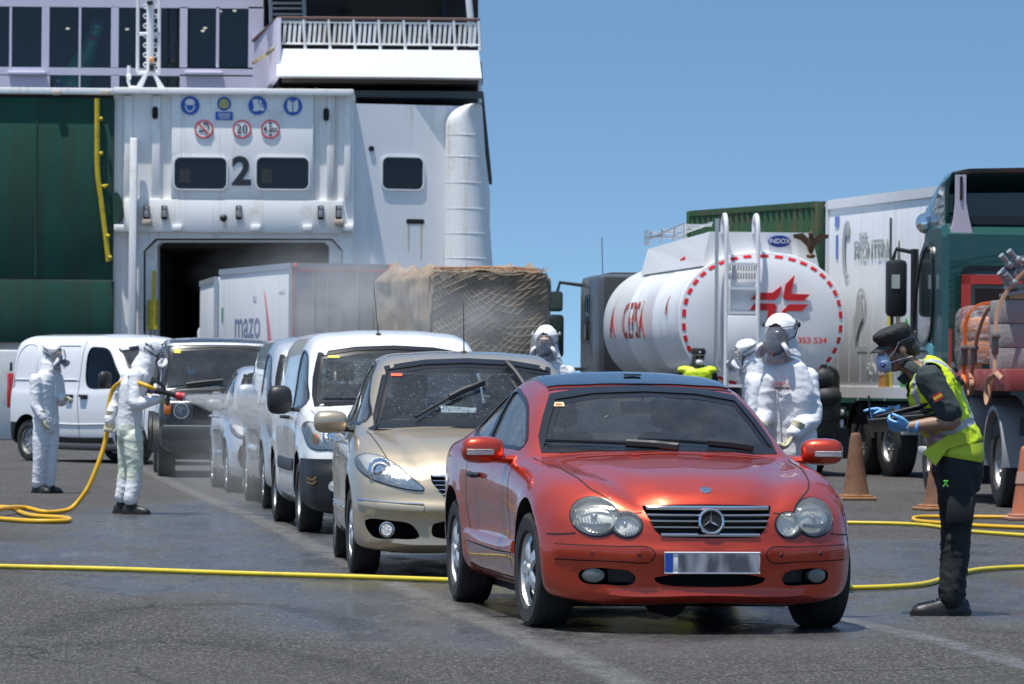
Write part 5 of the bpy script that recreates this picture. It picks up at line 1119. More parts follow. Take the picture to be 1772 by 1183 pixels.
    for q in range(9): p = Vector((-.52 + rng.uniform(0, .35), -.25 + rng.uniform(-.1, .1), .12 + rng.uniform(0, .35))); m.tube([p, p + Vector((-.10, -.05, .10))], .035, 8); m.ell(p, (.06, .05, .05))
    m.build('coupler', SC, c)
    # lashing straps
    ST = mat('strap_tan', (.42, .24, .15), .8); SO = mat('strap_bright_orange', (.75, .16, .03), .7); BUCK = mat('ratchet_metal', (.16, .14, .12), .5, .5)
    def strap(label, pts, m_, ratchet=None, tail=None):
        o = empty('lashing_strap', Mw @ Vector((pts[-1][0], pts[-1][1], 1.3)), th, label, 'strap', 'lashing straps on the green lorry'); I = (Matrix.Translation(o.location) @ Matrix.Rotation(th, 4, 'Z')).inverted() @ Mw
        m = MB(); m.tube([Vector(q) for q in bez(pts, 5)], .026, 6, I, flat=.25, up=(0, 1, 0)); m.build('webbing', m_, o)
        if ratchet: m = MB(); m.box(ratchet, (.075, .08, .24), I, .02); m.box((ratchet[0], ratchet[1] - .04, ratchet[2] + .08), (.10, .05, .05), I, .015); m.build('ratchet', BUCK, o)
        if tail: m = MB(); [m.tube([Vector(q) for q in bez(tl, 6)], .03, 6, I, flat=.35, up=(0, 1, 0)) for tl in tail]; m.build('knotted_tail', m_, o)
    X_ = -1.275
    strap('bright orange lashing strap over the clear wrapped pallet', [(-.80, 2.7, 2.28), (-1.1, 2.62, 2.25), (-1.24, 2.6, 2.1), (-1.26, 2.6, 1.8), (X_, 2.6, 1.45)], SO, (-1.27, 2.6, 1.68), [[(X_, 2.6, 1.46), (X_ - .02, 2.5, 1.36), (X_ - .03, 2.66, 1.30), (X_ - .03, 2.52, 1.42), (X_ - .02, 2.7, 1.22), (X_ - .02, 2.66, 1.05), (X_, 2.6, .95)]])
    strap('tan lashing strap slanting beside the concrete blocks, its loose end hanging lowest', [(-.75, 2.1, 2.25), (-1.1, 1.9, 2.22), (-1.22, 1.95, 1.95), (-1.25, 2.05, 1.66), (X_, 2.15, 1.45)], ST, (-1.26, 2.05, 1.68), [[(X_, 2.15, 1.47), (X_ - .03, 1.95, 1.42), (X_ - .03, 2.05, 1.36), (X_ - .02, 2.2, 1.22), (X_ - .01, 2.26, .95), (X_, 2.24, .76)], [(X_, 2.1, 1.45), (X_ - .03, 1.9, 1.36), (X_ - .03, 1.96, 1.24), (X_ - .02, 2.1, 1.30)]])
    strap('tan lashing strap running over the steel parts and blocks', [(-.3, .95, 2.9), (-.7, .92, 2.75), (-1.0, .9, 2.5), (-1.2, .85, 2.2), (-1.25, .75, 1.8), (X_, .65, 1.46)], ST, (-1.26, .72, 1.80), [[(X_, .65, 1.45), (X_ - .03, .85, 1.40), (X_ - .04, .95, 1.26), (X_ - .04, .85, 1.14), (X_ - .03, .75, 1.2), (X_ - .03, .8, 1.34)], [(X_, .6, 1.46), (X_ - .03, .4, 1.48), (X_ - .02, .1, 1.42)]])
    return t
green_lorry()
# ---------------------------------------------------------------- red coupe
RED = paint('red_orange_paint', (.56, .046, .013), .60, .31, drops=.22, dusty=.04)
REDR = RED
ROOFG = mat('wet_black_glass_roof', (.006, .007, .010), .06, coat=1, var=0)
def red_coupe():
    st = [
     (0, .30, [(0,.21),(.53,.21),(.63,.25),(.68,.44),(.65,.60),(.60,.645),(.44,.67),(.22,.685),(0,.69)]),
     (.035, .30, [(0,.17),(.62,.17),(.75,.215),(.79,.44),(.76,.63),(.69,.69),(.48,.715),(.24,.725),(0,.73)]),
     (.14, .29, [(0,.16),(.66,.16),(.80,.215),(.838,.45),(.81,.67),(.73,.74),(.5,.76),(.25,.768),(0,.772)]),
     (.40, .20, [(0,.16),(.68,.16),(.82,.225),(.860,.48),(.84,.73),(.75,.80),(.52,.82),(.26,.832),(0,.838)]),
     (.80, .06, [(0,.16),(.68,.16),(.83,.235),(.866,.50),(.845,.78),(.77,.855),(.55,.872),(.27,.885),(0,.892)]),
     (1.18, .12, [(0,.16),(.68,.16),(.83,.235),(.864,.50),(.848,.82),(.785,.89),(.58,.908),(.28,.925),(0,.932)]),
     (1.30, .18, [(0,.16),(.68,.16),(.83,.235),(.862,.50),(.848,.83),(.79,.90),(.62,.922),(.3,.942),(0,.948)]),
     (1.37, .18, [(0,.16),(.68,.16),(.83,.235),(.862,.50),(.848,.835),(.793,.908),(.69,.95),(.36,.972),(0,.98)]),
     (1.97, .12, [(0,.16),(.68,.16),(.83,.235),(.862,.50),(.852,.85),(.805,.92),(.605,1.245),(.33,1.298),(0,1.31)]),
     (2.16, .06, [(0,.16),(.68,.16),(.83,.235),(.862,.50),(.853,.86),(.805,.928),(.595,1.285),(.33,1.336),(0,1.348)]),
     (2.65, .0, [(0,.16),(.68,.16),(.83,.235),(.862,.50),(.856,.88),(.805,.945),(.588,1.325),(.33,1.380),(0,1.395)]),
     (3.1, .0, [(0,.16),(.68,.16),(.83,.24),(.864,.50),(.860,.90),(.80,.968),(.582,1.275),(.33,1.335),(0,1.352)]),
     (3.6, .0, [(0,.17),(.68,.17),(.83,.25),(.868,.52),(.860,.92),(.78,.995),(.585,1.155),(.34,1.215),(0,1.235)]),
     (4.0, -.06, [(0,.19),(.66,.19),(.81,.27),(.855,.54),(.84,.92),(.74,.99),(.60,1.03),(.35,1.07),(0,1.085)]),
     (4.2, -.12, [(0,.2),(.64,.2),(.78,.27),(.83,.54),(.80,.89),(.70,.95),(.56,.975),(.32,1.0),(0,1.01)]),
     (4.31, -.12, [(0,.21),(.6,.21),(.72,.27),(.78,.54),(.74,.84),(.64,.895),(.5,.912),(.3,.925),(0,.93)]),
     (4.345, -.12, [(0,.26),(.55,.26),(.66,.31),(.70,.54),(.66,.79),(.57,.84),(.45,.855),(.25,.865),(0,.87)])]
    upz = lambda z: z + .004 * min(1, max(0, (z - .62) / .4))
    st = [(a, b, [(x, upz(z)) for x, z in c]) for a, b, c in st]
    lift = lambda o: [(a, upz(z)) for a, z in o]
    def detail(x, y, z):
        ax = np.abs(x)
        t = np.clip((y - .12) / 1.25, 0, 1); hood = np.clip((1.42 - y) / .15, 0, 1) * np.clip((z - .60) / .12, 0, 1)
        xl = .34 + .36 * t ** .9                                    # valley that runs from the grille corner to the pillar
        z = z - .026 * np.exp(-((ax - xl) / .075) ** 2) * hood * np.clip(1.15 - t * .75, .25, 1) + .022 * np.exp(-((ax - .585) / .11) ** 2) * hood * np.clip(1 - (y - .1) / .6, 0, 1)
        z = z + .016 * np.clip(1 - ax / (xl + .01), 0, 1) ** .5 * hood
        # bumper step and lower lip
        fr = np.clip((.75 - y) / .1, 0, 1)
        y = y - fr * (.018 * np.exp(-((z - .425) / .05) ** 2) + .02 * np.exp(-((z - .19) / .035) ** 2)) * np.clip(1.2 - ax, 0, 1)
        # flanks: scooped door below the crease, swelling arches
        side = np.clip((ax - .6) / .2, 0, 1) * np.sign(x)
        for ya in (.80, 3.52):
            rr = np.sqrt((y - ya) ** 2 + (z - .31) ** 2); x = x + side * .016 * np.exp(-((rr - .40) / .07) ** 2)
        x = x - side * .014 * np.exp(-((z - .52) / .10) ** 2) * np.exp(-((y - 2.1) / .75) ** 4)
        x = x + side * .010 * np.exp(-((z - .40) / .025) ** 2) * np.exp(-((y - 2.1) / .75) ** 4)
        return x, y, z
    nose = ([.1, .2, .3, .45, .55, .62, .70, .78], [.055, .025, .012, 0, .02, .045, .10, .15])
    tail = ([.2, .4, .6, .8, .95], [.06, .0, .0, .03, .09])
    sh = Shell(st, .86, nose, tail, detail, step=.03, nseg=7); mb = sh.mesh(); S = Surf(mb)
    t = empty('coupe_car', label='wet orange-red two-door coupe with a black roof, nearest car of the queue', cat='car', group='cars queuing for disinfection')
    body = mb.build('body', RED, t, 40)
    ya, yb, Rw = .80, 3.515, .318
    c1 = cabin_cut(sh, 1.45, 3.95, .72); boolean(body, c1, INTER)
    c2 = MB(); well(c2, .56, 1.2, ya, .335, .375); well(c2, .56, 1.2, yb, .335, .375); boolean(body, c2, DARK)
    ws = [(-.665, .965), (-.4, .982), (0, .99), (.4, .982), (.665, .965), (.60, 1.11), (.528, 1.242), (.3, 1.28), (0, 1.292), (-.3, 1.28), (-.528, 1.242), (-.60, 1.11)]
    def dens(o, k=6): return [tuple(np.array(o[i]) * (1 - j / k) + np.array(o[(i + 1) % len(o)]) * j / k) for i in range(len(o)) for j in range(k)]
    ws = dens(lift(ws), 3)
    sw1 = bez(lift([(1.66, .975), (1.85, 1.09), (2.08, 1.19), (2.4, 1.255), (2.71, 1.268), (2.71, 1.15), (2.69, .985), (2.3, .975), (1.9, .97)]), 4, True)
    sw2 = bez(lift([(2.79, 1.262), (3.02, 1.228), (3.3, 1.145), (3.48, 1.065), (3.42, 1.035), (3.1, 1.01), (2.79, .993), (2.78, 1.15)]), 4, True)
    rw = dens([(-.50, 1.02), (.50, 1.02), (.50, 1.16), (.42, 1.25), (0, 1.28), (-.42, 1.25), (-.50, 1.16)], 3); rw = lift(rw)
    c3 = MB(); c3.prism(ws, -.5, 2.4, 'y'); c3.prism(list(map(tuple, sw1)), -1.2, 1.2, 'x'); c3.prism(list(map(tuple, sw2)), -1.2, 1.2, 'x')
    boolean(body, c3, TRIM)
    c5 = MB(); c5.prism(rw, 3.2, 5.2, 'y'); boolean(body, c5, TRIM)
    gr = [(-.352, .685), (-.2, .692), (0, .694), (.2, .692), (.352, .685), (.35, .665), (.30, .56), (.27, .525), (.2, .518), (0, .515), (-.2, .518), (-.27, .525), (-.30, .56), (-.35, .665)]
    lo = bez([(-.30, .305), (.30, .305), (.295, .285), (.25, .265), (.12, .256), (-.12, .256), (-.25, .265), (-.295, .285)], 4, True); lo = [tuple(q) for q in lo]
    def fogo(s): return [(s * a, b) for a, b in bez([(.42, .265), (.40, .30), (.43, .335), (.52, .348), (.62, .35), (.68, .33), (.685, .30), (.66, .27), (.55, .262)], 4, True)]
    c4 = MB(); c4.prism(gr, -.5, .20, 'y'); c4.prism(lo, -.5, .16, 'y')
    for s in (-1, 1): c4.prism(fogo(s), -.5, .30, 'y')
    boolean(body, c4, DARK)
    body.data.set_sharp_from_angle(angle=R(40))
    # glass, roof, trim
    g = S.patch('f', ws, -.006, 8).build('windscreen', WSCREEN, t, 60)
    S.band('f', inset(ws, -.032), inset(ws, .004), .003, 3).build('windscreen_surround', TRIM, g, 60)
    S.band('f', inset(ws, -.001), inset(ws, .03), -.004, 2).build('shade_band', TRIM, g, 60)
    st_ = MB(); S.patch('f', rrect(-.552, -.487, 1.205, 1.228, .003, 1), .0, 2, mb=st_); st_.build('windscreen_sticker', mat('cream_sticker', (.75, .68, .35), .6), g)
    st_ = MB(); S.patch('f', rrect(-.535, -.50, 1.209, 1.22, .003, 1), .002, 2, mb=st_); st_.build('sticker_print', STICK_R, g)
    for s in ('l', 'r'):
        for o in (sw1, sw2): S.patch(s, o, -.008, 6).build('side_window', WETGLASS, t, 60)
        m = MB(); S.patch(s, dens(lift([(2.70, 1.28), (2.795, 1.275), (2.79, 1.13), (2.787, .985), (2.68, .978), (2.695, 1.13)]), 2), .004, 3, mb=m)
        m.build('door_pillar', TRIM, t, 60)
        for o in (sw1, sw2): S.band(s, inset(o, -.016), inset(o, .004), .003, 2).build('window_seal', TRIM, t, 60)
    S.patch('b', rw, -.006, 6).build('rear_window', REARG, t, 60)
    roof = dens([(-.535, 2.12), (-.3, 2.055), (0, 2.035), (.3, 2.055), (.535, 2.12), (.54, 2.5), (.535, 3.0), (.5, 3.3), (0, 3.36), (-.5, 3.3), (-.535, 3.0), (-.54, 2.5)], 4)
    rp = S.patch('t', roof, .010, 10, thick=.02).build('roof_panel', mat('wet_roof_glass', (.006, .007, .011), .05, coat=1, var=0), t, 60)
    m = MB(); S.line('t', [(-.54, 2.06), (-.3, 2.0), (0, 1.98), (.3, 2.0), (.54, 2.06)], .03, .003, m); m.build('roof_front_strip', TRIM, t)
    m = MB(); h, n = S.hit('t', 0, 2.3); m.box((0, 2.3, h.z + .018), (.10, .035, .010), None, .004); m.build('roof_vent', BLACK, t)
    # grille
    gm = MB(); S.patch('f', gr, -.045, 4, mb=gm); grille = gm.build('grille', mat('grille_black', (.01, .01, .011), .5), t)
    cm = MB()
    for z, wd, h in ((.673, .335, .028), (.637, .335, .015), (.606, .322, .015), (.574, .305, .015), (.531, .27, .019)):
        ps = []
        for x in np.linspace(-wd, wd, 15):
            hh, n = S.hit('f', x, z); ps.append([hh + Vector((0, -.006, h / 2)), hh + Vector((0, -.013, h * .2)), hh + Vector((0, -.013, -h * .3)), hh + Vector((0, .02, -h / 2)), hh + Vector((0, .02, h / 2))])
        cm.rings(ps)
    cm.build('grille_bar', CHROME, grille)
    h, n = S.hit('f', 0, .605); T = rot(-8, 0, 0, h + Vector((0, -.032, 0)))
    em = MB(); em.tube([(.064 * math.cos(a), 0, .064 * math.sin(a)) for a in np.linspace(0, 2 * math.pi, 37)[:-1]], .0085, 8, T, loop=True)
    for a in (90, 210, 330):
        ca, sa = math.cos(R(a)), math.sin(R(a)); px, pz = -sa, ca
        em.add([(0.011 * px, 0, .011 * pz), (-.011 * px, 0, -.011 * pz), (.066 * ca, .002, .066 * sa), (0, -.014, 0), (-.013 * ca, 0, -.013 * sa)], [(0, 3, 2), (3, 1, 2), (0, 4, 3), (4, 1, 3)], T)
    em.build('star_emblem', CHROME, grille, 20)
    bk = MB(); bk.lathe([(.001, 0), (.06, 0), (.06, .02), (.001, .02)], 28, T @ Matrix.Rotation(R(-90), 4, 'X')); bk.build('emblem_backing', DARK, grille)
    h, n = S.hit('t', 0, .17); T2 = Matrix.Translation(h) @ n.to_track_quat('Z', 'Y').to_matrix().to_4x4()
    bd = MB(); bd.lathe([(.001, .006), (.016, .006), (.028, .004), (.030, -.004)], 24, T2); bdg = bd.build('hood_badge', mat('badge_blue', (.16, .22, .38), .25, .6, coat=1), t)
    bd = MB(); bd.lathe([(.022, .0075), (.030, .0055), (.031, -.004), (.022, 0)], 24, T2, close=True)
    for a in (90, 210, 330): bd.box((.009 * math.cos(R(a)), .009 * math.sin(R(a)), .0075), (.018, .003, .002), T2 @ Matrix.Translation((.009 * math.cos(R(a)), .009 * math.sin(R(a)), .0075)) @ Matrix.Rotation(R(a), 4, 'Z') @ Matrix.Translation((-.009 * math.cos(R(a)), -.009 * math.sin(R(a)), -.0075)))
    bd.build('badge_ring', CHROME, bdg)
    # twin oval headlights
    def oval_pair(s, grow=0):
        A = [((a - .595) , b) for a, b in disc(.595, .622, .118 + grow, .100 + grow, 40)]; out = []
        cx1, cz1, rx1, rz1 = .598, .622, .118 + grow, .100 + grow; cx2, cz2, rx2, rz2 = .445, .583, .078 + grow, .066 + grow
        cx, cz = .54, .607
        for k in range(72):
            a = 2 * math.pi * k / 72; d = Vector((math.cos(a), math.sin(a))); best = 0
            for (ex, ez, rx, rz) in ((cx1, cz1, rx1, rz1), (cx2, cz2, rx2, rz2)):
                ox, oz = (cx - ex) / rx, (cz - ez) / rz; dx, dz = d.x / rx, d.y / rz
                qa, qb, qc = dx * dx + dz * dz, 2 * (ox * dx + oz * dz), ox * ox + oz * oz - 1; D = qb * qb - 4 * qa * qc
                if D > 0: best = max(best, (-qb + math.sqrt(D)) / (2 * qa))
            out.append((s * (cx + d.x * best), cz + d.y * best))
        return out
    for s in (-1, 1):
        c6 = MB(); c6.prism(oval_pair(s, -.002), -.5, .46, 'y'); boolean(body, c6, DARK)
        hl = S.patch('f', oval_pair(s, .004), -.035, 5).build('headlight', mat('lamp_bowl', (.80, .80, .77), .35, .25, var=.06), t, 60)
        m = MB()
        for cx, cz, r in ((.598, .622, .098), (.445, .583, .064)):
            S.patch('f', [(s * a, b) for a, b in disc(cx, cz, r, r * .85, 28)], -.012, 8, bulge=-.07, mb=m)
        m.build('reflector', mat('fluted_reflector', (.92, .92, .88), .2, .55, var=.05), hl, 60)
        m = MB(); S.line('f', [(s * .50, .672), (s * .60, .682), (s * .70, .655)], .018, -.006, m); S.line('f', [(s * .53, .585), (s * .62, .578), (s * .68, .585)], .022, -.010, m)
        for k in range(4): S.line('f', [(s * (.55 + .02 * k), .60), (s * (.55 + .02 * k), .57)], .004, -.008, m)
        m.build('lamp_bar', mat('lamp_shadow_bar', (.40, .40, .38), .3, .4), hl)
        m = MB(); [m.ell(S.hit('f', s * cx, cz)[0] + Vector((0, .045, 0)), (r, r, r)) for cx, cz, r in ((.598, .622, .022), (.445, .583, .016))]; m.build('bulb', CHROME, hl)
        S.patch('f', oval_pair(s), .010, 6, thick=.012, bulge=.016).build('headlight_lens', LENSOLD, hl, 60)
        S.band('f', oval_pair(s, .009), oval_pair(s, -.001), .0025, 2).build('headlight_seal', TRIM, hl, 60)
        fg = S.patch('f', [(s * a, b) for a, b in disc(.615, .31, .056, .038, 24)], .0, 4, thick=.03, bulge=.01).build('fog_light', LENSOLD, t, 60)
        S.patch('f', [(s * a, b) for a, b in disc(.615, .31, .054, .036, 24)], -.006, 3).build('fog_reflector', mat('fog_reflector', (.3, .3, .29), .3, .6), fg, 60)
        # bumper strip
        rub = MB(); S.line('f', [(s * .33, .425), (s * .5, .428), (s * .70, .432), (s * .80, .434)], .075, 0, rub, round_=.010); rub.build('bumper_strip', RED, t, 50)
        m = MB(); up = [(s * .30, .43), (s * .33, .464), (s * .5, .468), (s * .8, .474)]; S.line('f', up, .006, .002, m); S.line('f', [(s * .30, .43), (s * .33, .387), (s * .5, .388), (s * .8, .392)], .006, .002, m)
        m.build('bumper_seam', DARK, t)
        m = MB()
        for cx, cz in ((.385, .425), (.62, .43)):
            h, n = S.hit('f', s * cx, cz); m.lathe([(.001, .013), (.012, .013), (.014, .009)], 16, Matrix.Translation(h) @ n.to_track_quat('Z', 'Y').to_matrix().to_4x4())
        m.build('parking_sensor', mat('sensor_dark', (.16, .02, .01), .5), t)
        m = MB()
        S.line('t', [(s * .735, 1.40), (s * .70, 1.0), (s * .655, .6), (s * .60, .32), (s * .50, .17)], .008, .002, m)
        S.line('f', [(s * .36, .648), (s * .40, .644)], .007, .002, m)
        S.line('f', [(s * .70, .535), (s * .76, .528), (s * .83, .525)], .008, .002, m)
        sd_ = 'r' if s > 0 else 'l'
        S.line(sd_, [(1.52, .90), (1.50, .70), (1.42, .45), (1.38, .30)], .010, .002, m); S.line(sd_, [(2.95, .98), (3.0, .80), (3.0, .60), (2.9, .45)], .009, .002, m)
        S.line(sd_, [(1.22, .385), (2.0, .375), (3.0, .39)], .007, .002, m); S.line(sd_, [(1.3, .24), (2.0, .24), (3.05, .25)], .006, .002, m)
        m.build('panel_seam', DARK, t)
        m = MB(); S.line(sd_, [(1.20, .42), (1.8, .418), (2.5, .422), (3.06, .43)], .07, 0, m, round_=.012); m.build('side_moulding', RED, t, 50)
        h, n = S.hit(sd_, 2.62, .79); m = MB(); m.tube([h + Vector((s * .005, -.10, 0)), h + Vector((s * .035, -.07, .002)), h + Vector((s * .038, .05, .004)), h + Vector((s * .008, .09, .004))], [.012, .018, .018, .012], 8); m.build('door_handle', BLACK, t)
        mirror(t, s, s * .905, 1.66, .955, .24, .155, .17, RED, s * -6, .13, lamp=True, armm=RED)
        m = MB(); S.patch('f', [(s * a, b) for a, b in [(.42, .268), (.40, .30), (.43, .333), (.52, .346), (.555, .34), (.55, .27)]], -.05, 3, mb=m)
        m.build('intake_mesh', BLACK, t)
        wheel(t, s * .765, ya, Rw, .215, s, steer=4); wheel(t, s * .765, yb, Rw, .215, s)
    wiper(S, t, lift([(-.64, .985), (-.40, .978), (-.1, .965), (.06, .95)]), 0, .5, .03); wiper(S, t, lift([(-.14, .992), (.1, .985), (.36, .968), (.52, .95)]), 0, .5, .03)
    m = MB(); S.line('t', [(-.52, 1.215), (-.2, 1.17), (.2, 1.17), (.52, 1.215)], .05, .003, m); m.build('cowl_slot', mat('cowl_red_dark', (.35, .035, .01), .4, .4), t)
    m = MB()
    for x in (-.2, .2): 
        h, n = S.hit('t', x, 1.10); m.box((h.x, h.y, h.z + .005), (.05, .02, .012), None, .004)
    m.build('washer_jet', RED, t)
    h, n = S.hit('f', 0, .385); pl = plate(t, rot(0, 0, 0, h + Vector((0, -.022, 0))), None, True)
    # the characters are out of focus smudges in the photograph
    sm = bpy.data.materials.new('smudged_characters'); sm.use_nodes = True; q = sm.node_tree; b = q.nodes['Principled BSDF']; v = coords(q, (14, 1, 4)); z = noise_n(q, v, 1.0, 1, .4); b.inputs['Roughness'].default_value = .4
    q.links.new(ramp(q, z, [(.35, (.10, .10, .12)), (.62, (.42, .42, .45))]), b.inputs['Base Color'])
    m = MB(); m.box((0, 0, 0), (.44, .003, .096), rot(0, 0, 0, h + Vector((.032, -.028, 0)))); m.build('smudged_characters', sm, pl)
    # inside
    seat(t, -.36, 2.35, .36); seat(t, .36, 2.35, .36)
    m = MB(); m.box((0, 3.05, .80), (1.2, .12, .34), rot(0, 0, 0), .05); m.build('rear_bench', SEAT, t)
    m = MB(); m.prism([(1.52, .72), (1.52, .93), (1.75, .955), (1.95, .93), (2.0, .72)], -.66, .66, 'x'); m.build('dashboard', INTER, t)
    steering_wheel(t, .36, 2.02, .90)
    m = MB(); m.box((0, 2.0, 1.20), (.25, .03, .07), None, .02); m.tube([(0, 1.99, 1.22), (0, 1.97, 1.28)], .01); m.build('inner_mirror', TRIM, t)
    m = MB(); m.box((0, 2.1, .15), (1.3, 2.6, .08)); m.lathe([(.001, -.05), (.09, -.05), (.09, .3), (.001, .3)], 12, rot(90, 0, 0, (-.1, .9, .15))); m.build('underbody', DARK, t)
    return t, S
redcar, RS = red_coupe()
def place(o, px, py_ground, rz):
    'nose over the ground point seen at (px, py_ground)'
    g = G(px, py_ground); o.location = g; o.rotation_euler = (0, 0, R(rz)); return o
place(redcar, 1229, 1098, 9.2)
# ---------------------------------------------------------------- beige hatchback behind the coupe
def beige_car():
    B = .17
    st = [(0, .26, sec(.23,.55, .66,.26, .70,.46, .67,.62, .61,.655, .45,.68, .22,.69, .695)),
     (.035, .26, sec(.18,.62, .77,.215, .80,.46, .78,.66, .70,.71, .48,.735, .24,.745, .75)),
     (.14, .25, sec(B,.66, .82,.22, .845,.47, .83,.70, .75,.775, .5,.80, .25,.81, .815)),
     (.40, .17, sec(B,.68, .845,.24, .872,.50, .855,.77, .78,.86, .54,.89, .27,.905, .91)),
     (.77, .08, sec(B,.68, .85,.25, .882,.52, .866,.84, .80,.945, .58,.97, .28,.985, .99)),
     (.93, .12, sec(B,.68, .85,.25, .882,.52, .868,.86, .805,.97, .63,.995, .3,1.012, 1.018)),
     (1.0, .16, sec(B,.68, .85,.25, .882,.52, .868,.87, .812,.98, .69,1.02, .36,1.045, 1.055)),
     (1.62, .12, sec(B,.68, .85,.25, .882,.52, .87,.91, .815,1.01, .63,1.44, .34,1.492, 1.505)),
     (1.80, .06, sec(B,.68, .85,.25, .882,.52, .872,.92, .815,1.02, .62,1.475, .34,1.528, 1.54)),
     (2.3, 0, sec(B,.68, .85,.25, .882,.52, .874,.93, .81,1.03, .615,1.495, .34,1.55, 1.562)),
     (3.0, -.02, sec(B,.68, .85,.25, .882,.52, .872,.95, .80,1.05, .60,1.475, .33,1.53, 1.543)),
     (3.5, -.06, sec(.2,.66, .83,.28, .87,.54, .86,.96, .77,1.06, .565,1.42, .32,1.47, 1.485)),
     (3.75, -.10, sec(.22,.62, .78,.30, .82,.54, .80,.95, .72,1.05, .56,1.15, .3,1.20, 1.22)),
     (3.84, -.10, sec(.28,.55, .68,.33, .72,.54, .69,.85, .62,.95, .5,.98, .25,1.0, 1.01))]
    def detail(x, y, z):
        ax = np.abs(x); hood = np.clip((1.0 - y) / .15, 0, 1) * np.clip((z - .62) / .1, 0, 1)
        tt = np.clip(y / 1.0, 0, 1); xl = .36 + .30 * tt
        z = z - .016 * np.exp(-((ax - xl) / .05) ** 2) * hood + .014 * np.clip(1 - ax / (xl + .01), 0, 1) ** .5 * hood
        fr = np.clip((.7 - y) / .1, 0, 1); y = y - fr * (.02 * np.exp(-((z - .475) / .045) ** 2) + .022 * np.exp(-((z - .21) / .035) ** 2))
        side = np.clip((ax - .6) / .2, 0, 1) * np.sign(x)
        for ya in (.77, 3.338):
            rr = np.sqrt((y - ya) ** 2 + (z - .31) ** 2); x = x + side * .014 * np.exp(-((rr - .40) / .06) ** 2)
        x = x - side * .018 * np.exp(-((z - .58) / .12) ** 2) * np.exp(-((y - 2.0) / .8) ** 4)
        return x, y, z
    ws = dens([(-.68, 1.03), (-.35, 1.05), (0, 1.056), (.35, 1.05), (.68, 1.03), (.635, 1.2), (.575, 1.42), (.3, 1.463), (0, 1.475), (-.3, 1.463), (-.575, 1.42), (-.635, 1.2)], 3)
    s1 = bez([(1.22, 1.06), (1.45, 1.22), (1.78, 1.42), (2.1, 1.455), (2.3, 1.455), (2.3, 1.25), (2.3, 1.06), (1.7, 1.05)], 4, True)
    s2 = bez([(2.4, 1.455), (2.8, 1.45), (3.1, 1.43), (3.25, 1.3), (3.25, 1.12), (2.8, 1.075), (2.4, 1.062), (2.39, 1.25)], 4, True)
    rw = dens([(-.5, 1.1), (.5, 1.1), (.5, 1.4), (-.5, 1.4)], 4)
    gr = dens([(-.355, .70), (0, .712), (.355, .70), (.345, .65), (.27, .56), (.2, .545), (0, .54), (-.2, .545), (-.27, .56), (-.345, .65)], 2)
    fog = lambda s: bez([(s * .79, .385), (s * .6, .385), (s * .48, .36), (s * .43, .275), (s * .6, .262), (s * .74, .275)], 4, True)
    lo = bez([(-.33, .37), (.33, .37), (.34, .29), (.28, .27), (-.28, .27), (-.34, .29)], 4, True)
    pb = paint('champagne_paint', (.52, .42, .29), .6, .33, drops=.3, dusty=.08)
    t, S, body = car('hatchback_car', 'champagne beige tall hatchback with its wipers raised mid sweep', pb, st, .882, ([.15, .25, .45, .6, .72, .82], [.05, .012, 0, .03, .08, .13]), ([.2, .5, 1.0], [.04, 0, .1]),
        (.77, 3.338, .308, .195, .775), ws, [s1, s2], rw, (1.1, 3.6, .84), wsg=glass('wet_windscreen_glass', (.66, .74, .76), 1, .02, film=.05, drops=.08), detail=detail,
        recess=[(gr, .22), (lo, .14), (fog(-1), .36), (fog(1), .36)], seats=((-.36, 2.0, .5), (.36, 2.0, .5)), dash=(1.15, 1.05), steer=3)
    m = MB(); S.patch('f', gr, -.05, 4, mb=m); g = m.build('grille', BLACK, t); c = MB()
    for z, wd, h in ((.69, .34, .02), (.66, .34, .009), (.63, .325, .009), (.60, .305, .009), (.568, .275, .012)):
        ps = []
        for x in np.linspace(-wd, wd, 13):
            hh, n = S.hit('f', x, z); ps.append([hh + Vector((0, -.004, h / 2)), hh + Vector((0, -.010, 0)), hh + Vector((0, .02, -h / 2)), hh + Vector((0, .02, h / 2))])
        c.rings(ps)
    c.build('grille_bar', CHROME, g)
    for s in (-1, 1):
        hl = [(s * a, b) for a, b in bez([(.845, .79), (.80, .83), (.70, .825), (.58, .76), (.46, .66), (.40, .60), (.47, .597), (.62, .625), (.75, .67), (.82, .725)], 5, True)]
        q = S.patch('f', hl, .004, 5).build('headlight', mat('clear_reflector', (.72, .73, .74), .2, .55, bump=.6, bs=30, var=.4, vs=12), t, 60)
        m = MB(); h, n = S.hit('f', s * .69, .725); Th = Matrix.Translation(h + Vector((0, -.002, 0))) @ Vector((0, -1, .1)).to_track_quat('Z', 'Y').to_matrix().to_4x4()
        m.lathe([(.062, .0), (.08, .02), (.085, .0)], 24, Th, close=True); m.lathe([(.001, .03), (.035, .022), (.05, .0)], 20, Th); m.build('projector_lens', CHROME, q)
        S.patch('f', hl, .012, 6, thick=.014, bulge=.012).build('headlight_lens', LENS, q, 60); S.band('f', inset(hl, -.007), inset(hl, .001), .0025, 2).build('headlight_seal', TRIM, q, 60)
        h, n = S.hit('f', s * .645, .325); m = MB(); Tf = Matrix.Translation(h + Vector((0, .0, 0))) @ rot(90, 0, s * 12); m.lathe([(.001, -.02), (.036, -.01), (.04, .02)], 20, Tf); f = m.build('fog_light', LAMPG, t)
        m = MB(); m.lathe([(.042, -.01), (.047, .016), (.053, .012), (.054, -.01)], 24, Tf, close=True); m.build('fog_light_ring', CHROME, f)
        m = MB(); S.line('f', [(s * .40, .465), (s * .6, .478), (s * .75, .49), (s * .83, .50)], .05, 0, m, round_=.012); b = m.build('bumper_strip', pb, t, 50)
        m = MB(); S.line('f', [(s * .40, .498), (s * .6, .507), (s * .75, .518), (s * .83, .526)], .016, .012, m, round_=.018); m.build('chrome_strip', CHROME, b, 50)
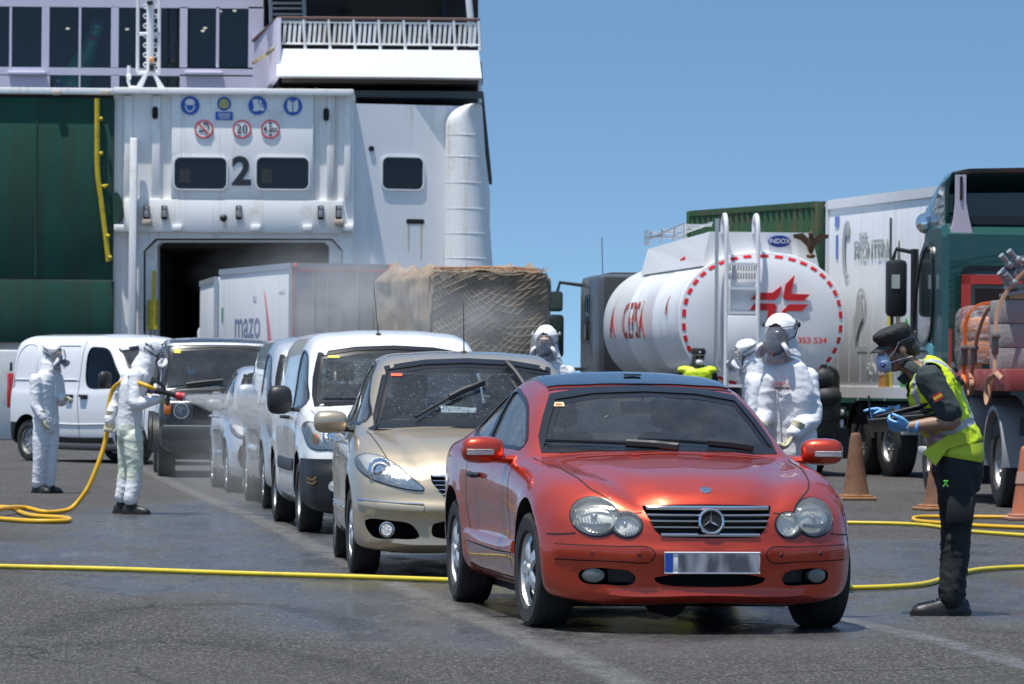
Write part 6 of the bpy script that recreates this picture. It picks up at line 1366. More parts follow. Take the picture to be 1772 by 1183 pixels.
        sd_ = 'r' if s > 0 else 'l'; m = MB()
        S.line('t', [(s * .75, .98), (s * .715, .7), (s * .66, .4), (s * .60, .22)], .006, .003, m); S.line(sd_, [(1.15, .95), (1.12, .7), (1.15, .45), (1.25, .28)], .007, .003, m)
        S.line(sd_, [(2.34, 1.03), (2.36, .8), (2.34, .5), (2.3, .28)], .006, .003, m); S.line(sd_, [(3.1, 1.04), (3.1, .8), (2.95, .55)], .006, .003, m); m.build('panel_seam', DARK, t)
        m = MB(); S.line(sd_, [(1.2, .42), (2.0, .41), (2.9, .42)], .05, 0, m, round_=.014); b = m.build('side_moulding', pb, t, 50)
        m = MB(); S.line(sd_, [(1.2, .45), (2.0, .44), (2.9, .45)], .012, 0, m, round_=.02); m.build('chrome_strip', CHROME, b, 50)
        for yy in (2.1, 2.95):
            h, n = S.hit(sd_, yy, .90); m = MB(); m.tube([h + Vector((s * .004, -.1, 0)), h + Vector((s * .035, -.07, 0)), h + Vector((s * .035, .06, .004)), h + Vector((s * .004, .09, .004))], .014, 8); m.build('door_handle', CHROME, t)
        mirror(t, s, s * .91, 1.32, 1.045, .235, .16, .17, pb, s * -6, .1, lamp=False)
    a, b_ = [(-.40, 1.06), (-.3, 1.12), (-.06, 1.25), (.02, 1.28), (.10, 1.315)], [(.30, 1.06), (.33, 1.2), (.28, 1.38), (.22, 1.46), (.20, 1.47)]
    wiper(S, t, a, 0, .6, .03); wiper(S, t, [(.47, 1.08), (.43, 1.2), (.33, 1.38), (.27, 1.45)], 0, .6, .03)
    m = MB(); S.band('f', [(-.74, 1.0), (0, 1.045), (.74, 1.0), (.66, 1.04), (0, 1.055), (-.66, 1.04)], [(-.70, .99), (0, 1.01), (.70, .99), (.66, 1.03), (0, 1.05), (-.66, 1.03)], .004, 2, m); m.build('cowl', TRIM, t)
    m = MB(); S.patch('f', rrect(-.555, -.475, 1.375, 1.395, .003, 1), .0, 2, mb=m); m.build('windscreen_sticker', STICK_R, t)
    m = MB(); h, n = S.hit('t', 0, 1.95); m.tube([h, h + Vector((0, .03, .10)), h + Vector((0, .10, .36))], [.006, .004, .0025], 6); m.ell(h, (.02, .03, .015)); m.build('antenna', BLACK, t)
    h, n = S.hit('f', 0, .40); plate(t, rot(0, 0, 0, h + Vector((0, -.02, 0))), None)
    steering_wheel(t, .36, 1.62, 1.02)
    return place(t, 834, 1000.5, 4.7)
beigecar = beige_car()

# ---------------------------------------------------------------- small vans
def van_sections(B=.18, W=.90, H=1.0):
    k = H
    return [(0, .26, sec(.24,.58, .68,.28, .73,.48, .71,.70, .64,.76, .47,.79, .24,.80, .805)),
     (.035, .26, sec(.19,.64, .79,.235, .83,.48, .81,.74, .74,.82, .5,.85, .25,.865, .87)),
     (.14, .25, sec(B,.68, .84,.24, .868,.50, .855,.80, .78,.89, .54,.92, .28,.94, .945)),
     (.40, .17, sec(B,.7, .865,.26, .892,.52, .88,.86, .81,.965, .58,1.0, .3,1.02, 1.025)),
     (.75, .10, sec(B,.7, .87,.28, .902,.54, .892,.90, .83,1.03, .63,1.07, .33,1.095, 1.10)),
     (.90, .14, sec(B,.7, .87,.28, .904,.54, .894,.92, .845,1.05, .68,1.095, .35,1.12, 1.127)),
     (.97, .16, sec(B,.7, .87,.28, .904,.54, .894,.93, .85,1.06, .73,1.12, .38,1.15, 1.16)),
     (1.52, .12, sec(B,.7, .87,.28, .905,.54, .897,1.0, .855,1.10, .715,1.60*k, .40,1.665*k, 1.68*k)),
     (1.72, .06, sec(B,.7, .87,.28, .905,.54, .897,1.0, .855,1.10, .71,1.665*k, .40,1.74*k, 1.755*k)),
     (2.2, 0, sec(B,.7, .87,.28, .905,.54, .897,1.0, .857,1.10, .71,1.71*k, .40,1.785*k, 1.80*k)),
     (3.4, 0, sec(B,.7, .87,.28, .905,.54, .897,1.0, .857,1.10, .71,1.71*k, .40,1.785*k, 1.80*k)),
     (4.15, -.02, sec(.22,.7, .85,.30, .89,.54, .885,1.0, .845,1.10, .70,1.67*k, .40,1.74*k, 1.755*k)),
     (4.33, -.05, sec(.25,.68, .82,.32, .86,.54, .85,1.0, .81,1.10, .67,1.60*k, .38,1.66*k, 1.67*k)),
     (4.38, -.05, sec(.32,.6, .72,.38, .76,.54, .75,1.0, .71,1.10, .58,1.5*k, .33,1.56*k, 1.57*k))]
def van_detail(x, y, z):
    ax = np.abs(x); fr = np.clip((.7 - y) / .1, 0, 1); y = y - fr * .03 * np.clip((.60 - z) / .03, 0, 1)
    side = np.clip((ax - .6) / .2, 0, 1) * np.sign(x)
    for ya in (.92, 3.648):
        rr = np.sqrt((y - ya) ** 2 + (z - .32) ** 2); x = x + side * .016 * np.exp(-((rr - .42) / .07) ** 2)
    x = x - side * .02 * np.exp(-((z - .62) / .13) ** 2) * np.exp(-((y - 2.3) / .9) ** 4)
    hood = np.clip((1.0 - y) / .15, 0, 1) * np.clip((z - .72) / .1, 0, 1); xl = .42 + .26 * np.clip(y, 0, 1)
    z = z - .018 * np.exp(-((ax - xl) / .06) ** 2) * hood
    return x, y, z
def small_van(label, pnt, lowbump, k, loc, rz, stick=True, mirrorc=None, antenna=True, panel_side=True):
    ws = dens([(-.74, 1.125), (-.4, 1.15), (0, 1.16), (.4, 1.15), (.74, 1.125), (.715, 1.35), (.665, 1.56 * k), (.35, 1.61 * k), (0, 1.625 * k), (-.35, 1.61 * k), (-.665, 1.56 * k), (-.715, 1.35)], 3)
    s1 = bez([(1.20, 1.13), (1.38, 1.3), (1.62, 1.53), (1.9, 1.585), (2.12, 1.58), (2.14, 1.35), (2.12, 1.10), (1.6, 1.10)], 4, True)
    pn = ([.15, .3, .5, .65, .8, .95], [.05, .01, 0, .02, .05, .12])
    t, S, body = car('small_van', label, pnt, van_sections(H=k), .905, pn, ([.2, .5, 1.7], [.03, 0, .06]), (.92, 3.648, .32, .205, .80), ws, [s1], dens([(-.55, 1.12), (.55, 1.12), (.5, 1.55), (-.5, 1.55)], 4), (1.08, 4.1, .96),
        wsg=VANGLASS, detail=van_detail, seats=((-.38, 2.05, .62), (.38, 2.05, .62)), dash=(1.12, 1.12), cat='van', kind='steel' if lowbump else 'alloy', frit=.035,
        recess=[(bez([(-.5, .60), (.5, .60), (.45, .50), (-.45, .50)], 4, True), .12)])
    for s in (-1, 1):
        sd_ = 'r' if s > 0 else 'l'
        hl = [(s * a, b) for a, b in bez([(.86, .96), (.74, .955), (.62, .93), (.54, .88), (.52, .80), (.56, .745), (.70, .735), (.83, .745), (.87, .80)], 5, True)]
        q = S.patch('f', hl, .004, 5).build('headlight', mat('clear_reflector', (.72, .73, .74), .2, .55), t, 60); m = MB()
        h, n = S.hit('f', s * .66, .85); Th = Matrix.Translation(h) @ Vector((0, -1, .1)).to_track_quat('Z', 'Y').to_matrix().to_4x4(); m.lathe([(.075, 0), (.09, .02), (.095, 0)], 24, Th, close=True); m.lathe([(.001, .03), (.04, .02), (.055, 0)], 16, Th); m.build('projector_lens', CHROME, q)
        m = MB(); S.patch('f', [(s * a, b) for a, b in disc(.80, .82, .03, .05, 14)], .008, 3, mb=m); m.build('turn_signal', ORANGEL, q)
        S.patch('f', hl, .012, 6, thick=.014, bulge=.012).build('headlight_lens', LENS, q, 60); S.band('f', inset(hl, -.008), inset(hl, .001), .0025, 2).build('headlight_seal', TRIM, q, 60)
        m = MB(); S.line('t', [(s * .79, .95), (s * .76, .6), (s * .70, .35), (s * .62, .2)], .007, .003, m); S.line(sd_, [(1.18, 1.08), (1.14, .8), (1.18, .5), (1.28, .32)], .008, .003, m)
        S.line(sd_, [(2.2, 1.62), (2.22, 1.1), (2.2, .7), (2.18, .3)], .008, .003, m); S.line(sd_, [(3.25, 1.62), (3.27, 1.1), (3.2, .7)], .008, .003, m); S.line(sd_, [(2.2, 1.08), (3.2, 1.1), (4.1, 1.1)], .01, .003, m); m.build('panel_seam', DARK, t)
        m = MB(); S.line(sd_, [(1.35, .58), (2.2, .57), (3.1, .58)], .11, 0, m, round_=.02); m.build('side_moulding', BLACK if lowbump else pnt, t, 50)
        for yy in (2.05, 2.38):
            h, n = S.hit(sd_, yy, 1.0); m = MB(); m.tube([h + Vector((s * .004, -.09, 0)), h + Vector((s * .04, -.06, 0)), h + Vector((s * .04, .06, 0)), h + Vector((s * .004, .09, 0))], .016, 8); m.build('door_handle', BLACK, t)
        mirror(t, s, s * .97, 1.28, 1.16, .22, .26, .18, mirrorc or BLACK, s * -6, .12)
        if lowbump:
            h, n = S.hit('f', s * .66, .42); m = MB(); m.lathe([(.001, .015), (.045, .012), (.05, -.01)], 20, Matrix.Translation(h + n * .005) @ n.to_track_quat('Z', 'Y').to_matrix().to_4x4()); m.build('fog_light', LAMPG, t)
            m = MB()
            for dz in (0, .035): S.line(sd_ if 0 else 'f', [(s * .80, .50 - dz), (s * .83, .475 - dz), (s * .865, .49 - dz)], .014, .012, m)
            m.build('bumper_scrape', mat('scrape_brown', (.25, .16, .06), .7), t)
    if lowbump: split_faces(body, lambda c: c.y < .62 and c.z < .655, 'lower_bumper', BLACK, t, [((0, 0, .655), (0, 0, 1)), ((0, .62, 0), (0, 1, 0))])
    wiper(S, t, [(-.66, 1.15), (-.4, 1.15), (0, 1.155), (.1, 1.15)], 0, .6, .03); wiper(S, t, [(.0, 1.17), (.3, 1.165), (.6, 1.15), (.7, 1.14)], 0, .6, .03)
    if stick: m = MB(); S.patch('f', rrect(-.60, -.50, 1.54 * k, 1.56 * k, .003, 1), .0, 2, mb=m); m.build('windscreen_sticker', STICK_Y, t)
    if antenna: m = MB(); h, n = S.hit('t', -.12, 1.72); m.ell(h, (.025, .035, .02)); m.tube([h, h + Vector((-.01, .03, .1)), h + Vector((-.03, .12, .42))], [.007, .004, .0025], 6); m.build('antenna', BLACK, t)
    h, n = S.hit('f', 0, .42); plate(t, rot(0, 0, 0, h + Vector((0, -.03, 0))), None)
    return place(t, *loc, rz)
WHITEP = paint('white_van_paint', (.80, .80, .79), 0, .35, drops=.2, flake=0, dusty=.08)
SILVERP = paint('silver_paint', (.54, .56, .58), .45, .33, drops=.2, dusty=.12)
SILVER2 = paint('pale_silver_paint', (.53, .56, .60), .45, .3, drops=.15, dusty=.1)
small_van('white small van with a black lower bumper, right behind the beige hatchback', WHITEP, True, 1.0, (710, 926.5), 7.6)
small_van('silver grey small van between the white small van and the silver compact car', SILVERP, False, 1.01, (616, 884), 7.2, mirrorc=SILVERP, antenna=False)

def compact():
    st = [(0, .24, sec(.23,.52, .62,.27, .66,.46, .63,.60, .57,.64, .42,.665, .2,.675, .68)),
     (.035, .24, sec(.18,.58, .72,.22, .755,.46, .73,.63, .66,.69, .46,.715, .23,.725, .73)),
     (.14, .23, sec(.17,.62, .77,.22, .80,.47, .785,.68, .71,.75, .48,.78, .25,.79, .795)),
     (.40, .16, sec(.17,.64, .80,.24, .825,.50, .81,.76, .74,.84, .51,.87, .26,.88, .885)),
     (.77, .08, sec(.17,.64, .80,.25, .835,.52, .822,.82, .76,.91, .56,.94, .28,.955, .96)),
     (.98, .12, sec(.17,.64, .80,.25, .835,.52, .824,.84, .77,.94, .60,.965, .3,.985, .99)),
     (1.05, .15, sec(.17,.64, .80,.25, .835,.52, .824,.85, .775,.95, .66,.99, .35,1.015, 1.025)),
     (1.62, .12, sec(.17,.64, .80,.25, .835,.52, .828,.88, .78,.98, .60,1.40, .33,1.45, 1.462)),
     (1.80, .06, sec(.17,.64, .80,.25, .835,.52, .83,.89, .78,.99, .59,1.43, .33,1.485, 1.497)),
     (2.2, 0, sec(.17,.64, .80,.25, .835,.52, .83,.90, .78,1.0, .585,1.45, .33,1.505, 1.517)),
     (2.9, -.02, sec(.17,.64, .80,.25, .835,.52, .83,.92, .77,1.02, .57,1.43, .32,1.485, 1.495)),
     (3.35, -.06, sec(.2,.62, .79,.28, .825,.54, .815,.94, .74,1.03, .55,1.33, .31,1.38, 1.395)),
     (3.6, -.1, sec(.22,.6, .75,.30, .79,.54, .77,.92, .70,1.01, .54,1.08, .3,1.12, 1.13)),
     (3.68, -.1, sec(.28,.5, .64,.33, .68,.54, .66,.82, .60,.90, .46,.93, .25,.95, .96))]
    def det(x, y, z):
        ax = np.abs(x); side = np.clip((ax - .55) / .2, 0, 1) * np.sign(x)
        for ya in (.77, 3.15):
            rr = np.sqrt((y - ya) ** 2 + (z - .29) ** 2); x = x + side * .016 * np.exp(-((rr - .38) / .06) ** 2)
        return x - side * .02 * np.exp(-((z - .55) / .12) ** 2) * np.exp(-((y - 1.95) / .75) ** 4), y, z
    ws = dens([(-.65, .995), (-.35, 1.015), (0, 1.02), (.35, 1.015), (.65, .995), (.60, 1.18), (.545, 1.37), (.3, 1.41), (0, 1.42), (-.3, 1.41), (-.545, 1.37), (-.60, 1.18)], 3)
    s1 = bez([(1.3, 1.02), (1.5, 1.18), (1.8, 1.375), (2.1, 1.41), (2.25, 1.41), (2.25, 1.2), (2.25, 1.03), (1.7, 1.02)], 4, True)
    s2 = bez([(2.34, 1.41), (2.7, 1.40), (2.95, 1.36), (3.08, 1.22), (3.05, 1.08), (2.7, 1.05), (2.34, 1.035), (2.33, 1.2)], 4, True)
    dark = lambda s: bez([(s * .46, .46), (s * .60, .58), (s * .70, .56), (s * .73, .42), (s * .68, .30), (s * .5, .29)], 4, True)
    t, S, body = car('compact_car', 'pale silver compact hatchback behind the silver grey small van', SILVER2, st, .835, ([.15, .3, .5, .65, .75], [.05, .01, 0, .04, .09]), ([.2, .5, 1.0], [.04, 0, .08]), (.77, 3.15, .29, .185, .735), ws, [s1, s2], dens([(-.48, 1.08), (.48, 1.08), (.46, 1.33), (-.46, 1.33)], 4), (1.15, 3.4, .82), detail=det,
        recess=[(dark(-1), .34), (dark(1), .34), (bez([(-.4, .5), (.4, .5), (.36, .3), (-.36, .3)], 4, True), .12)], seats=((-.34, 2.0, .45), (.34, 2.0, .45)), dash=(1.2, 1.0))
    for s in (-1, 1):
        sd_ = 'r' if s > 0 else 'l'
        hl = [(s * a, b) for a, b in bez([(.79, .80), (.70, .80), (.58, .74), (.50, .66), (.52, .62), (.64, .635), (.75, .67), (.79, .73)], 5, True)]
        q = S.patch('f', hl, .004, 5).build('headlight', LAMPG, t, 60); S.patch('f', hl, .012, 5, thick=.014, bulge=.012).build('headlight_lens', LENS, q, 60); S.band('f', inset(hl, -.007), inset(hl, .001), .0025, 2).build('headlight_seal', TRIM, q, 60)
        m = MB(); S.line('t', [(s * .72, 1.0), (s * .69, .6), (s * .62, .25)], .007, .003, m); S.line(sd_, [(1.2, .93), (1.16, .65), (1.25, .28)], .008, .003, m); S.line(sd_, [(2.3, 1.0), (2.32, .6), (2.28, .28)], .008, .003, m); m.build('panel_seam', DARK, t)
        for yy in (2.1, 2.9):
            h, n = S.hit(sd_, yy, .88); m = MB(); m.tube([h + Vector((s * .004, -.08, 0)), h + Vector((s * .035, -.05, 0)), h + Vector((s * .035, .05, 0)), h + Vector((s * .004, .08, 0))], .014, 8); m.build('door_handle', SILVER2, t)
        mirror(t, s, s * .86, 1.38, 1.03, .2, .14, .15, SILVER2, s * -6, .09)
    wiper(S, t, [(-.6, 1.02), (-.3, 1.025), (0, 1.025)], 0, .6, .03)
    return place(t, 521, 855, 8)
compact()

def suv():
    st = [(0, .08, sec(.42,.60, .70,.46, .76,.60, .76,.90, .72,.96, .5,.98, .25,.99, .99)),
     (.03, .08, sec(.36,.66, .78,.42, .82,.60, .82,.94, .79,1.01, .55,1.03, .28,1.04, 1.04)),
     (.12, .06, sec(.34,.7, .82,.42, .85,.62, .85,.97, .81,1.04, .56,1.06, .3,1.07, 1.07)),
     (.8, .02, sec(.34,.7, .83,.42, .865,.64, .86,1.0, .82,1.08, .58,1.10, .3,1.115, 1.115)),
     (1.25, .04, sec(.34,.7, .83,.42, .87,.64, .865,1.03, .83,1.10, .64,1.13, .33,1.145, 1.15)),
     (1.31, .05, sec(.34,.7, .83,.42, .87,.64, .865,1.04, .835,1.11, .73,1.16, .38,1.18, 1.18)),
     (1.72, .05, sec(.34,.7, .83,.42, .87,.64, .865,1.04, .835,1.12, .705,1.78, .38,1.83, 1.835)),
     (1.9, .03, sec(.34,.7, .83,.42, .87,.64, .865,1.04, .835,1.12, .70,1.83, .38,1.885, 1.89)),
     (2.5, 0, sec(.34,.7, .83,.42, .87,.64, .865,1.04, .835,1.12, .70,1.85, .38,1.905, 1.91)),
     (4.0, 0, sec(.36,.7, .83,.44, .87,.64, .865,1.04, .83,1.12, .695,1.84, .38,1.895, 1.90)),
     (4.2, -.02, sec(.38,.68, .80,.46, .85,.64, .845,1.04, .81,1.12, .67,1.80, .37,1.85, 1.855)),
     (4.25, -.02, sec(.45,.6, .72,.52, .77,.64, .76,1.04, .72,1.12, .6,1.7, .33,1.75, 1.76))]
    pn = paint('dark_navy_paint', (.022, .026, .036), .4, .3, flake=.05, dusty=.25)
    ws = dens([(-.75, 1.17), (0, 1.19), (.75, 1.17), (.70, 1.48), (.655, 1.745), (0, 1.78), (-.655, 1.745), (-.70, 1.48)], 4)
    s1 = bez([(1.45, 1.17), (1.6, 1.4), (1.82, 1.72), (2.1, 1.755), (2.38, 1.755), (2.4, 1.5), (2.38, 1.17), (1.9, 1.15)], 4, True)
    s2 = bez([(2.5, 1.755), (2.95, 1.755), (3.4, 1.755), (3.42, 1.45), (3.4, 1.17), (2.95, 1.15), (2.5, 1.17), (2.49, 1.45)], 4, True)
    t, S, body = car('off_road_car', 'dark navy boxy off-road car with round headlamps and a silver roof edge', pn, st, .87, None, None, (.80, 3.3, .38, .235, .735), ws, [s1, s2], dens([(-.6, 1.2), (.6, 1.2), (.58, 1.72), (-.58, 1.72)], 4), (1.38, 4.05, 1.04), wsg=glass('clear_windscreen', (.8, .86, .86), 1, .02, film=.06), sideg=glass('dusty_glass', (.7, .76, .76), 1, .02, film=.08),
        recess=[(rrect(-.40, .40, .78, .98, .02), .10)], seats=((-.36, 2.35, .72), (.36, 2.35, .72)), dash=(1.4, 1.15), kind='steel')
    m = MB()
    for x in np.linspace(-.36, .36, 9): m.box((x, .09, .88), (.02, .03, .2))
    m.build('grille', BLACK, t)
    for s in (-1, 1):
        h, n = S.hit('f', s * .56, .90); T = Matrix.Translation(h) @ rot(90, 0, 0); m = MB(); m.lathe([(.001, .0), (.05, .005), (.085, .03), (.10, .03), (.105, -.02)], 28, T); q = m.build('headlight', LAMPG, t); m = MB(); m.lathe([(.001, .055), (.05, .048), (.09, .03)], 24, T); m.build('headlight_lens', LENS, q); m = MB(); m.tube([T @ Vector((.098 * math.cos(a), .098 * math.sin(a), .03)) for a in np.linspace(0, 6.283, 29)[:-1]], .012, 6, loop=True); m.build('headlight_ring', CHROME, q)
        m = MB(); m.box((s * .745, .05, .93), (.10, .10, .17), None, .02); q = m.build('turn_signal', ORANGEL, t)
        mirror(t, s, s * .93, 1.45, 1.22, .19, .25, .12, BLACK, 0, .1)
        m = MB(); sd_ = 'r' if s > 0 else 'l'; S.line(sd_, [(1.42, 1.1), (1.4, .7), (1.42, .45)], .01, .003, m); S.line(sd_, [(2.44, 1.8), (2.45, 1.1), (2.44, .45)], .01, .003, m); m.build('panel_seam', DARK, t)
        for ya in (.80, 3.3):
            m = MB(); pr = []
            for a in np.linspace(-8, 188, 22):
                c, sn = math.cos(R(a)), math.sin(R(a)); pr.append([(s * .84, ya + .47 * c, .40 + .47 * sn), (s * .93, ya + .475 * c, .40 + .475 * sn), (s * .93, ya + .445 * c, .40 + .445 * sn), (s * .84, ya + .445 * c, .40 + .445 * sn)])
            m.rings(pr); m.build('wheel_arch_flare', BLACK, t)
    m = MB(); m.box((0, -.05, .60), (1.66, .18, .17), None, .03); m.box((0, .0, .45), (1.5, .1, .16), None, .02); b = m.build('front_bumper', BLACK, t)
    m = MB(); m.box((0, -.06, .695), (1.60, .12, .02), None, .006); m.build('bumper_top_strip', STEEL, b)
    wiper(S, t, [(-.68, 1.2), (-.3, 1.26), (.05, 1.30)], 0, .7, .03); wiper(S, t, [(.0, 1.22), (.3, 1.2), (.62, 1.19)], 0, .7, .03)
    m = MB(); S.line('f', [(-.70, 1.80), (-.35, 1.815), (0, 1.82), (.35, 1.815), (.70, 1.80)], .055, .0, m, round_=.015); S.line('t', [(-.69, 1.8), (-.70, 2.6), (-.69, 4.0)], .06, 0, m, round_=.02); S.line('t', [(.69, 1.8), (.70, 2.6), (.69, 4.0)], .06, 0, m, round_=.02); m.build('roof_edge', SILVERP, t)
    m = MB(); S.patch('t', rrect(-.66, .66, 1.85, 4.0, .1), .006, 6, thick=.02, mb=m); m.build('roof_skin', SILVERP, t, 60)
    m = MB(); S.patch('f', rrect(-.62, -.53, 1.69, 1.745, .003, 1), .0, 2, mb=m); m.build('windscreen_sticker', STICK_Y, t)
    m = MB(); h, n = S.hit('l', 1.36, 1.12); m.tube([h, h + Vector((-.03, .02, .5)), h + Vector((-.14, .06, .85))], [.008, .006, .004], 6); m.build('antenna', BLACK, t)
    m = MB(); m.box((.05, 1.95, 1.66), (.25, .03, .075), None, .02); m.tube([(.05, 1.93, 1.7), (.05, 1.86, 1.78)], .01); m.build('inner_mirror', TRIM, t)
    m = MB(); m.box((-.05, 1.0, 1.135), (.12, .08, .05), None, .02); m.build('washer_jet', STEEL, t)
    steering_wheel(t, .36, 1.95, 1.16)
    return place(t, 384, 826.5, 6)
suv_car = suv()
# ---------------------------------------------------------------- people
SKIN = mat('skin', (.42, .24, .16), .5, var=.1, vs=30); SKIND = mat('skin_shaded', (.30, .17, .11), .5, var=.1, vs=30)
SUIT = mat('coverall_white', (.74, .75, .77), .5, var=.03, vs=6, bump=.5, bs=26)
SUITG = mat('coverall_white_greenish', (.66, .72, .60), .55, var=.08, vs=4, bump=.5, bs=26)
GLOVEC = mat('glove_cream', (.58, .55, .38), .7, var=.12, vs=20, bump=.3, bs=60)
GLOVEB = mat('glove_blue', (.16, .38, .68), .45, var=.08, vs=20, bump=.3, bs=80)
BOOT = mat('boot_black', (.014, .014, .016), .45, bump=.2, bs=60)
RESP = mat('respirator_blue', (.06, .10, .17), .45); FILT = mat('filter_pale', (.66, .64, .68), .6)
SHIELD = glass('face_shield', (.90, .92, .95), .9, .03, film=.24)
NAVY = mat('uniform_dark', (.009, .013, .016), .8, bump=.3, bs=200); POLO = mat('polo_dark_green', (.022, .036, .038), .8, bump=.3, bs=200)
HIVIS = mat('hi_vis_yellow', (.62, .80, .02), .55, var=.06, vs=5, bump=.4, bs=24); REFL = mat('reflective_grey', (.45, .46, .50), .35, .3)
HAIR = mat('hair_dark', (.02, .016, .014), .7, bump=.6, bs=150)
def remesh(mb, name, mt, parent, vox=.013, smooth=4, wr=0, wsc=(7, 7, 15), cut=None, thick=0, ang=0, seed=0):
    o = mb.build('tmp', None, None, 0); md = o.modifiers.new('r', 'REMESH'); md.mode = 'VOXEL'; md.voxel_size = vox; md.use_smooth_shade = True
    if smooth: m2 = o.modifiers.new('s', 'SMOOTH'); m2.iterations = smooth; m2.factor = .5
    me = evalmesh(o); wipe(o)
    if wr:
        n = len(me.vertices); 
        for v in me.vertices:
            p = v.co; q = Vector((p.x * wsc[0] + seed, p.y * wsc[1], p.z * wsc[2])); a = noise.noise(q); b = noise.noise(q * 2.3 + Vector((5, 1, 2)))
            c_ = noise.noise(q * .9 + Vector((b, 9, a)) * .8); v.co = p + v.normal * (wr * .5 * (1.5 * math.exp(-abs(a) * 9) + 1.0 * math.exp(-abs(c_) * 11) + .7 * b + .6 * a - .7))
    if cut:
        bm = bmesh.new(); bm.from_mesh(me); bmesh.ops.delete(bm, geom=[v for v in bm.verts if cut(v.co)], context='VERTS'); bmesh.ops.delete(bm, geom=[v for c in islands(bm)[1:] if len(c) < 400 or not thick for v in c], context='VERTS'); bm.to_mesh(me); bm.free()
    if thick:
        o = bpy.data.objects.new('t', me); COL.objects.link(o); md = o.modifiers.new('s', 'SOLIDIFY'); md.thickness = thick; md.offset = 1; me = evalmesh(o); bpy.data.objects.remove(o)
    me.materials.clear(); return link_mesh(name, me, mt, parent, 70)
def seg_d(p, a, b): u = b - a; k = max(0, min(1, (p - a).dot(u) / u.dot(u))); return (p - a - u * k).length
def frame(fwd, up=(0, 0, 1), o=(0, 0, 0)):
    'matrix whose -Y looks along fwd'
    f = Vector(fwd).normalized(); y = -f; z = Vector(up); x = y.cross(z).normalized(); z = x.cross(y).normalized()
    return Matrix(((x.x, y.x, z.x, o[0]), (x.y, y.y, z.y, o[1]), (x.z, y.z, z.z, o[2]), (0, 0, 0, 1)))
def taper(mb, pts, rad, n=14, flat=1.0): 
    q = bez(pts, 4); k = len(q); r = np.interp(np.linspace(0, len(rad) - 1, k), range(len(rad)), rad); mb.tube([Vector(p) for p in q], list(r), n)
    mb.ell(pts[0], (rad[0],) * 3, None, 12, 8); mb.ell(pts[-1], (rad[-1],) * 3, None, 12, 8); return mb
def torso_rings(pts, wd, dp, latv):
    'rings along the spine; latv: direction to the right shoulder'
    q = bez(pts, 4); k = len(q); w_ = np.interp(np.linspace(0, len(wd) - 1, k), range(len(wd)), wd); d_ = np.interp(np.linspace(0, len(dp) - 1, k), range(len(dp)), dp); rs = []
    for i in range(k):
        t = Vector(q[min(i + 1, k - 1)] - q[max(i - 1, 0)]).normalized(); l = Vector(latv); l = (l - t * l.dot(t)).normalized(); f = t.cross(l)
        rs.append([Vector(q[i]) + l * w_[i] * math.copysign(abs(math.cos(a)) ** .85, math.cos(a)) + f * d_[i] * math.copysign(abs(math.sin(a)) ** .85, math.sin(a)) for a in np.linspace(0, 2 * math.pi, 29)[:-1]])
    return rs
def head_shape(mb, H, k=1.0):
    mb.ell((0, .012, .035), (.076 * k, .094 * k, .088 * k), H, 20, 14); mb.ell((0, -.02, -.03), (.064 * k, .078 * k, .085 * k), H, 18, 12); mb.ell((0, -.045, -.085), (.040, .042, .036), H)
    mb.tube([(0, -.098, .02), (0, -.112, -.005), (0, -.122, -.026), (0, -.104, -.034)], [.009, .012, .016, .012], 8, H); mb.tube([(-.045, -.088, .036), (0, -.100, .034), (.045, -.088, .036)], .012, 8, H)
    mb.tube([(-.024, -.093, -.062), (0, -.101, -.060), (.024, -.093, -.062)], .009, 8, H); mb.tube([(-.022, -.092, -.074), (0, -.099, -.075), (.022, -.092, -.074)], .008, 8, H)
    for s in (-1, 1): mb.ell((s * .079, .012, -.005), (.012, .022, .034), H); mb.ell((s * .045, -.07, -.02), (.024, .024, .02), H)
    return mb
def eyes(par, H):
    m = MB(); [m.ell((s * .032, -.088, .014), (.014, .011, .010), H) for s in (-1, 1)]; e = m.build('eye', mat('eye_white', (.6, .58, .56), .2), par); m = MB(); [m.ell((s * .032, -.097, .014), (.006, .004, .006), H) for s in (-1, 1)]; m.build('iris', mat('iris_brown', (.03, .015, .01), .15), e)
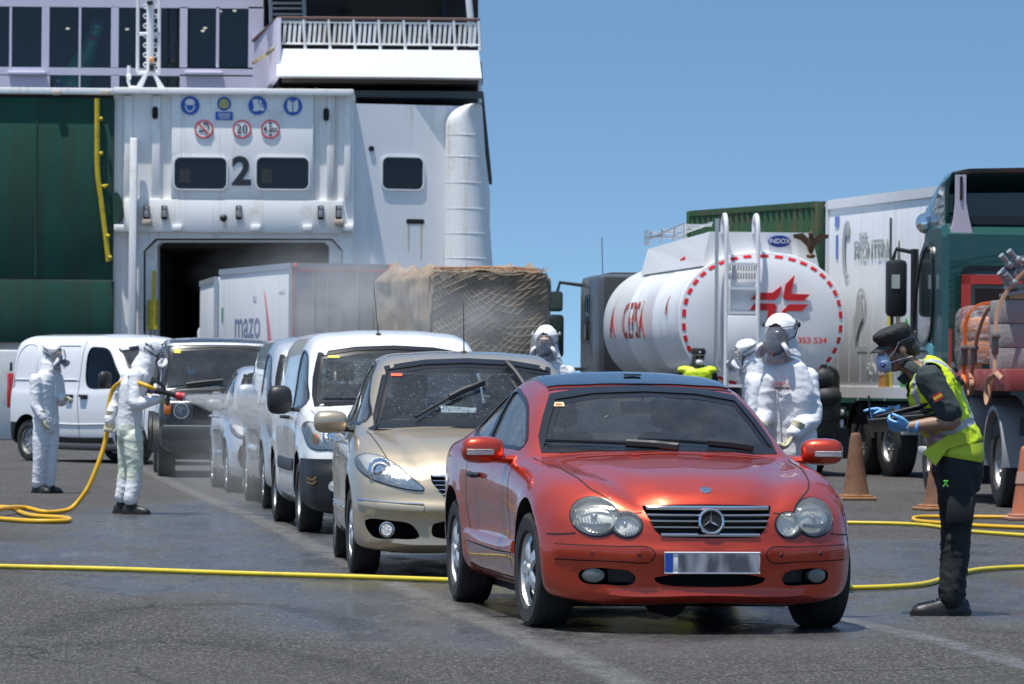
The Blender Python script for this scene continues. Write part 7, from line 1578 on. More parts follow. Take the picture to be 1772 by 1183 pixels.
def hand(parent, wrist, direc, palm, side, mt, curl=35, name='glove', splay=1.0, cuff=None, thumb=25, sc_=1.0, point=None):
    'gloved hand: palm, four unequal bent fingers and an opposed thumb; palm faces the vector palm'
    z = -Vector(direc).normalized(); y = Vector(palm); y = -(y - z * y.dot(z)).normalized(); x = y.cross(z); 
    M_ = Matrix(((x.x, y.x, z.x, wrist[0]), (x.y, y.y, z.y, wrist[1]), (x.z, y.z, z.z, wrist[2]), (0, 0, 0, 1))) @ Matrix.Scale(sc_, 4)
    m = MB(); m.ell((0, 0, -.045), (.042, .018, .052), M_, 16, 10); m.ell((0, -.004, -.075), (.043, .016, .026), M_); m.tube([(0, 0, .03), (0, 0, -.02)], [.032, .03], 12, M_, flat=.8)
    for i, (xo, ln) in enumerate(((-.033, .062), (-.011, .076), (.012, .082), (.033, .072))):
        c = curl if not (point == i) else 8; p = Vector((xo * side, 0, -.088)); a = 0; pts = [p + Vector((0, 0, .03)), p]; d0 = xo * side * .9 * splay
        for q, (f, b) in enumerate(((.45, .8), (.32, 1.1), (.26, .9))):
            a += R(c * b); p = p + Vector((d0 * .25, -math.sin(a), -math.cos(a))).normalized() * ln * f; pts.append(p)
        m.tube(pts, [.012, .0125, .0112, .0105, .0085], 9, M_); m.ell(pts[-1], (.0088,) * 3, M_, 8, 6)
    th = R(thumb); pts = [Vector((.022 * side, -.004, -.018)), Vector((.046 * side, -.012, -.042)), Vector((side * (.046 + .034 * math.sin(th)), -.020, -.042 - .034 * math.cos(th))), Vector((side * (.046 + .048 * math.sin(th) * .9), -.034, -.048 - .058 * math.cos(th)))]
    m.tube(pts, [.016, .015, .0125, .0095], 9, M_); m.ell(pts[-1], (.010,) * 3, M_, 8, 6)
    if cuff: m.tube([Vector((0, 0, .03)), Vector((0, 0, cuff))], [.034, .046], 14, M_)
    return remesh(m, name, mt, parent, .0052, 2, .0012, (60, 60, 60))
def boot(parent, ankle, toe, mt=BOOT, L=.27, ground=0):
    d = Vector((toe[0] - ankle[0], toe[1] - ankle[1], 0)).normalized(); l = Vector((-d.y, d.x, 0)); A = Vector((ankle[0], ankle[1], ground)); m = MB(); rs = []
    for f, w_, h in ((-.085, .026, .05), (-.075, .034, .085), (-.03, .040, .11), (.03, .041, .105), (.08, .043, .082), (.13, .047, .070), (.165, .042, .060), (.19, .022, .040)):
        c = A + d * f * L / .27; rs.append([c + l * w_ * x_ + Vector((0, 0, z_)) for x_, z_ in ((-1, .004), (-1.05, .02), (-.95, h * .6), (-.6, h * .95), (0, h), (.6, h * .95), (.95, h * .6), (1.05, .02), (1, .004))])
    m.rings(rs); m.tube([A + Vector((0, 0, .06)), Vector(ankle) + Vector((0, 0, .06))], [.05, .056], 14)
    b = remesh(m, 'boot', mt, parent, .009, 2); m = MB(); [m.tube([A + d * f * L / .27 + l * x_ + Vector((0, 0, z_ - abs(x_) * .5)) for x_ in (-.028, 0, .028)], .004, 5) for f, z_ in ((.035, .112), (.055, .100), (.075, .088), (.095, .078))]; m.build('lace', mat('lace_grey', (.05, .05, .052), .8), b); m = MB(); ss = []
    for f, w_ in ((-.09, .028), (-.07, .042), (.0, .044), (.06, .046), (.13, .054), (.17, .046), (.195, .026)): c = A + d * f * L / .27; ss.append([c + l * w_ * 1.06 + Vector((0, 0, .001)), c + l * w_ * 1.06 + Vector((0, 0, .026)), c - l * w_ * 1.06 + Vector((0, 0, .026)), c - l * w_ * 1.06 + Vector((0, 0, .001))])
    m.rings(ss); m.build('sole', mat('sole_black', (.01, .01, .01), .7), b); return b
class Fig:
    def __init__(s, px0, pyf, label, name='person', group=None, cat='person', d=None):
        g = G(px0, pyf) if d is None else Vector((P(px0, pyf, d).x, d, 0)); s.px0, s.pyf, s.s = px0, pyf, F / g.y; s.t = empty(name, g, 0, label, cat, group)
    def J(s, px, py, dy=0): return Vector(((px - s.px0) / s.s, dy, (s.pyf - py) / s.s))
def suited(f, j, fd, fwd, lat, seed=0, pants=None, shield=True, legs=True, goggles=False, fs=1.0):
    'hooded coverall worker; j: joints'
    t = f.t; H = frame(fd, (0, 0, 1), j['head']); skin = MB(); head_shape(skin, H)
    skin.tube([j['neck'] - Vector((0, 0, .06)), j['head'] - Vector((0, 0, .05))], .052, 14); skin.rings(torso_rings([j['pel'], j['mid'], j['chest'], j['neck'] - Vector((0, 0, .03))], [.13, .13, .15, .07], [.09, .09, .10, .06], lat))
    for s in 'LR':
        taper(skin, [j['s' + s], j['e' + s], j['w' + s]], [.05, .04, .03]); 
        if legs: taper(skin, [j['h' + s], j['k' + s], j['a' + s]], [.07, .05, .035])
    body = remesh(skin, 'body', SKIN, t, .011, 3); eyes(body, H)
    c = MB(); sp = [j['pel'] - Vector((0, 0, .10)), j['pel'], j['mid'], j['chest'], j['neck'] - Vector((0, 0, .055)), j['neck']]
    c.rings(torso_rings(sp, [.14, .165, .162, .180, .145, .075], [.11, .128, .122, .130, .105, .07], lat))
    for s in 'LR':
        taper(c, [j['s' + s], (j['s' + s] + j['e' + s]) / 2, j['e' + s], (j['e' + s] + j['w' + s]) / 2, j['w' + s]], [.074, .068, .062, .058, .050])
        if legs: taper(c, [j['h' + s], (j['h' + s] + j['k' + s]) / 2, j['k' + s], (j['k' + s] + j['a' + s]) / 2, j['a' + s] + Vector((0, 0, .03))], [.100, .096, .080, .076, .075])
    c.ell((0, .016, .042), (.104, .120, .108), H, 20, 14); c.ell((0, .02, -.05), (.100, .106, .118), H, 18, 12); c.tube([H @ Vector((0, .03, -.07)), j['neck'] - Vector((0, 0, .05))], [.108, .125], 16)
    Hi = H.inverted()
    def cut(p):
        q = Hi @ p; return q.y < -.035 and (q.x / .070) ** 2 + ((q.z + .012) / .100) ** 2 < 1
    o = remesh(c, 'coverall', SUIT, t, .0125, 3, .0072, (4.5, 4.5, 11), cut, seed=seed)
    if pants:
        o.data.materials.append(SUITG)
        for q in o.data.polygons: q.material_index = int(pants(q.center))
    m = MB()
    z_ = [j['neck'] - Vector((0, 0, .04)), j['chest'], j['mid'], j['pel']]; fv = Vector(fwd).normalized()
    m.tube([p + fv * (.138 if i else .09) for i, p in enumerate(z_)], .008, 6, flat=.5); m.build('zip_flap', SUIT, o)
    # half mask with two filters
    m = MB(); m.ell((0, -.105, -.045), (.040, .045, .048), H); m.ell((0, -.085, -.055), (.058, .045, .055), H); m.ell((0, -.118, -.005), (.018, .025, .03), H); m.ell((0, -.150, -.05), (.016, .012, .016), H)
    for s in (-1, 1): m.tube([(s * .03, -.11, -.05), (s * .075, -.125, -.065)], .022, 10, H)
    r = remesh(m, 'respirator', RESP, t, .006, 2)
    for s in (-1, 1):
        T = H @ Matrix.Translation((s * .082, -.128, -.068)) @ rot(0, s * 62, 0) @ rot(-25, 0, 0); m = MB(); m.lathe([(.001, -.014), (.046, -.014), (.053, -.008), (.053, .010), (.046, .016), (.001, .018)], 22, T); m.build('filter', FILT, r)
        m = MB(); [m.tube([(s * .05, -.10, -.03 + dz), (s * .10, -.0, .0 + dz * 2), (s * .085, .09, .04 + dz * 2)], .006, 5, H) for dz in (0, .025)]; m.build('strap', BLACK, r)
    if goggles:
        m = MB(); m.ell((0, -.088, .022), (.070, .036, .034), H); m.build('goggles', mat('goggle_dark', (.02, .03, .05), .08, coat=1), t)
    if shield:
        m = MB(); rs = []
        for z, k, yo in ((.075, 1.0, -.015), (.02, 1.04, -.035), (-.06, 1.06, -.055), (-.125, 1.02, -.055), (-.14, .98, -.05)): rs.append([H @ Vector((.122 * k * math.sin(a), yo - .128 * k * math.cos(a) + .01, z * fs)) for a in np.linspace(-1.25, 1.25, 17)])
        m.rings(rs, closed=False, cap0=False, cap1=False); sh = m.build('face_shield', SHIELD, t, 60)
        m = MB(); m.tube([H @ Vector((.118 * math.sin(a), .005 - .128 * math.cos(a), .072)) for a in np.linspace(-1.9, 1.9, 15)], .006, 6, flat=.5); [m.ell((s * .118, .03, .07), (.012, .02, .02), H) for s in (-1, 1)]; m.build('headband', mat('headband_grey', (.32, .32, .33), .6) if not goggles else BLACK, sh)
    if legs:
        for s in 'LR': boot(t, j['a' + s], j['t' + s])
    return H, o
# man with the hose
f = Fig(226, 889, 'worker in white coverall and face shield aiming the yellow hose at the cars'); J = f.J
j = dict(head=J(259, 611), neck=J(243, 634), chest=J(229, 668), mid=J(224, 710), pel=J(222, 745), sR=J(233, 648, -.17), eR=J(236, 699, -.25), wR=J(272, 690, -.20), sL=J(217, 650, .15), eL=J(196, 694, .22), wL=J(184, 728, .16), hR=J(230, 756, -.09), kR=J(234, 812, -.10), aR=J(228, 868, -.12), hL=J(217, 756, .09), kL=J(216, 812, .10), aL=J(209, 866, .10), tR=J(252, 885, -.14), tL=J(240, 885, .08))
H, cov = suited(f, j, (.96, .10, -.22), (.97, .2, 0), (.2, -.97, 0), seed=3, pants=lambda c, z0=J(0, 735).z, z1=J(0, 828).z: z1 < c.z < z0 and seg_d(c, j['hR'], j['aR']) < .3 and seg_d(c, j['sL'], j['wL']) > .10)
hand(f.t, j['wR'], (.95, .05, -.15), (0.1, .6, .6), 1, GLOVEC, 58, cuff=.10); hand(f.t, j['wL'], (-.12, 0, -1), (.2, -.95, 0), 1, GLOVEC, 60, cuff=.10)
SPR = f
# watching worker at the left
f = Fig(80, 853, 'worker in white coverall standing idle before the white panel van'); J = f.J
j = dict(head=J(89, 614), neck=J(85, 638), chest=J(79, 668), mid=J(77, 705), pel=J(78, 733), sR=J(62, 657, -.14), eR=J(63, 703, -.18), wR=J(75, 722, -.22), sL=J(96, 655, .10), eL=J(102, 694, .16), wL=J(106, 689, -.02), hR=J(71, 742, -.07), kR=J(69, 796, -.08), aR=J(67, 840, -.06), hL=J(86, 742, .06), kL=J(86, 796, .03), aL=J(84, 841, .04), tR=J(92, 850, -.20), tL=J(104, 850, -.06))
suited(f, j, (.80, -.58, -.12), (.8, -.6, 0), (-.6, -.8, 0), seed=9); hand(f.t, j['wR'], (.25, -.1, -1), (.8, .5, 0), 1, GLOVEC, 28, cuff=.08); hand(f.t, j['wL'], (.9, -.3, .1), (0, -.2, -1), -1, GLOVEC, 50, cuff=.08)
# worker behind the beige car
f = Fig(952, 928.5, 'worker in white coverall standing behind the beige hatchback, facing us', d=37.5); J = f.J
j = dict(head=J(941, 592), neck=J(948, 625), chest=J(955, 680), mid=J(957, 735), pel=J(957, 775), sR=J(928, 648, -.02), eR=J(918, 705, -.03), wR=J(920, 752, -.10), sL=J(980, 646, .06), eL=J(988, 704, .04), wL=J(982, 752, -.06), hR=J(946, 780), kR=J(946, 855), aR=J(946, 905), hL=J(966, 780), kL=J(968, 855), aL=J(970, 905), tR=J(944, 925, -.2), tL=J(972, 925, -.2))
suited(f, j, (-.15, -.97, -.12), (-.1, -1, 0), (-1, .05, 0), seed=14); hand(f.t, j['wR'], (0, -.1, -1), (1, 0, 0), 1, GLOVEC, 30, cuff=.08); hand(f.t, j['wL'], (0, -.1, -1), (-1, 0, 0), -1, GLOVEC, 30, cuff=.08)
# two workers at the driver's side of the coupe
f = Fig(1312, 918, 'worker in white coverall seen side on, facing left behind the taller worker', d=39.5); J = f.J
j = dict(head=J(1288, 614), neck=J(1300, 642), chest=J(1309, 690), mid=J(1312, 740), pel=J(1313, 775), sR=J(1310, 660, .17), eR=J(1304, 715, .2), wR=J(1290, 755, .1), sL=J(1306, 662, -.17), eL=J(1299, 716, -.2), wL=J(1284, 752, -.18), hR=J(1312, 785, .09), kR=J(1310, 850, .09), aR=J(1312, 900, .09), hL=J(1314, 785, -.09), kL=J(1312, 850, -.09), aL=J(1314, 900, -.09), tR=J(1290, 915, .09), tL=J(1290, 915, -.09))
suited(f, j, (-.96, -.22, -.18), (-1, 0, 0), (0, 1, 0), seed=21); hand(f.t, j['wR'], (-.5, 0, -.9), (0, -1, 0), 1, GLOVEC, 30, cuff=.08); hand(f.t, j['wL'], (-.5, 0, -.9), (0, 1, 0), -1, GLOVEC, 30, cuff=.08)
f = Fig(1364, 1026, 'tall worker in white coverall with goggles and pale round filters beside the red coupe', d=27.8); J = f.J
j = dict(head=J(1346, 581), neck=J(1352, 618), chest=J(1362, 688), mid=J(1367, 740), pel=J(1369, 785), sR=J(1332, 655, -.04), eR=J(1320, 716, -.05), wR=J(1300, 744, -.16), sL=J(1394, 653, .06), eL=J(1403, 720, -.03), wL=J(1366, 748, -.26), hR=J(1350, 800), kR=J(1350, 905), aR=J(1350, 1000), hL=J(1384, 800), kL=J(1386, 905), aL=J(1388, 1000), tR=J(1342, 1022, -.2), tL=J(1384, 1022, -.2))
H, cov = suited(f, j, (-.40, -.90, -.16), (-.6, -.8, 0), (-.8, .6, 0), seed=27, goggles=True, fs=1.02)
hand(f.t, j['wR'], (-.7, -.3, -.5), (0.2, -.3, -.9), 1, GLOVEC, 45, cuff=.08); hand(f.t, j['wL'], (-.45, -.2, -.9), (-.8, 0, .3), -1, GLOVEC, 45, cuff=.08)
tm = J(1347, 664, -.150); T = Matrix.Translation(tm) @ Matrix.Rotation(R(-18), 4, 'Z'); text('chest_print', 'SERVO', .032, mat('print_red', (.5, .12, .12), .6), cov, T, .012); text('chest_print', 'OFFSHORE', .022, INK, cov, T @ Matrix.Translation((0, 0, -.028)), .012)
# second policeman far behind
f = Fig(1204, 836, 'policeman with dark glasses and yellow vest far behind the red coupe', d=57.7); J = f.J
def simple_officer(f):
    t = f.t; J0 = f.J; J = lambda x, y, d=0: J0(x, y - (17 if y < 745 else 17 * max(0, (830 - y) / 85)), d); head = J0(1206, 618); H = frame((.15, -.97, -.1), (0, 0, 1), head); sk = MB(); head_shape(sk, H); sk.tube([J(1204, 648), head - Vector((0, 0, .05))], .055, 12); sk.rings(torso_rings([J(1204, 735), J(1204, 690), J(1204, 655), J(1204, 648)], [.14, .15, .17, .08], [.10, .10, .11, .06], (-1, 0, 0)))
    for s, k in ((-1, 'R'), (1, 'L')): taper(sk, [J(1204 + s * 24, 657), J(1204 + s * 31, 690), J(1204 + s * 25, 722, -.1)], [.055, .045, .035]); taper(sk, [J(1204 + s * 11, 735), J(1204 + s * 12, 785), J(1204 + s * 12, 825)], [.09, .06, .045])
    sk.ell(J(1204 - 24, 728, -.12), (.045, .03, .05)); sk.ell(J(1204 + 24, 728, -.12), (.045, .03, .05)); b = remesh(sk, 'body', SKIN, t, .012, 3)
    c = MB(); c.rings(torso_rings([J(1204, 740), J(1204, 690), J(1204, 660), J(1204, 648)], [.17, .18, .19, .09], [.13, .13, .13, .08], (-1, 0, 0)))
    for s in (-1, 1): taper(c, [J(1204 + s * 24, 658), J(1204 + s * 31, 690), J(1204 + s * 25, 720, -.1)], [.075, .062, .05])
    remesh(c, 'shirt', NAVY, t, .014, 3, .006); m = MB(); m.rings(torso_rings([J(1204, 735), J(1204, 690), J(1204, 660), J(1204, 651)], [.19, .20, .215, .13], [.15, .15, .15, .11], (-1, 0, 0)))
    for s in (-1, 1): m.ell(J(1204 + s * 22, 657), (.10, .11, .06))
    nk = J(1204, 645); v = remesh(m, 'vest', HIVIS, t, .014, 3, .006, cut=lambda p: (p.x - nk.x) ** 2 + (p.y + .05) ** 2 < .075 ** 2 and p.z > nk.z - .14)
    split_faces(v, lambda c: c.z < J(0, 700).z and c.z > J(0, 708).z, 'reflective_strip', REFL, v)
    m = MB(); [taper(m, [J(1204 + s * 10, 735), J(1204 + s * 12, 785), J(1204 + s * 12, 822)], [.11, .085, .075]) for s in (-1, 1)]; remesh(m, 'trousers', NAVY, t, .015, 3, .006); [boot(t, J(1204 + s * 12, 825), J(1204 + s * 12, 830, -.2)) for s in (-1, 1)]
    m = MB(); m.lathe([(.001, .125), (.085, .12), (.098, .09), (.092, .045), (.080, .045), (.001, .11)], 24, H @ Matrix.Translation((0, .01, 0))); m.rings([[H @ Vector((x, -.075 - .055 * (1 - (x / .08) ** 2) * q, .048 - .012 * q)) for x in np.linspace(-.08, .08, 9)] for q in (0, 1)] , closed=False, cap0=False, cap1=False); cp = m.build('cap', NAVY, t, 40); m = MB(); m.lathe([(.100, .092), (.100, .05), (.094, .05), (.094, .09)], 24, H @ Matrix.Translation((0, .01, 0)), close=True); m.build('cap_band', mat('band_dark', (.03, .03, .035), .6), cp); m = MB(); m.ell((0, -.098, .075), (.018, .01, .018), H); m.build('cap_badge', ALU, cp)
    m = MB(); m.ell((0, -.085, -.055), (.055, .055, .050), H); m.build('face_mask', mat('mask_white', (.75, .75, .75), .7), t); m = MB(); [m.ell((s * .034, -.098, .016), (.030, .012, .022), H) for s in (-1, 1)]; m.tube([(-.07, -.07, .02), (0, -.108, .02), (.07, -.07, .02)], .005, 5, H); m.build('sunglasses', TRIM, t)
    m = MB(); m.rings([[nk + Vector((r * math.cos(a), -.02 + r * math.sin(a), z)) for a in np.linspace(0, 6.283, 17)[:-1]] for r, z in ((.10, -.06), (.075, .03), (.07, .07))]); m.build('neck_scarf', NAVY, t)
simple_officer(f)
# ---------------------------------------------------------------- policeman in front, bent over his folder
f = Fig(1640, 1063, 'policeman in dark uniform and yellow vest bending forward with a black folder'); J = f.J; t = f.t
head = J(1549, 606); fd = Vector((-.93, -.10, -.30)).normalized(); H = frame(fd, (0.25, 0, 1), head)
lat = (-.12, 1, 0)                                  # towards his right shoulder, the far side
pel, mid, chest, neck = J(1652, 790), J(1640, 745), J(1614, 682), J(1578, 640)
sL, eL, wL = J(1598, 655, -.20), J(1640, 728, -.25), J(1565, 738, -.22); sR, eR, wR = J(1590, 650, .19), J(1610, 725, .24), J(1540, 712, .06)
hL, kL, aL = J(1648, 805, -.09), J(1650, 930, -.10), J(1641, 1035, -.12); hR, kR, aR = J(1660, 805, .09), J(1654, 930, .10), J(1650, 1035, .10)
sk = MB(); head_shape(sk, H); sk.tube([neck - Vector((-.03, 0, .03)), H @ Vector((0, .015, -.06))], [.066, .058], 16); sk.rings(torso_rings([pel, mid, chest, neck], [.14, .14, .17, .07], [.10, .10, .11, .06], lat))
for a, b, c in ((sL, eL, wL), (sR, eR, wR)): taper(sk, [a, (a + b) / 2, b, b * .6 + c * .4, c], [.056, .052, .045, .046, .031])
for a, b, c in ((hL, kL, aL), (hR, kR, aR)): taper(sk, [a, b, c], [.08, .06, .045])
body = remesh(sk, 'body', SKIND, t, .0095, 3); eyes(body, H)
hm = MB(); hm.ell((0, .025, .035), (.080, .092, .088), H, 20, 14); hm.ell((0, .07, -.015), (.066, .045, .06), H); [hm.ell((s * .072, .0, .02), (.012, .03, .045), H) for s in (-1, 1)]; Hi = H.inverted()
remesh(hm, 'hair', HAIR, t, .007, 1, .003, (60, 60, 60), cut=lambda p: (Hi @ p).y < -.03)
sb = MB(); [sb.ell((s * .068, -.02, -.045), (.008, .028, .04), H) for s in (-1, 1)]; sb.build('stubble', mat('stubble', (.16, .10, .075), .7), t)
# cap with a soft quilted crown and peak
m = MB(); rs = []
for z, r, dy in ((.040, .088, 0), (.060, .094, 0), (.085, .104, -.003), (.112, .108, -.008), (.130, .100, -.010), (.142, .075, -.010), (.147, .03, -.010)): rs.append([H @ rot(6, 0, 0) @ Vector((r * .92 * math.cos(a), .010 + dy + r * 1.08 * math.sin(a), z)) for a in np.linspace(0, 6.283, 33)[:-1]])
m.rings(rs); cap = remesh(m, 'cap', mat('cap_black_green', (.016, .020, .020), .75, bump=.5, bs=60), t, .006, 2, .0035, (22, 22, 30))
m = MB(); rs = []
for k in np.linspace(0, 1, 7): rs.append([H @ Vector((x * (1 - .10 * k), -.082 - .085 * k * (1 - (x / .095) ** 2 * .55) + .06 * (x / .085) ** 2, .046 - .030 * k + .012 * (1 - (x / .08) ** 2))) for x in np.linspace(-.082, .082, 13)])
up_ = [[p + Vector((0, 0, .006)) for p in r] for r in rs]; m.rings(rs[::-1] + up_, closed=False, cap0=False, cap1=False); m.build('cap_peak', mat('peak_black', (.02, .02, .022), .5), cap, 50)
m = MB(); m.tube([H @ Vector((.084 * math.cos(a), .01 + .098 * math.sin(a), .045)) for a in np.linspace(0, 6.283, 33)[:-1]], .008, 6, loop=True, flat=1.6); m.build('cap_band', TRIM, cap)
# cup mask with valve, straps, glasses
m = MB(); rs = []
for y, r, dz in ((-.075, .066, 0), (-.095, .064, -.002), (-.120, .054, -.004), (-.140, .036, -.006), (-.148, .012, -.006)): rs.append([H @ Vector((r * math.cos(a), y, -.042 + dz + r * 1.02 * math.sin(a))) for a in np.linspace(0, 6.283, 25)[:-1]])
m.rings(rs); mk = m.build('face_mask', mat('mask_pale_blue', (.42, .56, .72), .65, bump=.2, bs=120), t, 60)
for s in (-1, 1):
    T = H @ Matrix.Translation((s * .044, -.116, -.052)) @ rot(0, 0, s * 52) @ rot(90, 0, 0); m = MB(); m.lathe([(.001, .012), (.013, .012), (.0185, .006), (.0195, -.008)], 20, T); v_ = m.build('valve', mat('valve_blue', (.03, .06, .30), .35), mk)
    m = MB(); m.box((0, 0, .013), (.018, .004, .002), T); m.build('valve_mark', WHITES, v_)
    m = MB(); m.tube([H @ Vector((s * a, b, c)) for a, b, c in ((.058, -.085, -.03), (.078, -.035, .005), (.088, .005, .05))], .005, 6, flat=.5); m.tube([H @ Vector((s * a, b, c)) for a, b, c in ((.058, -.085, -.055), (.076, -.02, -.05), (.072, .06, -.055))], .005, 6, flat=.5); m.build('mask_strap', WHITES, mk)
m = MB(); [m.tube([H @ Vector((s * .034 + .024 * math.cos(a), -.106, .014 + .016 * math.sin(a))) for a in np.linspace(0, 6.283, 17)[:-1]], .0028, 5, loop=True) for s in (-1, 1)]; [m.tube([(s * .058, -.104, .018), (s * .078, -.03, .018), (s * .084, .02, .012)], .003, 5, H) for s in (-1, 1)]; g_ = m.build('glasses', mat('frame_dark_red', (.22, .02, .02), .3), t); m = MB(); [m.ell((s * .034, -.106, .014), (.023, .002, .015), H) for s in (-1, 1)]; m.build('spectacle_lens', SHIELD, g_)
# polo shirt
m = MB(); m.rings(torso_rings([pel + Vector((.0, 0, .02)), mid, (mid + chest) / 2, chest, J(1596, 655), neck + Vector((.01, 0, -.01))], [.165, .168, .18, .195, .17, .088], [.125, .125, .13, .135, .115, .082], lat))
for a, b in ((sL, eL), (sR, eR)): taper(m, [a, a * .6 + b * .4, a * .22 + b * .78], [.085, .082, .080])
po = remesh(m, 'polo_shirt', POLO, t, .011, 3, .007, (9, 9, 14), seed=4)
m = MB(); m.tube([neck + Vector((.0, 0, -.01)) + Vector((.075 * math.cos(a) * .9, .078 * math.sin(a), -.045 * math.cos(a) + .012)) for a in np.linspace(0, 6.283, 25)[:-1]], .019, 7, loop=True, flat=1.8); m.prism([(-.10, -.055), (-.065, -.015), (-.03, -.06), (-.06, -.09)], -.03, .03, 'y', Matrix.Translation(neck)); m.build('collar', POLO, po, 50)
uv = (eL - sL).normalized(); nv = Vector((-.1, -1, 0)); 
Tp = frame((-.35, -1, 0), uv * -1, sL * .58 + eL * .42 + Vector((-.02, -.088, 0))); m = MB(); m.box((0, -.002, .01), (.055, .006, .012), Tp); m.box((0, -.002, -.016), (.055, .006, .012), Tp); fl = m.build('flag_patch', mat('flag_red', (.5, .02, .02), .6), po); m = MB(); m.box((0, -.002, -.003), (.055, .007, .015), Tp); m.build('flag_band', mat('flag_gold', (.65, .45, .03), .6), fl)
# vest
m = MB(); spv = [J(1652, 775), mid, (mid + chest) / 2, chest, J(1598, 655), neck + Vector((.015, 0, -.01))]
m.rings(torso_rings(spv, [.182, .186, .20, .212, .20, .13], [.155, .148, .15, .155, .140, .115], lat)); m.ell(sL + Vector((.02, .06, .0)), (.085, .07, .095)); m.ell(sR + Vector((.02, -.06, .0)), (.085, .07, .095))
nx0, nx1 = neck + Vector((.05, 0, -.10)), H @ Vector((0, 0, -.03))
def vcut(p): return seg_d(p, sL + Vector((0, -.02, .03)), sL * .6 + eL * .4 + Vector((-.01, -.05, 0))) < .088 or seg_d(p, sR + Vector((0, .02, .03)), sR * .5 + eR * .5 + Vector((0, .04, 0))) < .09 or seg_d(p, nx0, nx1) < .105
ve = remesh(m, 'vest', HIVIS, t, .010, 3, .009, (8, 8, 12), vcut, .005, seed=11)
axv = (neck - pel).normalized()
def along(c): return (c - pel).dot(axv)
def latd(c): return abs((c - pel).dot(Vector(lat).normalized()))
s1 = split_faces(ve, lambda c: .135 < along(c) < .185, 'reflective_strip', REFL, ve)
s2 = split_faces(ve, lambda c: along(c) >= .185 and .085 < latd(c) < .130, 'reflective_strip', REFL, ve)
m = MB(); m.rings([[q + (q - c_) * .03 for q in r] for r, c_ in [(r, sum(r, Vector()) / len(r)) for r in torso_rings([J(1650, 768), J(1651, 785), J(1650, 792)], [.183, .19, .186], [.150, .158, .15], lat)]]); 
m.prism([(-.245, -.14), (-.10, -.04), (.02, -.02), (.03, -.08), (-.10, -.12), (-.17, -.22)], -.205, -.19, 'y', Matrix.Translation(J(1660, 740)) )
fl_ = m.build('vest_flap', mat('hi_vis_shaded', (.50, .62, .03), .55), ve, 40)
bk = J(1630, 668); nb = Vector((.72, -.10, .55)).normalized()
for s_, k in (('GUARDIA', 0), ('CIVIL', .085)): 
    T = frame(nb, axv, chest + nb * .158 + axv * (.06 - k) + Vector((0, -.06, 0))); text('vest_print', s_, .075, INK, ve, T @ Matrix.Translation((0, -.012, 0)), .02, 1.0, .002)
# trousers, belt, boots
m = MB(); m.rings(torso_rings([J(1655, 850), J(1655, 815), pel, J(1645, 765)], [.14, .175, .172, .166], [.12, .152, .138, .126], lat))
for a, b, c in ((hL, kL, aL), (hR, kR, aR)): taper(m, [a, (a + b) / 2, b, (b + c) / 2, c + Vector((0, 0, .01))], [.115, .108, .088, .082, .078])
tr = remesh(m, 'trousers', NAVY, t, .012, 3, .009, (7, 7, 11), seed=6)
m = MB(); m.box((.0, -.208, .0), (.15, .016, .16), Matrix.Translation(J(1652, 880)) @ rot(0, 3, 0), .008); m.build('cargo_pocket', NAVY, tr)
m = MB(); p_ = J(1627, 835, -.226); [m.tube([p_ + Vector(a), p_ + Vector(b)], .0035, 5) for a, b in (((-.014, 0, -.018), (.014, 0, .018)), ((.014, 0, -.018), (-.014, 0, .018)), ((-.012, 0, .016), (.012, 0, .016)))]; m.build('trouser_emblem', mat('emblem_green', (.12, .6, .06), .6), tr)
boot(t, aL, aL + Vector((-1, -.1, 0)), L=.33); boot(t, aR, aR + Vector((-1, .05, 0)), L=.33)
hand(t, wL, (-1, .12, .02), (.0, .75, .75), 1, GLOVEB, 38, cuff=.05); hand(t, wR, (-.97, .0, .05), (.1, -.2, -1), -1, GLOVEB, 50, cuff=.05, point=3)
# folder and pen: things he holds
fo = empty('folder', f.t.location + J(1568, 728, -.08), 0, 'black zip folder held open by the bending policeman', 'folder'); I = Matrix.Translation(-Vector(J(1568, 728, -.08)))
m = MB(); T = I @ Matrix.Translation(J(1563, 722, -.06)) @ rot(0, -6, -6) @ rot(-14, 0, 0); m.box((0, 0, .016), (.36, .26, .016), T @ rot(0, -9, 0), .006); c_ = m.build('folder_cover', mat('folder_black', (.012, .012, .014), .4), fo); m = MB(); m.box((-.02, -.0, -.032), (.40, .28, .018), T, .006); m.build('folder_back', mat('folder_black', (.012, .012, .014), .4), fo); m = MB(); m.box((0, 0, -.008), (.33, .24, .024), T @ rot(0, -4, 0), .004); m.build('paper_stack', mat('folder_inner', (.02, .02, .022), .6), fo)
pn_ = empty('pen', f.t.location + J(1500, 700, .02), 0, 'dark pen held upright in the blue gloved hand', 'pen'); m = MB(); m.tube([(0, 0, .045), (.004, 0, -.03), (.005, 0, -.05)], [.005, .006, .002], 8); m.build('pen_barrel', mat('pen_dark', (.02, .03, .07), .3), pn_); m = MB(); m.tube([(0, 0, .02), (0, 0, .05)], .0062, 8); m.build('pen_cap', BLACK, pn_)
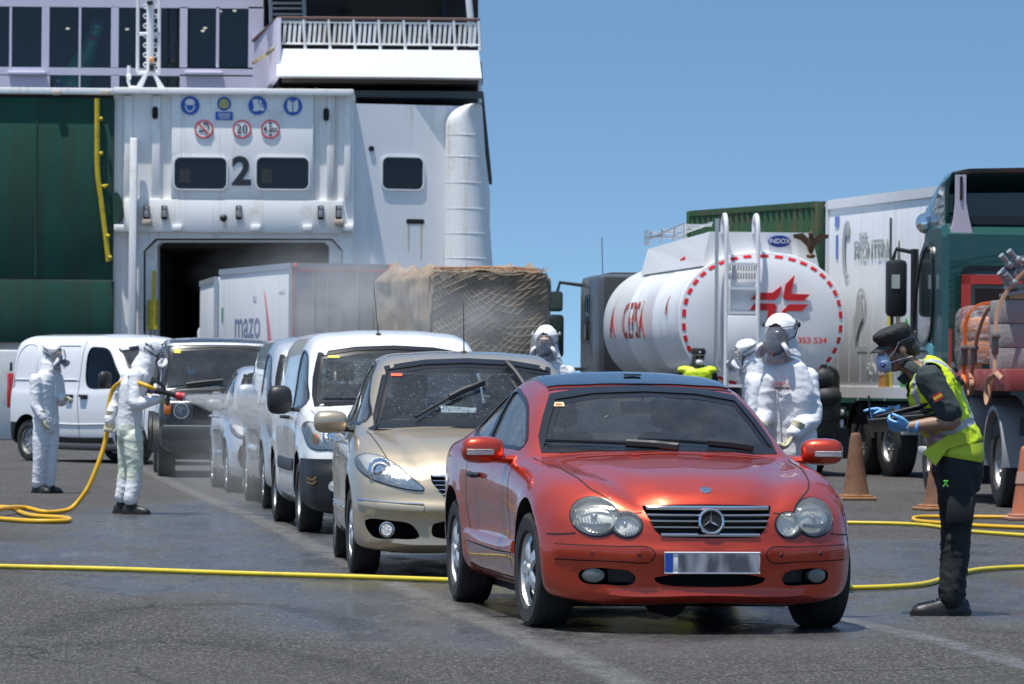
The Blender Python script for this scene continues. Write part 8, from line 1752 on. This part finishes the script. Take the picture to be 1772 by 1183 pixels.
# ---------------------------------------------------------------- people inside the cars
def sitter(label, base, rz, face, mask=None, hair=HAIR, shirt=None, wheel_at=None):
    t = empty('person', base, rz, label, 'person'); hd = Vector((0, -.06, .66)); H = frame(face, (0, 0, 1), hd); sk = MB(); head_shape(sk, H); sk.tube([(0, .0, .48), (0, -.04, .60)], .054, 12); sk.rings(torso_rings([(0, .04, .02), (0, .06, .22), (0, .02, .40), (0, 0, .49)], [.15, .15, .17, .07], [.11, .10, .11, .06], (-1, 0, 0)))
    for s in (-1, 1): taper(sk, [(s * .19, .0, .42), (s * .24, -.14, .22), (s * .14, -.36, .26)], [.055, .045, .034]); taper(sk, [(s * .09, 0, .05), (s * .13, -.42, .10), (s * .12, -.50, -.25)], [.08, .06, .045]); sk.ell((s * .13, -.41, .27), (.04, .05, .035))
    b = remesh(sk, 'body', SKIN, t, .012, 3); eyes(b, H); m = MB(); m.rings(torso_rings([(0, .04, .0), (0, .06, .22), (0, .02, .42), (0, 0, .49)], [.17, .17, .19, .09], [.13, .12, .13, .08], (-1, 0, 0))); [taper(m, [(s * .19, .0, .42), (s * .23, -.10, .28)], [.078, .07]) for s in (-1, 1)]; remesh(m, 'shirt', shirt or NAVY, t, .014, 3, .006)
    m = MB(); [taper(m, [(s * .09, 0, .05), (s * .13, -.42, .10), (s * .12, -.50, -.22)], [.10, .075, .06]) for s in (-1, 1)]; remesh(m, 'trousers', NAVY, t, .015, 2)
    m = MB(); m.ell((0, .025, .04), (.083, .095, .088), H); Hi = H.inverted(); remesh(m, 'hair', hair, t, .008, 1, .003, (50, 50, 50), cut=lambda p: (Hi @ p).y < -.035)
    if mask: m = MB(); m.ell((0, -.075, -.05), (.060, .050, .055), H); m.build('face_mask', mask, t)
    return t
def in_car(car_, v): return car_.matrix_basis @ Vector(v)
sitter('driver at the wheel of the red coupe, head turned to the workers', in_car(redcar, (.43, 2.36, .49)), R(10), (.85, -.5, -.05), shirt=mat('shirt_dark_blue', (.03, .04, .07), .8))
sitter('person in a pale blue mask at the left seat of the navy off-road car', in_car(suv_car, (-.36, 2.3, .82)), R(6), (0, -1, 0), mat('mask_surgical_blue', (.25, .50, .68), .6))
# ---------------------------------------------------------------- white panel van seen side on
def panel_van():
    pv = paint('panel_van_white', (.74, .75, .77), 0, .35, flake=0, dusty=.12)
    def S_(zb, W, sh, z5, x6, z6, z8): return sec(zb, .7, .88*W,.32, .93*W,.60, .925*W, sh, .90*W, z5, x6, z6, x6*.55, z6+(z8-z6)*.85, z8)
    st = [(0, .24, sec(.28,.55, .66,.34, .72,.52, .70,.76, .62,.84, .45,.87, .22,.885, .89)), (.05, .24, S_(.22,.88,.84,.92,.60,.97,.99)), (.3, .16, S_(.2,.97,.92,1.02,.62,1.07,1.09)), (.75, .10, S_(.2,1.02,.98,1.10,.68,1.17,1.20)), (.85, .12, S_(.2,1.03,1.0,1.12,.74,1.22,1.26)),
          (1.55, .12, S_(.2,1.03,1.05,1.17,.76,1.80,1.89)), (1.8, .06, S_(.2,1.03,1.05,1.17,.76,1.88,1.98)), (2.3, 0, S_(.2,1.03,1.05,1.17,.77,1.93,2.03)), (3.9, 0, S_(.2,1.03,1.05,1.17,.77,1.93,2.03)), (4.22, -.03, S_(.25,1.02,1.05,1.17,.76,1.88,1.97)), (4.30, -.04, S_(.3,.97,1.05,1.15,.70,1.78,1.85))]
    ws = dens([(-.74, 1.27), (0, 1.30), (.74, 1.27), (.74, 1.5), (.70, 1.77), (0, 1.86), (-.70, 1.77), (-.74, 1.5)], 4)
    s1 = bez([(1.22, 1.24), (1.42, 1.5), (1.68, 1.76), (1.95, 1.80), (2.12, 1.78), (2.15, 1.5), (2.08, 1.22), (1.65, 1.18)], 4, True)
    t, S, body = car('panel_van', 'white panel van parked side on behind the two hose workers', pv, st, .96, None, None, (.88, 3.72, .335, .22, .82), ws, [s1], None, (1.0, 4.05, 1.05), sideg=glass('van_dark_glass', (.12, .14, .15), .8, .02), wsg=glass('van_screen', (.6, .72, .72), 1, .02, film=.1), cat='van', group=None, kind='steel', seats=((-.4, 2.1, .7), (.4, 2.1, .7)), dash=(1.1, 1.2))
    for s in (-1, 1):
        sd_ = 'r' if s > 0 else 'l'; m = MB()
        for l in ([(2.28, 1.92), (2.30, 1.1), (2.26, .7), (2.24, .3)], [(1.12, 1.12), (1.1, .8), (1.2, .4)], [(3.40, 1.90), (3.42, 1.1), (3.42, .75), (3.2, .45)]): S.line(sd_, l, .014, .003, m)
        S.line(sd_, [(2.3, 1.28), (3.3, 1.28)], .014, .003, m); m.build('panel_seam', mat('seam_grey', (.15, .15, .16), .6), t)
        m = MB(); S.line(sd_, tup(bez([(3.55, 1.30), (3.55, 1.75), (3.65, 1.84), (3.95, 1.84), (4.1, 1.7), (4.16, 1.3)], 4)), .022, 0, m, round_=.012, n=2); S.line(sd_, [(3.55, 1.30), (4.16, 1.30)], .02, 0, m, round_=.012); S.line(sd_, [(2.4, 1.84), (3.25, 1.84)], .02, 0, m, round_=.012); S.line(sd_, [(2.4, 1.30), (3.25, 1.30)], .02, 0, m, round_=.012); S.line(sd_, [(1.3, .62), (2.5, .60), (3.2, .62)], .02, 0, m, round_=.014); m.build('pressed_rib', pv, t, 50)
        m = MB(); S.line(sd_, [(1.35, .36), (2.3, .35), (3.25, .36)], .10, 0, m, round_=.012); m.build('sill_trim', BLACK, t)
        for yy in (2.12, 2.52):
            h, n = S.hit(sd_, yy, 1.05); m = MB(); m.tube([h + Vector((s * .004, -.10, 0)), h + Vector((s * .045, -.07, 0)), h + Vector((s * .045, .07, 0)), h + Vector((s * .004, .10, 0))], .02, 8); m.box((h.x, h.y, h.z - .03), (.03, .18, .05), None, .01); m.build('door_handle', BLACK, t)
        m = MB(); m.box((s * .90, 4.28, 1.12), (.10, .10, .56), None, .03); m.build('tail_light', REDL, t); mirror(t, s, s * 1.04, 1.32, 1.30, .22, .28, .16, BLACK, 0, .12)
        hl = [(s * a, b) for a, b in bez([(.86, .96), (.72, .98), (.60, .94), (.58, .84), (.72, .80), (.86, .82)], 5, True)]; q = S.patch('f', hl, .006, 4).build('headlight', LAMPG, t, 60); S.patch('f', hl, .014, 4, thick=.01, bulge=.01).build('headlight_lens', LENS, q, 60)
    split_faces(body, lambda c: c.y > 4.0 and c.z < .62, 'rear_bumper', BLACK, t, [((0, 4.0, 0), (0, 1, 0)), ((0, 0, .62), (0, 0, 1))]); split_faces(body, lambda c: c.y < .45 and c.z < .50, 'front_bumper', BLACK, t, [((0, .45, 0), (0, 1, 0)), ((0, 0, .50), (0, 0, 1))])
    m = MB(); m.box((-.98, 4.15, 1.5), (.03, .05, .14), None, .01); m.build('rear_hinge', BLACK, t)
    wiper(S, t, [(-.62, 1.30), (-.2, 1.32), (.1, 1.31)], 0, .6, .03)
    g = G(54, 797); th = R(40); t.rotation_euler = (0, 0, th); t.location = g - Matrix.Rotation(th, 3, 'Z') @ Vector((-.86, 3.72, 0)); return t
panel_van()
# ---------------------------------------------------------------- cones, hoses, spray
def cone(px, pyb, h, col, label, rz=0):
    g = G(px, pyb); t = empty('traffic_cone', g, R(rz), label, 'cone', 'traffic cones'); m = MB(); m.box((0, 0, .02), (.42, .42, .035), None, .01); m.box((0, 0, .05), (.33, .33, .03), None, .012); m.build('base', col[1], t)
    m = MB(); rs = [(.165, .055), (.15, .09), (.10, h * .55), (.062, h - .04), (.05, h - .008), (.038, h), (.030, h - .01)]; m.lathe(rs, 32, rot(1.2, -.8, 0)); c = m.build('cone_body', col[0], t, 40)
    if len(col) > 2: m = MB(); q = lambda z: .165 - (.165 - .055) * (z - .055) / (h - .1); m.lathe([(q(h * .50) + .004, h * .50), (q(h * .66) + .004, h * .66)], 32, rot(1.2, -.8, 0), close=False); m.build('reflective_band', col[2], c)
    return t
DC = (mat('cone_dirty_brown', (.20, .095, .05), .8, var=.2, vs=6, dirt=((.09, .05, .035), 7, .5, .7), bump=.2, bs=30), mat('cone_base_tan', (.36, .18, .08), .85, dirt=((.2, .12, .07), 8, .3)))
OC = (mat('cone_faded_orange', (.42, .13, .06), .75, var=.15, vs=5, dirt=((.18, .09, .06), 6, .4, .6)), mat('cone_base_dusty', (.42, .20, .13), .85), mat('cone_band_grey', (.42, .24, .19), .7))
cone(1480, 865, .78, DC, 'dirty brown traffic cone standing alone between the coupe and the bending policeman', 8)
cone(1622, 883, .72, DC, 'brown traffic cone half hidden behind the leg of the bending policeman', 20)
cone(1776, 900, .74, OC, 'faded orange traffic cone with a pale band by the right edge', 5)
YH = mat('hose_yellow', (.60, .47, .025), .5, var=.15, vs=5, dirt=((.25, .18, .05), 4, .3, .5), bump=.2, bs=90); OH = mat('hose_orange_yellow', (.66, .37, .01), .45, var=.12, vs=5, bump=.2, bs=90)
def hose(label, pts, r, m_, name='hose'):
    g = [G(x, y) + Vector((0, 0, r + .004)) for x, y in pts]; o = tag(MB().tube([Vector(p) for p in bez(g, 10)], r, 10).build(name, m_, None, 60), label, 'hose'); return o
hose('yellow hose lying straight across the asphalt under the red coupe', [(-120, 981), (0, 985), (200, 990), (400, 997), (600, 1003), (770, 1009), (900, 1014), (1100, 1020), (1300, 1023), (1465, 1023), (1570, 1019), (1640, 1004), (1700, 990), (1780, 986), (1900, 987)], .018, YH)
hose('yellow hose on the wet ground from the coupe headlight to the right edge', [(1380, 906), (1465, 908), (1530, 909), (1582, 911), (1630, 916), (1675, 923), (1740, 928), (1850, 936)], .018, YH)
hose('orange yellow hose doubled back in a loop behind the bending policeman', [(1880, 900), (1772, 899), (1660, 898), (1596, 898), (1580, 902), (1592, 906), (1640, 910), (1700, 914), (1772, 917), (1880, 920)], .020, OH)
# the spraying hose: coil on the ground, hanging run past the left hand, round to the nozzle
J, o0 = SPR.J, SPR.t.location
def GP(x, y): return G(x, y) + Vector((0, 0, .024))
def JP(x, y, dy): return o0 + J(x, y, dy)
path = [GP(-60, 899), GP(0, 902), GP(60, 906), GP(105, 906), GP(120, 903), GP(108, 900), GP(62, 897), GP(36, 891), GP(15, 882), GP(-30, 880), GP(-40, 886), GP(-15, 897) + Vector((0, 0, .05)), GP(10, 892) + Vector((0, 0, .05)), GP(44, 888) + Vector((0, 0, .03)), GP(78, 890), GP(103, 889), JP(125, 878, .04), JP(147, 850, .08), JP(163, 813, .12), JP(175, 775, .17), JP(181, 742, .20), JP(183, 700, .22), JP(190, 674, .20), JP(205, 662, .10), JP(222, 660, -.08), JP(240, 662, -.23), JP(258, 668, -.30), JP(272, 675, -.26)]
h_ = tag(MB().tube([Vector(p) for p in bez(path, 8)], .023, 10).build('hose', OH, None, 60), 'orange yellow hose coiled on the ground and gripped by the spraying worker', 'hose')
nz0, nz1 = JP(272, 675, -.26), JP(318, 686, -.22); ax = (nz1 - nz0); nzl = empty('spray_nozzle', nz0, 0, 'black and red spray nozzle in the hands of the spraying worker', 'nozzle'); T = ax.to_track_quat('Z', 'Y').to_matrix().to_4x4(); L = ax.length
m = MB(); m.lathe([(.001, -.02), (.028, -.02), (.030, .04), (.024, .05), (.024, L * .62), (.030, L * .64), (.030, L * .72), (.001, L * .72)], 16, T); nb_ = m.build('nozzle_body', BLACK, nzl); m = MB(); m.tube([T @ Vector((0, 0, L * .35)), T @ Vector((.0, 0, L * .35)) + Vector((-.02, 0, .06)), T @ Vector((0, 0, L * .25)) + Vector((-.05, 0, .10))], [.014, .016, .02], 8); m.tube([T @ Vector((0, 0, L * .45)), T @ Vector((0, 0, L * .42)) + Vector((-.0, 0, -.12))], .020, 8); m.build('lever', BLACK, nb_)
m = MB(); m.lathe([(.001, L * .70), (.030, L * .70), (.042, L * .80), (.040, L * .90), (.048, L), (.036, L * 1.0), (.001, L * .96)], 18, T); m.build('nozzle_tip', mat('nozzle_red', (.48, .03, .04), .4), nzl); m = MB(); m.lathe([(.026, -.06), (.031, -.05), (.031, -.015), (.026, -.01)], 16, T, close=True); m.build('coupling', mat('coupling_blue', (.03, .10, .35), .4), nzl)
def mist_mat(name, dens, nscale, along=False, stretch=(1, 1, 1), col=(.97, .98, .99)):
    m = bpy.data.materials.new(name); m.use_nodes = True; nt = m.node_tree; nt.nodes.remove(nt.nodes['Principled BSDF']); v = nn(nt, 'VolumePrincipled'); v.inputs['Color'].default_value = (*col, 1); v.inputs['Anisotropy'].default_value = .0
    tc = nn(nt, 'TexCoord')
    if along:
        sp = nn(nt, 'SeparateXYZ'); nt.links.new(tc.outputs['Object'], sp.inputs[0])
        fall = ramp(nt, math2(nt, 'DIVIDE', sp.outputs[2], along), [(0, 1), (.2, .28), (.5, .06), (1, 0)])
        rr = math2(nt, 'POWER', math2(nt, 'ADD', math2(nt, 'POWER', sp.outputs[0], 2.0), math2(nt, 'POWER', sp.outputs[1], 2.0)), .5); rim = math2(nt, 'SUBTRACT', 1.0, math2(nt, 'DIVIDE', rr, math2(nt, 'ADD', math2(nt, 'MULTIPLY', sp.outputs[2], .27), .02)), True); fall = math2(nt, 'MULTIPLY', fall, math2(nt, 'POWER', rim, .7))
    else:
        g = nn(nt, 'TexGradient', gradient_type='SPHERICAL'); nt.links.new(tc.outputs['Object'], g.inputs[0]); fall = math2(nt, 'POWER', g.outputs['Fac'], 1.5)
    mp = nn(nt, 'Mapping'); mp.inputs['Scale'].default_value = stretch; nt.links.new(tc.outputs['Object'], mp.inputs[0]); nz = ramp(nt, noise_n(nt, mp.outputs[0], nscale, 5, .65), [(.36, .02), (.66, 1)])
    d = math2(nt, 'MULTIPLY', math2(nt, 'MULTIPLY', fall, nz), dens); nt.links.new(d, v.inputs['Density']); nt.links.new(v.outputs[0], nt.nodes['Material Output'].inputs['Volume']); return m
m = MB(); Ls = 1.9; m.rings([[((.03 + .30 * z) * math.cos(a), (.03 + .30 * z) * math.sin(a), z) for a in np.linspace(0, 6.283, 25)[:-1]] for z in np.linspace(0, Ls, 8)])
sp_ = m.build('water_spray', mist_mat('spray_volume', 130.0, 6, Ls, (2.5, 2.5, .5)), None, 40); sp_.location = nz1; sp_.rotation_euler = Vector((1, .16, -.20)).to_track_quat('Z', 'Y').to_euler(); tag(sp_, kind='stuff')
def cloud(px, py, d, rx, ry, rz, dens, sc_=2.2):
    m = MB(); m.ell((0, 0, 0), (1, 1, 1), None, 24, 14); o = m.build('mist', mist_mat('mist_volume', dens, sc_), None, 40); o.location = P(px, py, d); o.scale = (rx, ry, rz); tag(o, kind='stuff')
cloud(590, 535, 60, 1.9, 1.6, 1.2, 1.05); cloud(810, 560, 58, 1.3, 1.2, .8, .9); cloud(440, 800, 45.5, 1.3, 1.0, .8, 1.1); cloud(570, 480, 62, 2.2, 1.5, .7, .4)
rng = np.random.RandomState(11); m = MB(); D = Vector((1, .16, -.20)).normalized()
for k in range(1500):
    z = abs(rng.normal(0, .9)) + .05; a = rng.uniform(0, 6.28); r = rng.uniform(0, 1) ** .7 * (.03 + .26 * z); c = nz1 + D * z + Vector((0, r * math.cos(a), r * math.sin(a))) - Vector((0, 0, .03 * z * z)); q = rng.uniform(.0015, .004)
    m.add([c + Vector((q, 0, 0)), c + Vector((-q, 0, 0)), c + Vector((0, q, 0)), c + Vector((0, -q, 0)), c + Vector((0, 0, q)), c + Vector((0, 0, -q))], [(0, 2, 4), (2, 1, 4), (1, 3, 4), (3, 0, 4), (2, 0, 5), (1, 2, 5), (3, 1, 5), (0, 3, 5)])
tag(m.build('water_droplets', mat('droplet', (.8, .84, .88), .1, spec=1.0), None, 0), kind='stuff')
# worn markings and dusty tracks on the asphalt
def track(pts, w, alpha, name, lo=.45, col=(.20, .198, .19)):
    m_ = bpy.data.materials.new(name); m_.use_nodes = True; nt = m_.node_tree; b = nt.nodes['Principled BSDF']; v = coords(nt); b.inputs['Roughness'].default_value = .85; nt.links.new(mixc(nt, noise_n(nt, v, 60, 3), [c * .6 for c in col], col), b.inputs['Base Color'])
    uv = nn(nt, 'UVMap'); sx = nn(nt, 'SeparateXYZ'); nt.links.new(uv.outputs[0], sx.inputs[0]); edge = ramp(nt, sx.outputs[0], [(0, 0), (.3, 1), (.7, 1), (1, 0)])
    a = math2(nt, 'MULTIPLY', math2(nt, 'MULTIPLY', ramp(nt, noise_n(nt, coords(nt, (1, .35, 1)), 5, 7, .7), [(lo - .12, 0), (lo + .2, 1)]), edge), alpha); a = math2(nt, 'MULTIPLY', a, ramp(nt, noise_n(nt, v, 70, 2), [(.35, .2), (.6, 1)])); nt.links.new(a, b.inputs['Alpha'])
    Q = bez([G(x, y) for x, y in pts], 8); vs, fs, us = [], [], []
    for i, q in enumerate(Q):
        tg = Vector(Q[min(i + 1, len(Q) - 1)] - Q[max(i - 1, 0)]).normalized(); n = Vector((-tg.y, tg.x, 0)); vs += [Vector(q) + n * w / 2 + Vector((0, 0, .004)), Vector(q) - n * w / 2 + Vector((0, 0, .004))]
        if i: k = 2 * i; fs.append((k - 2, k - 1, k + 1, k))
    o = MB().add(vs, fs).build(name, m_, None, 0); uvl = o.data.uv_layers.new(name='UVMap')
    for l in o.data.loops: uvl.data[l.index].uv = (l.vertex_index % 2, l.vertex_index // 2 * .1)
    tag(o, kind='structure')
track([(190, 775), (260, 818), (340, 855), (470, 910), (560, 955), (700, 1020), (820, 1070), (960, 1125), (1090, 1183), (1250, 1260)], .28, .75, 'faded_line', .38, (.24, .235, .225))
track([(1440, 1070), (1560, 1095), (1680, 1125), (1800, 1160)], .24, .65, 'faded_line', .40, (.26, .27, .30))
track([(0, 800), (180, 800), (330, 815)], .5, .35, 'dust_track', .5)
track([(60, 1100), (260, 1050), (430, 1045), (600, 1075), (640, 1110)], .35, .35, 'tyre_mark', .42, (.02, .02, .021))
track([(0, 1120), (300, 1110), (600, 1150), (760, 1200)], .3, .3, 'tyre_mark', .45, (.02, .02, .021))
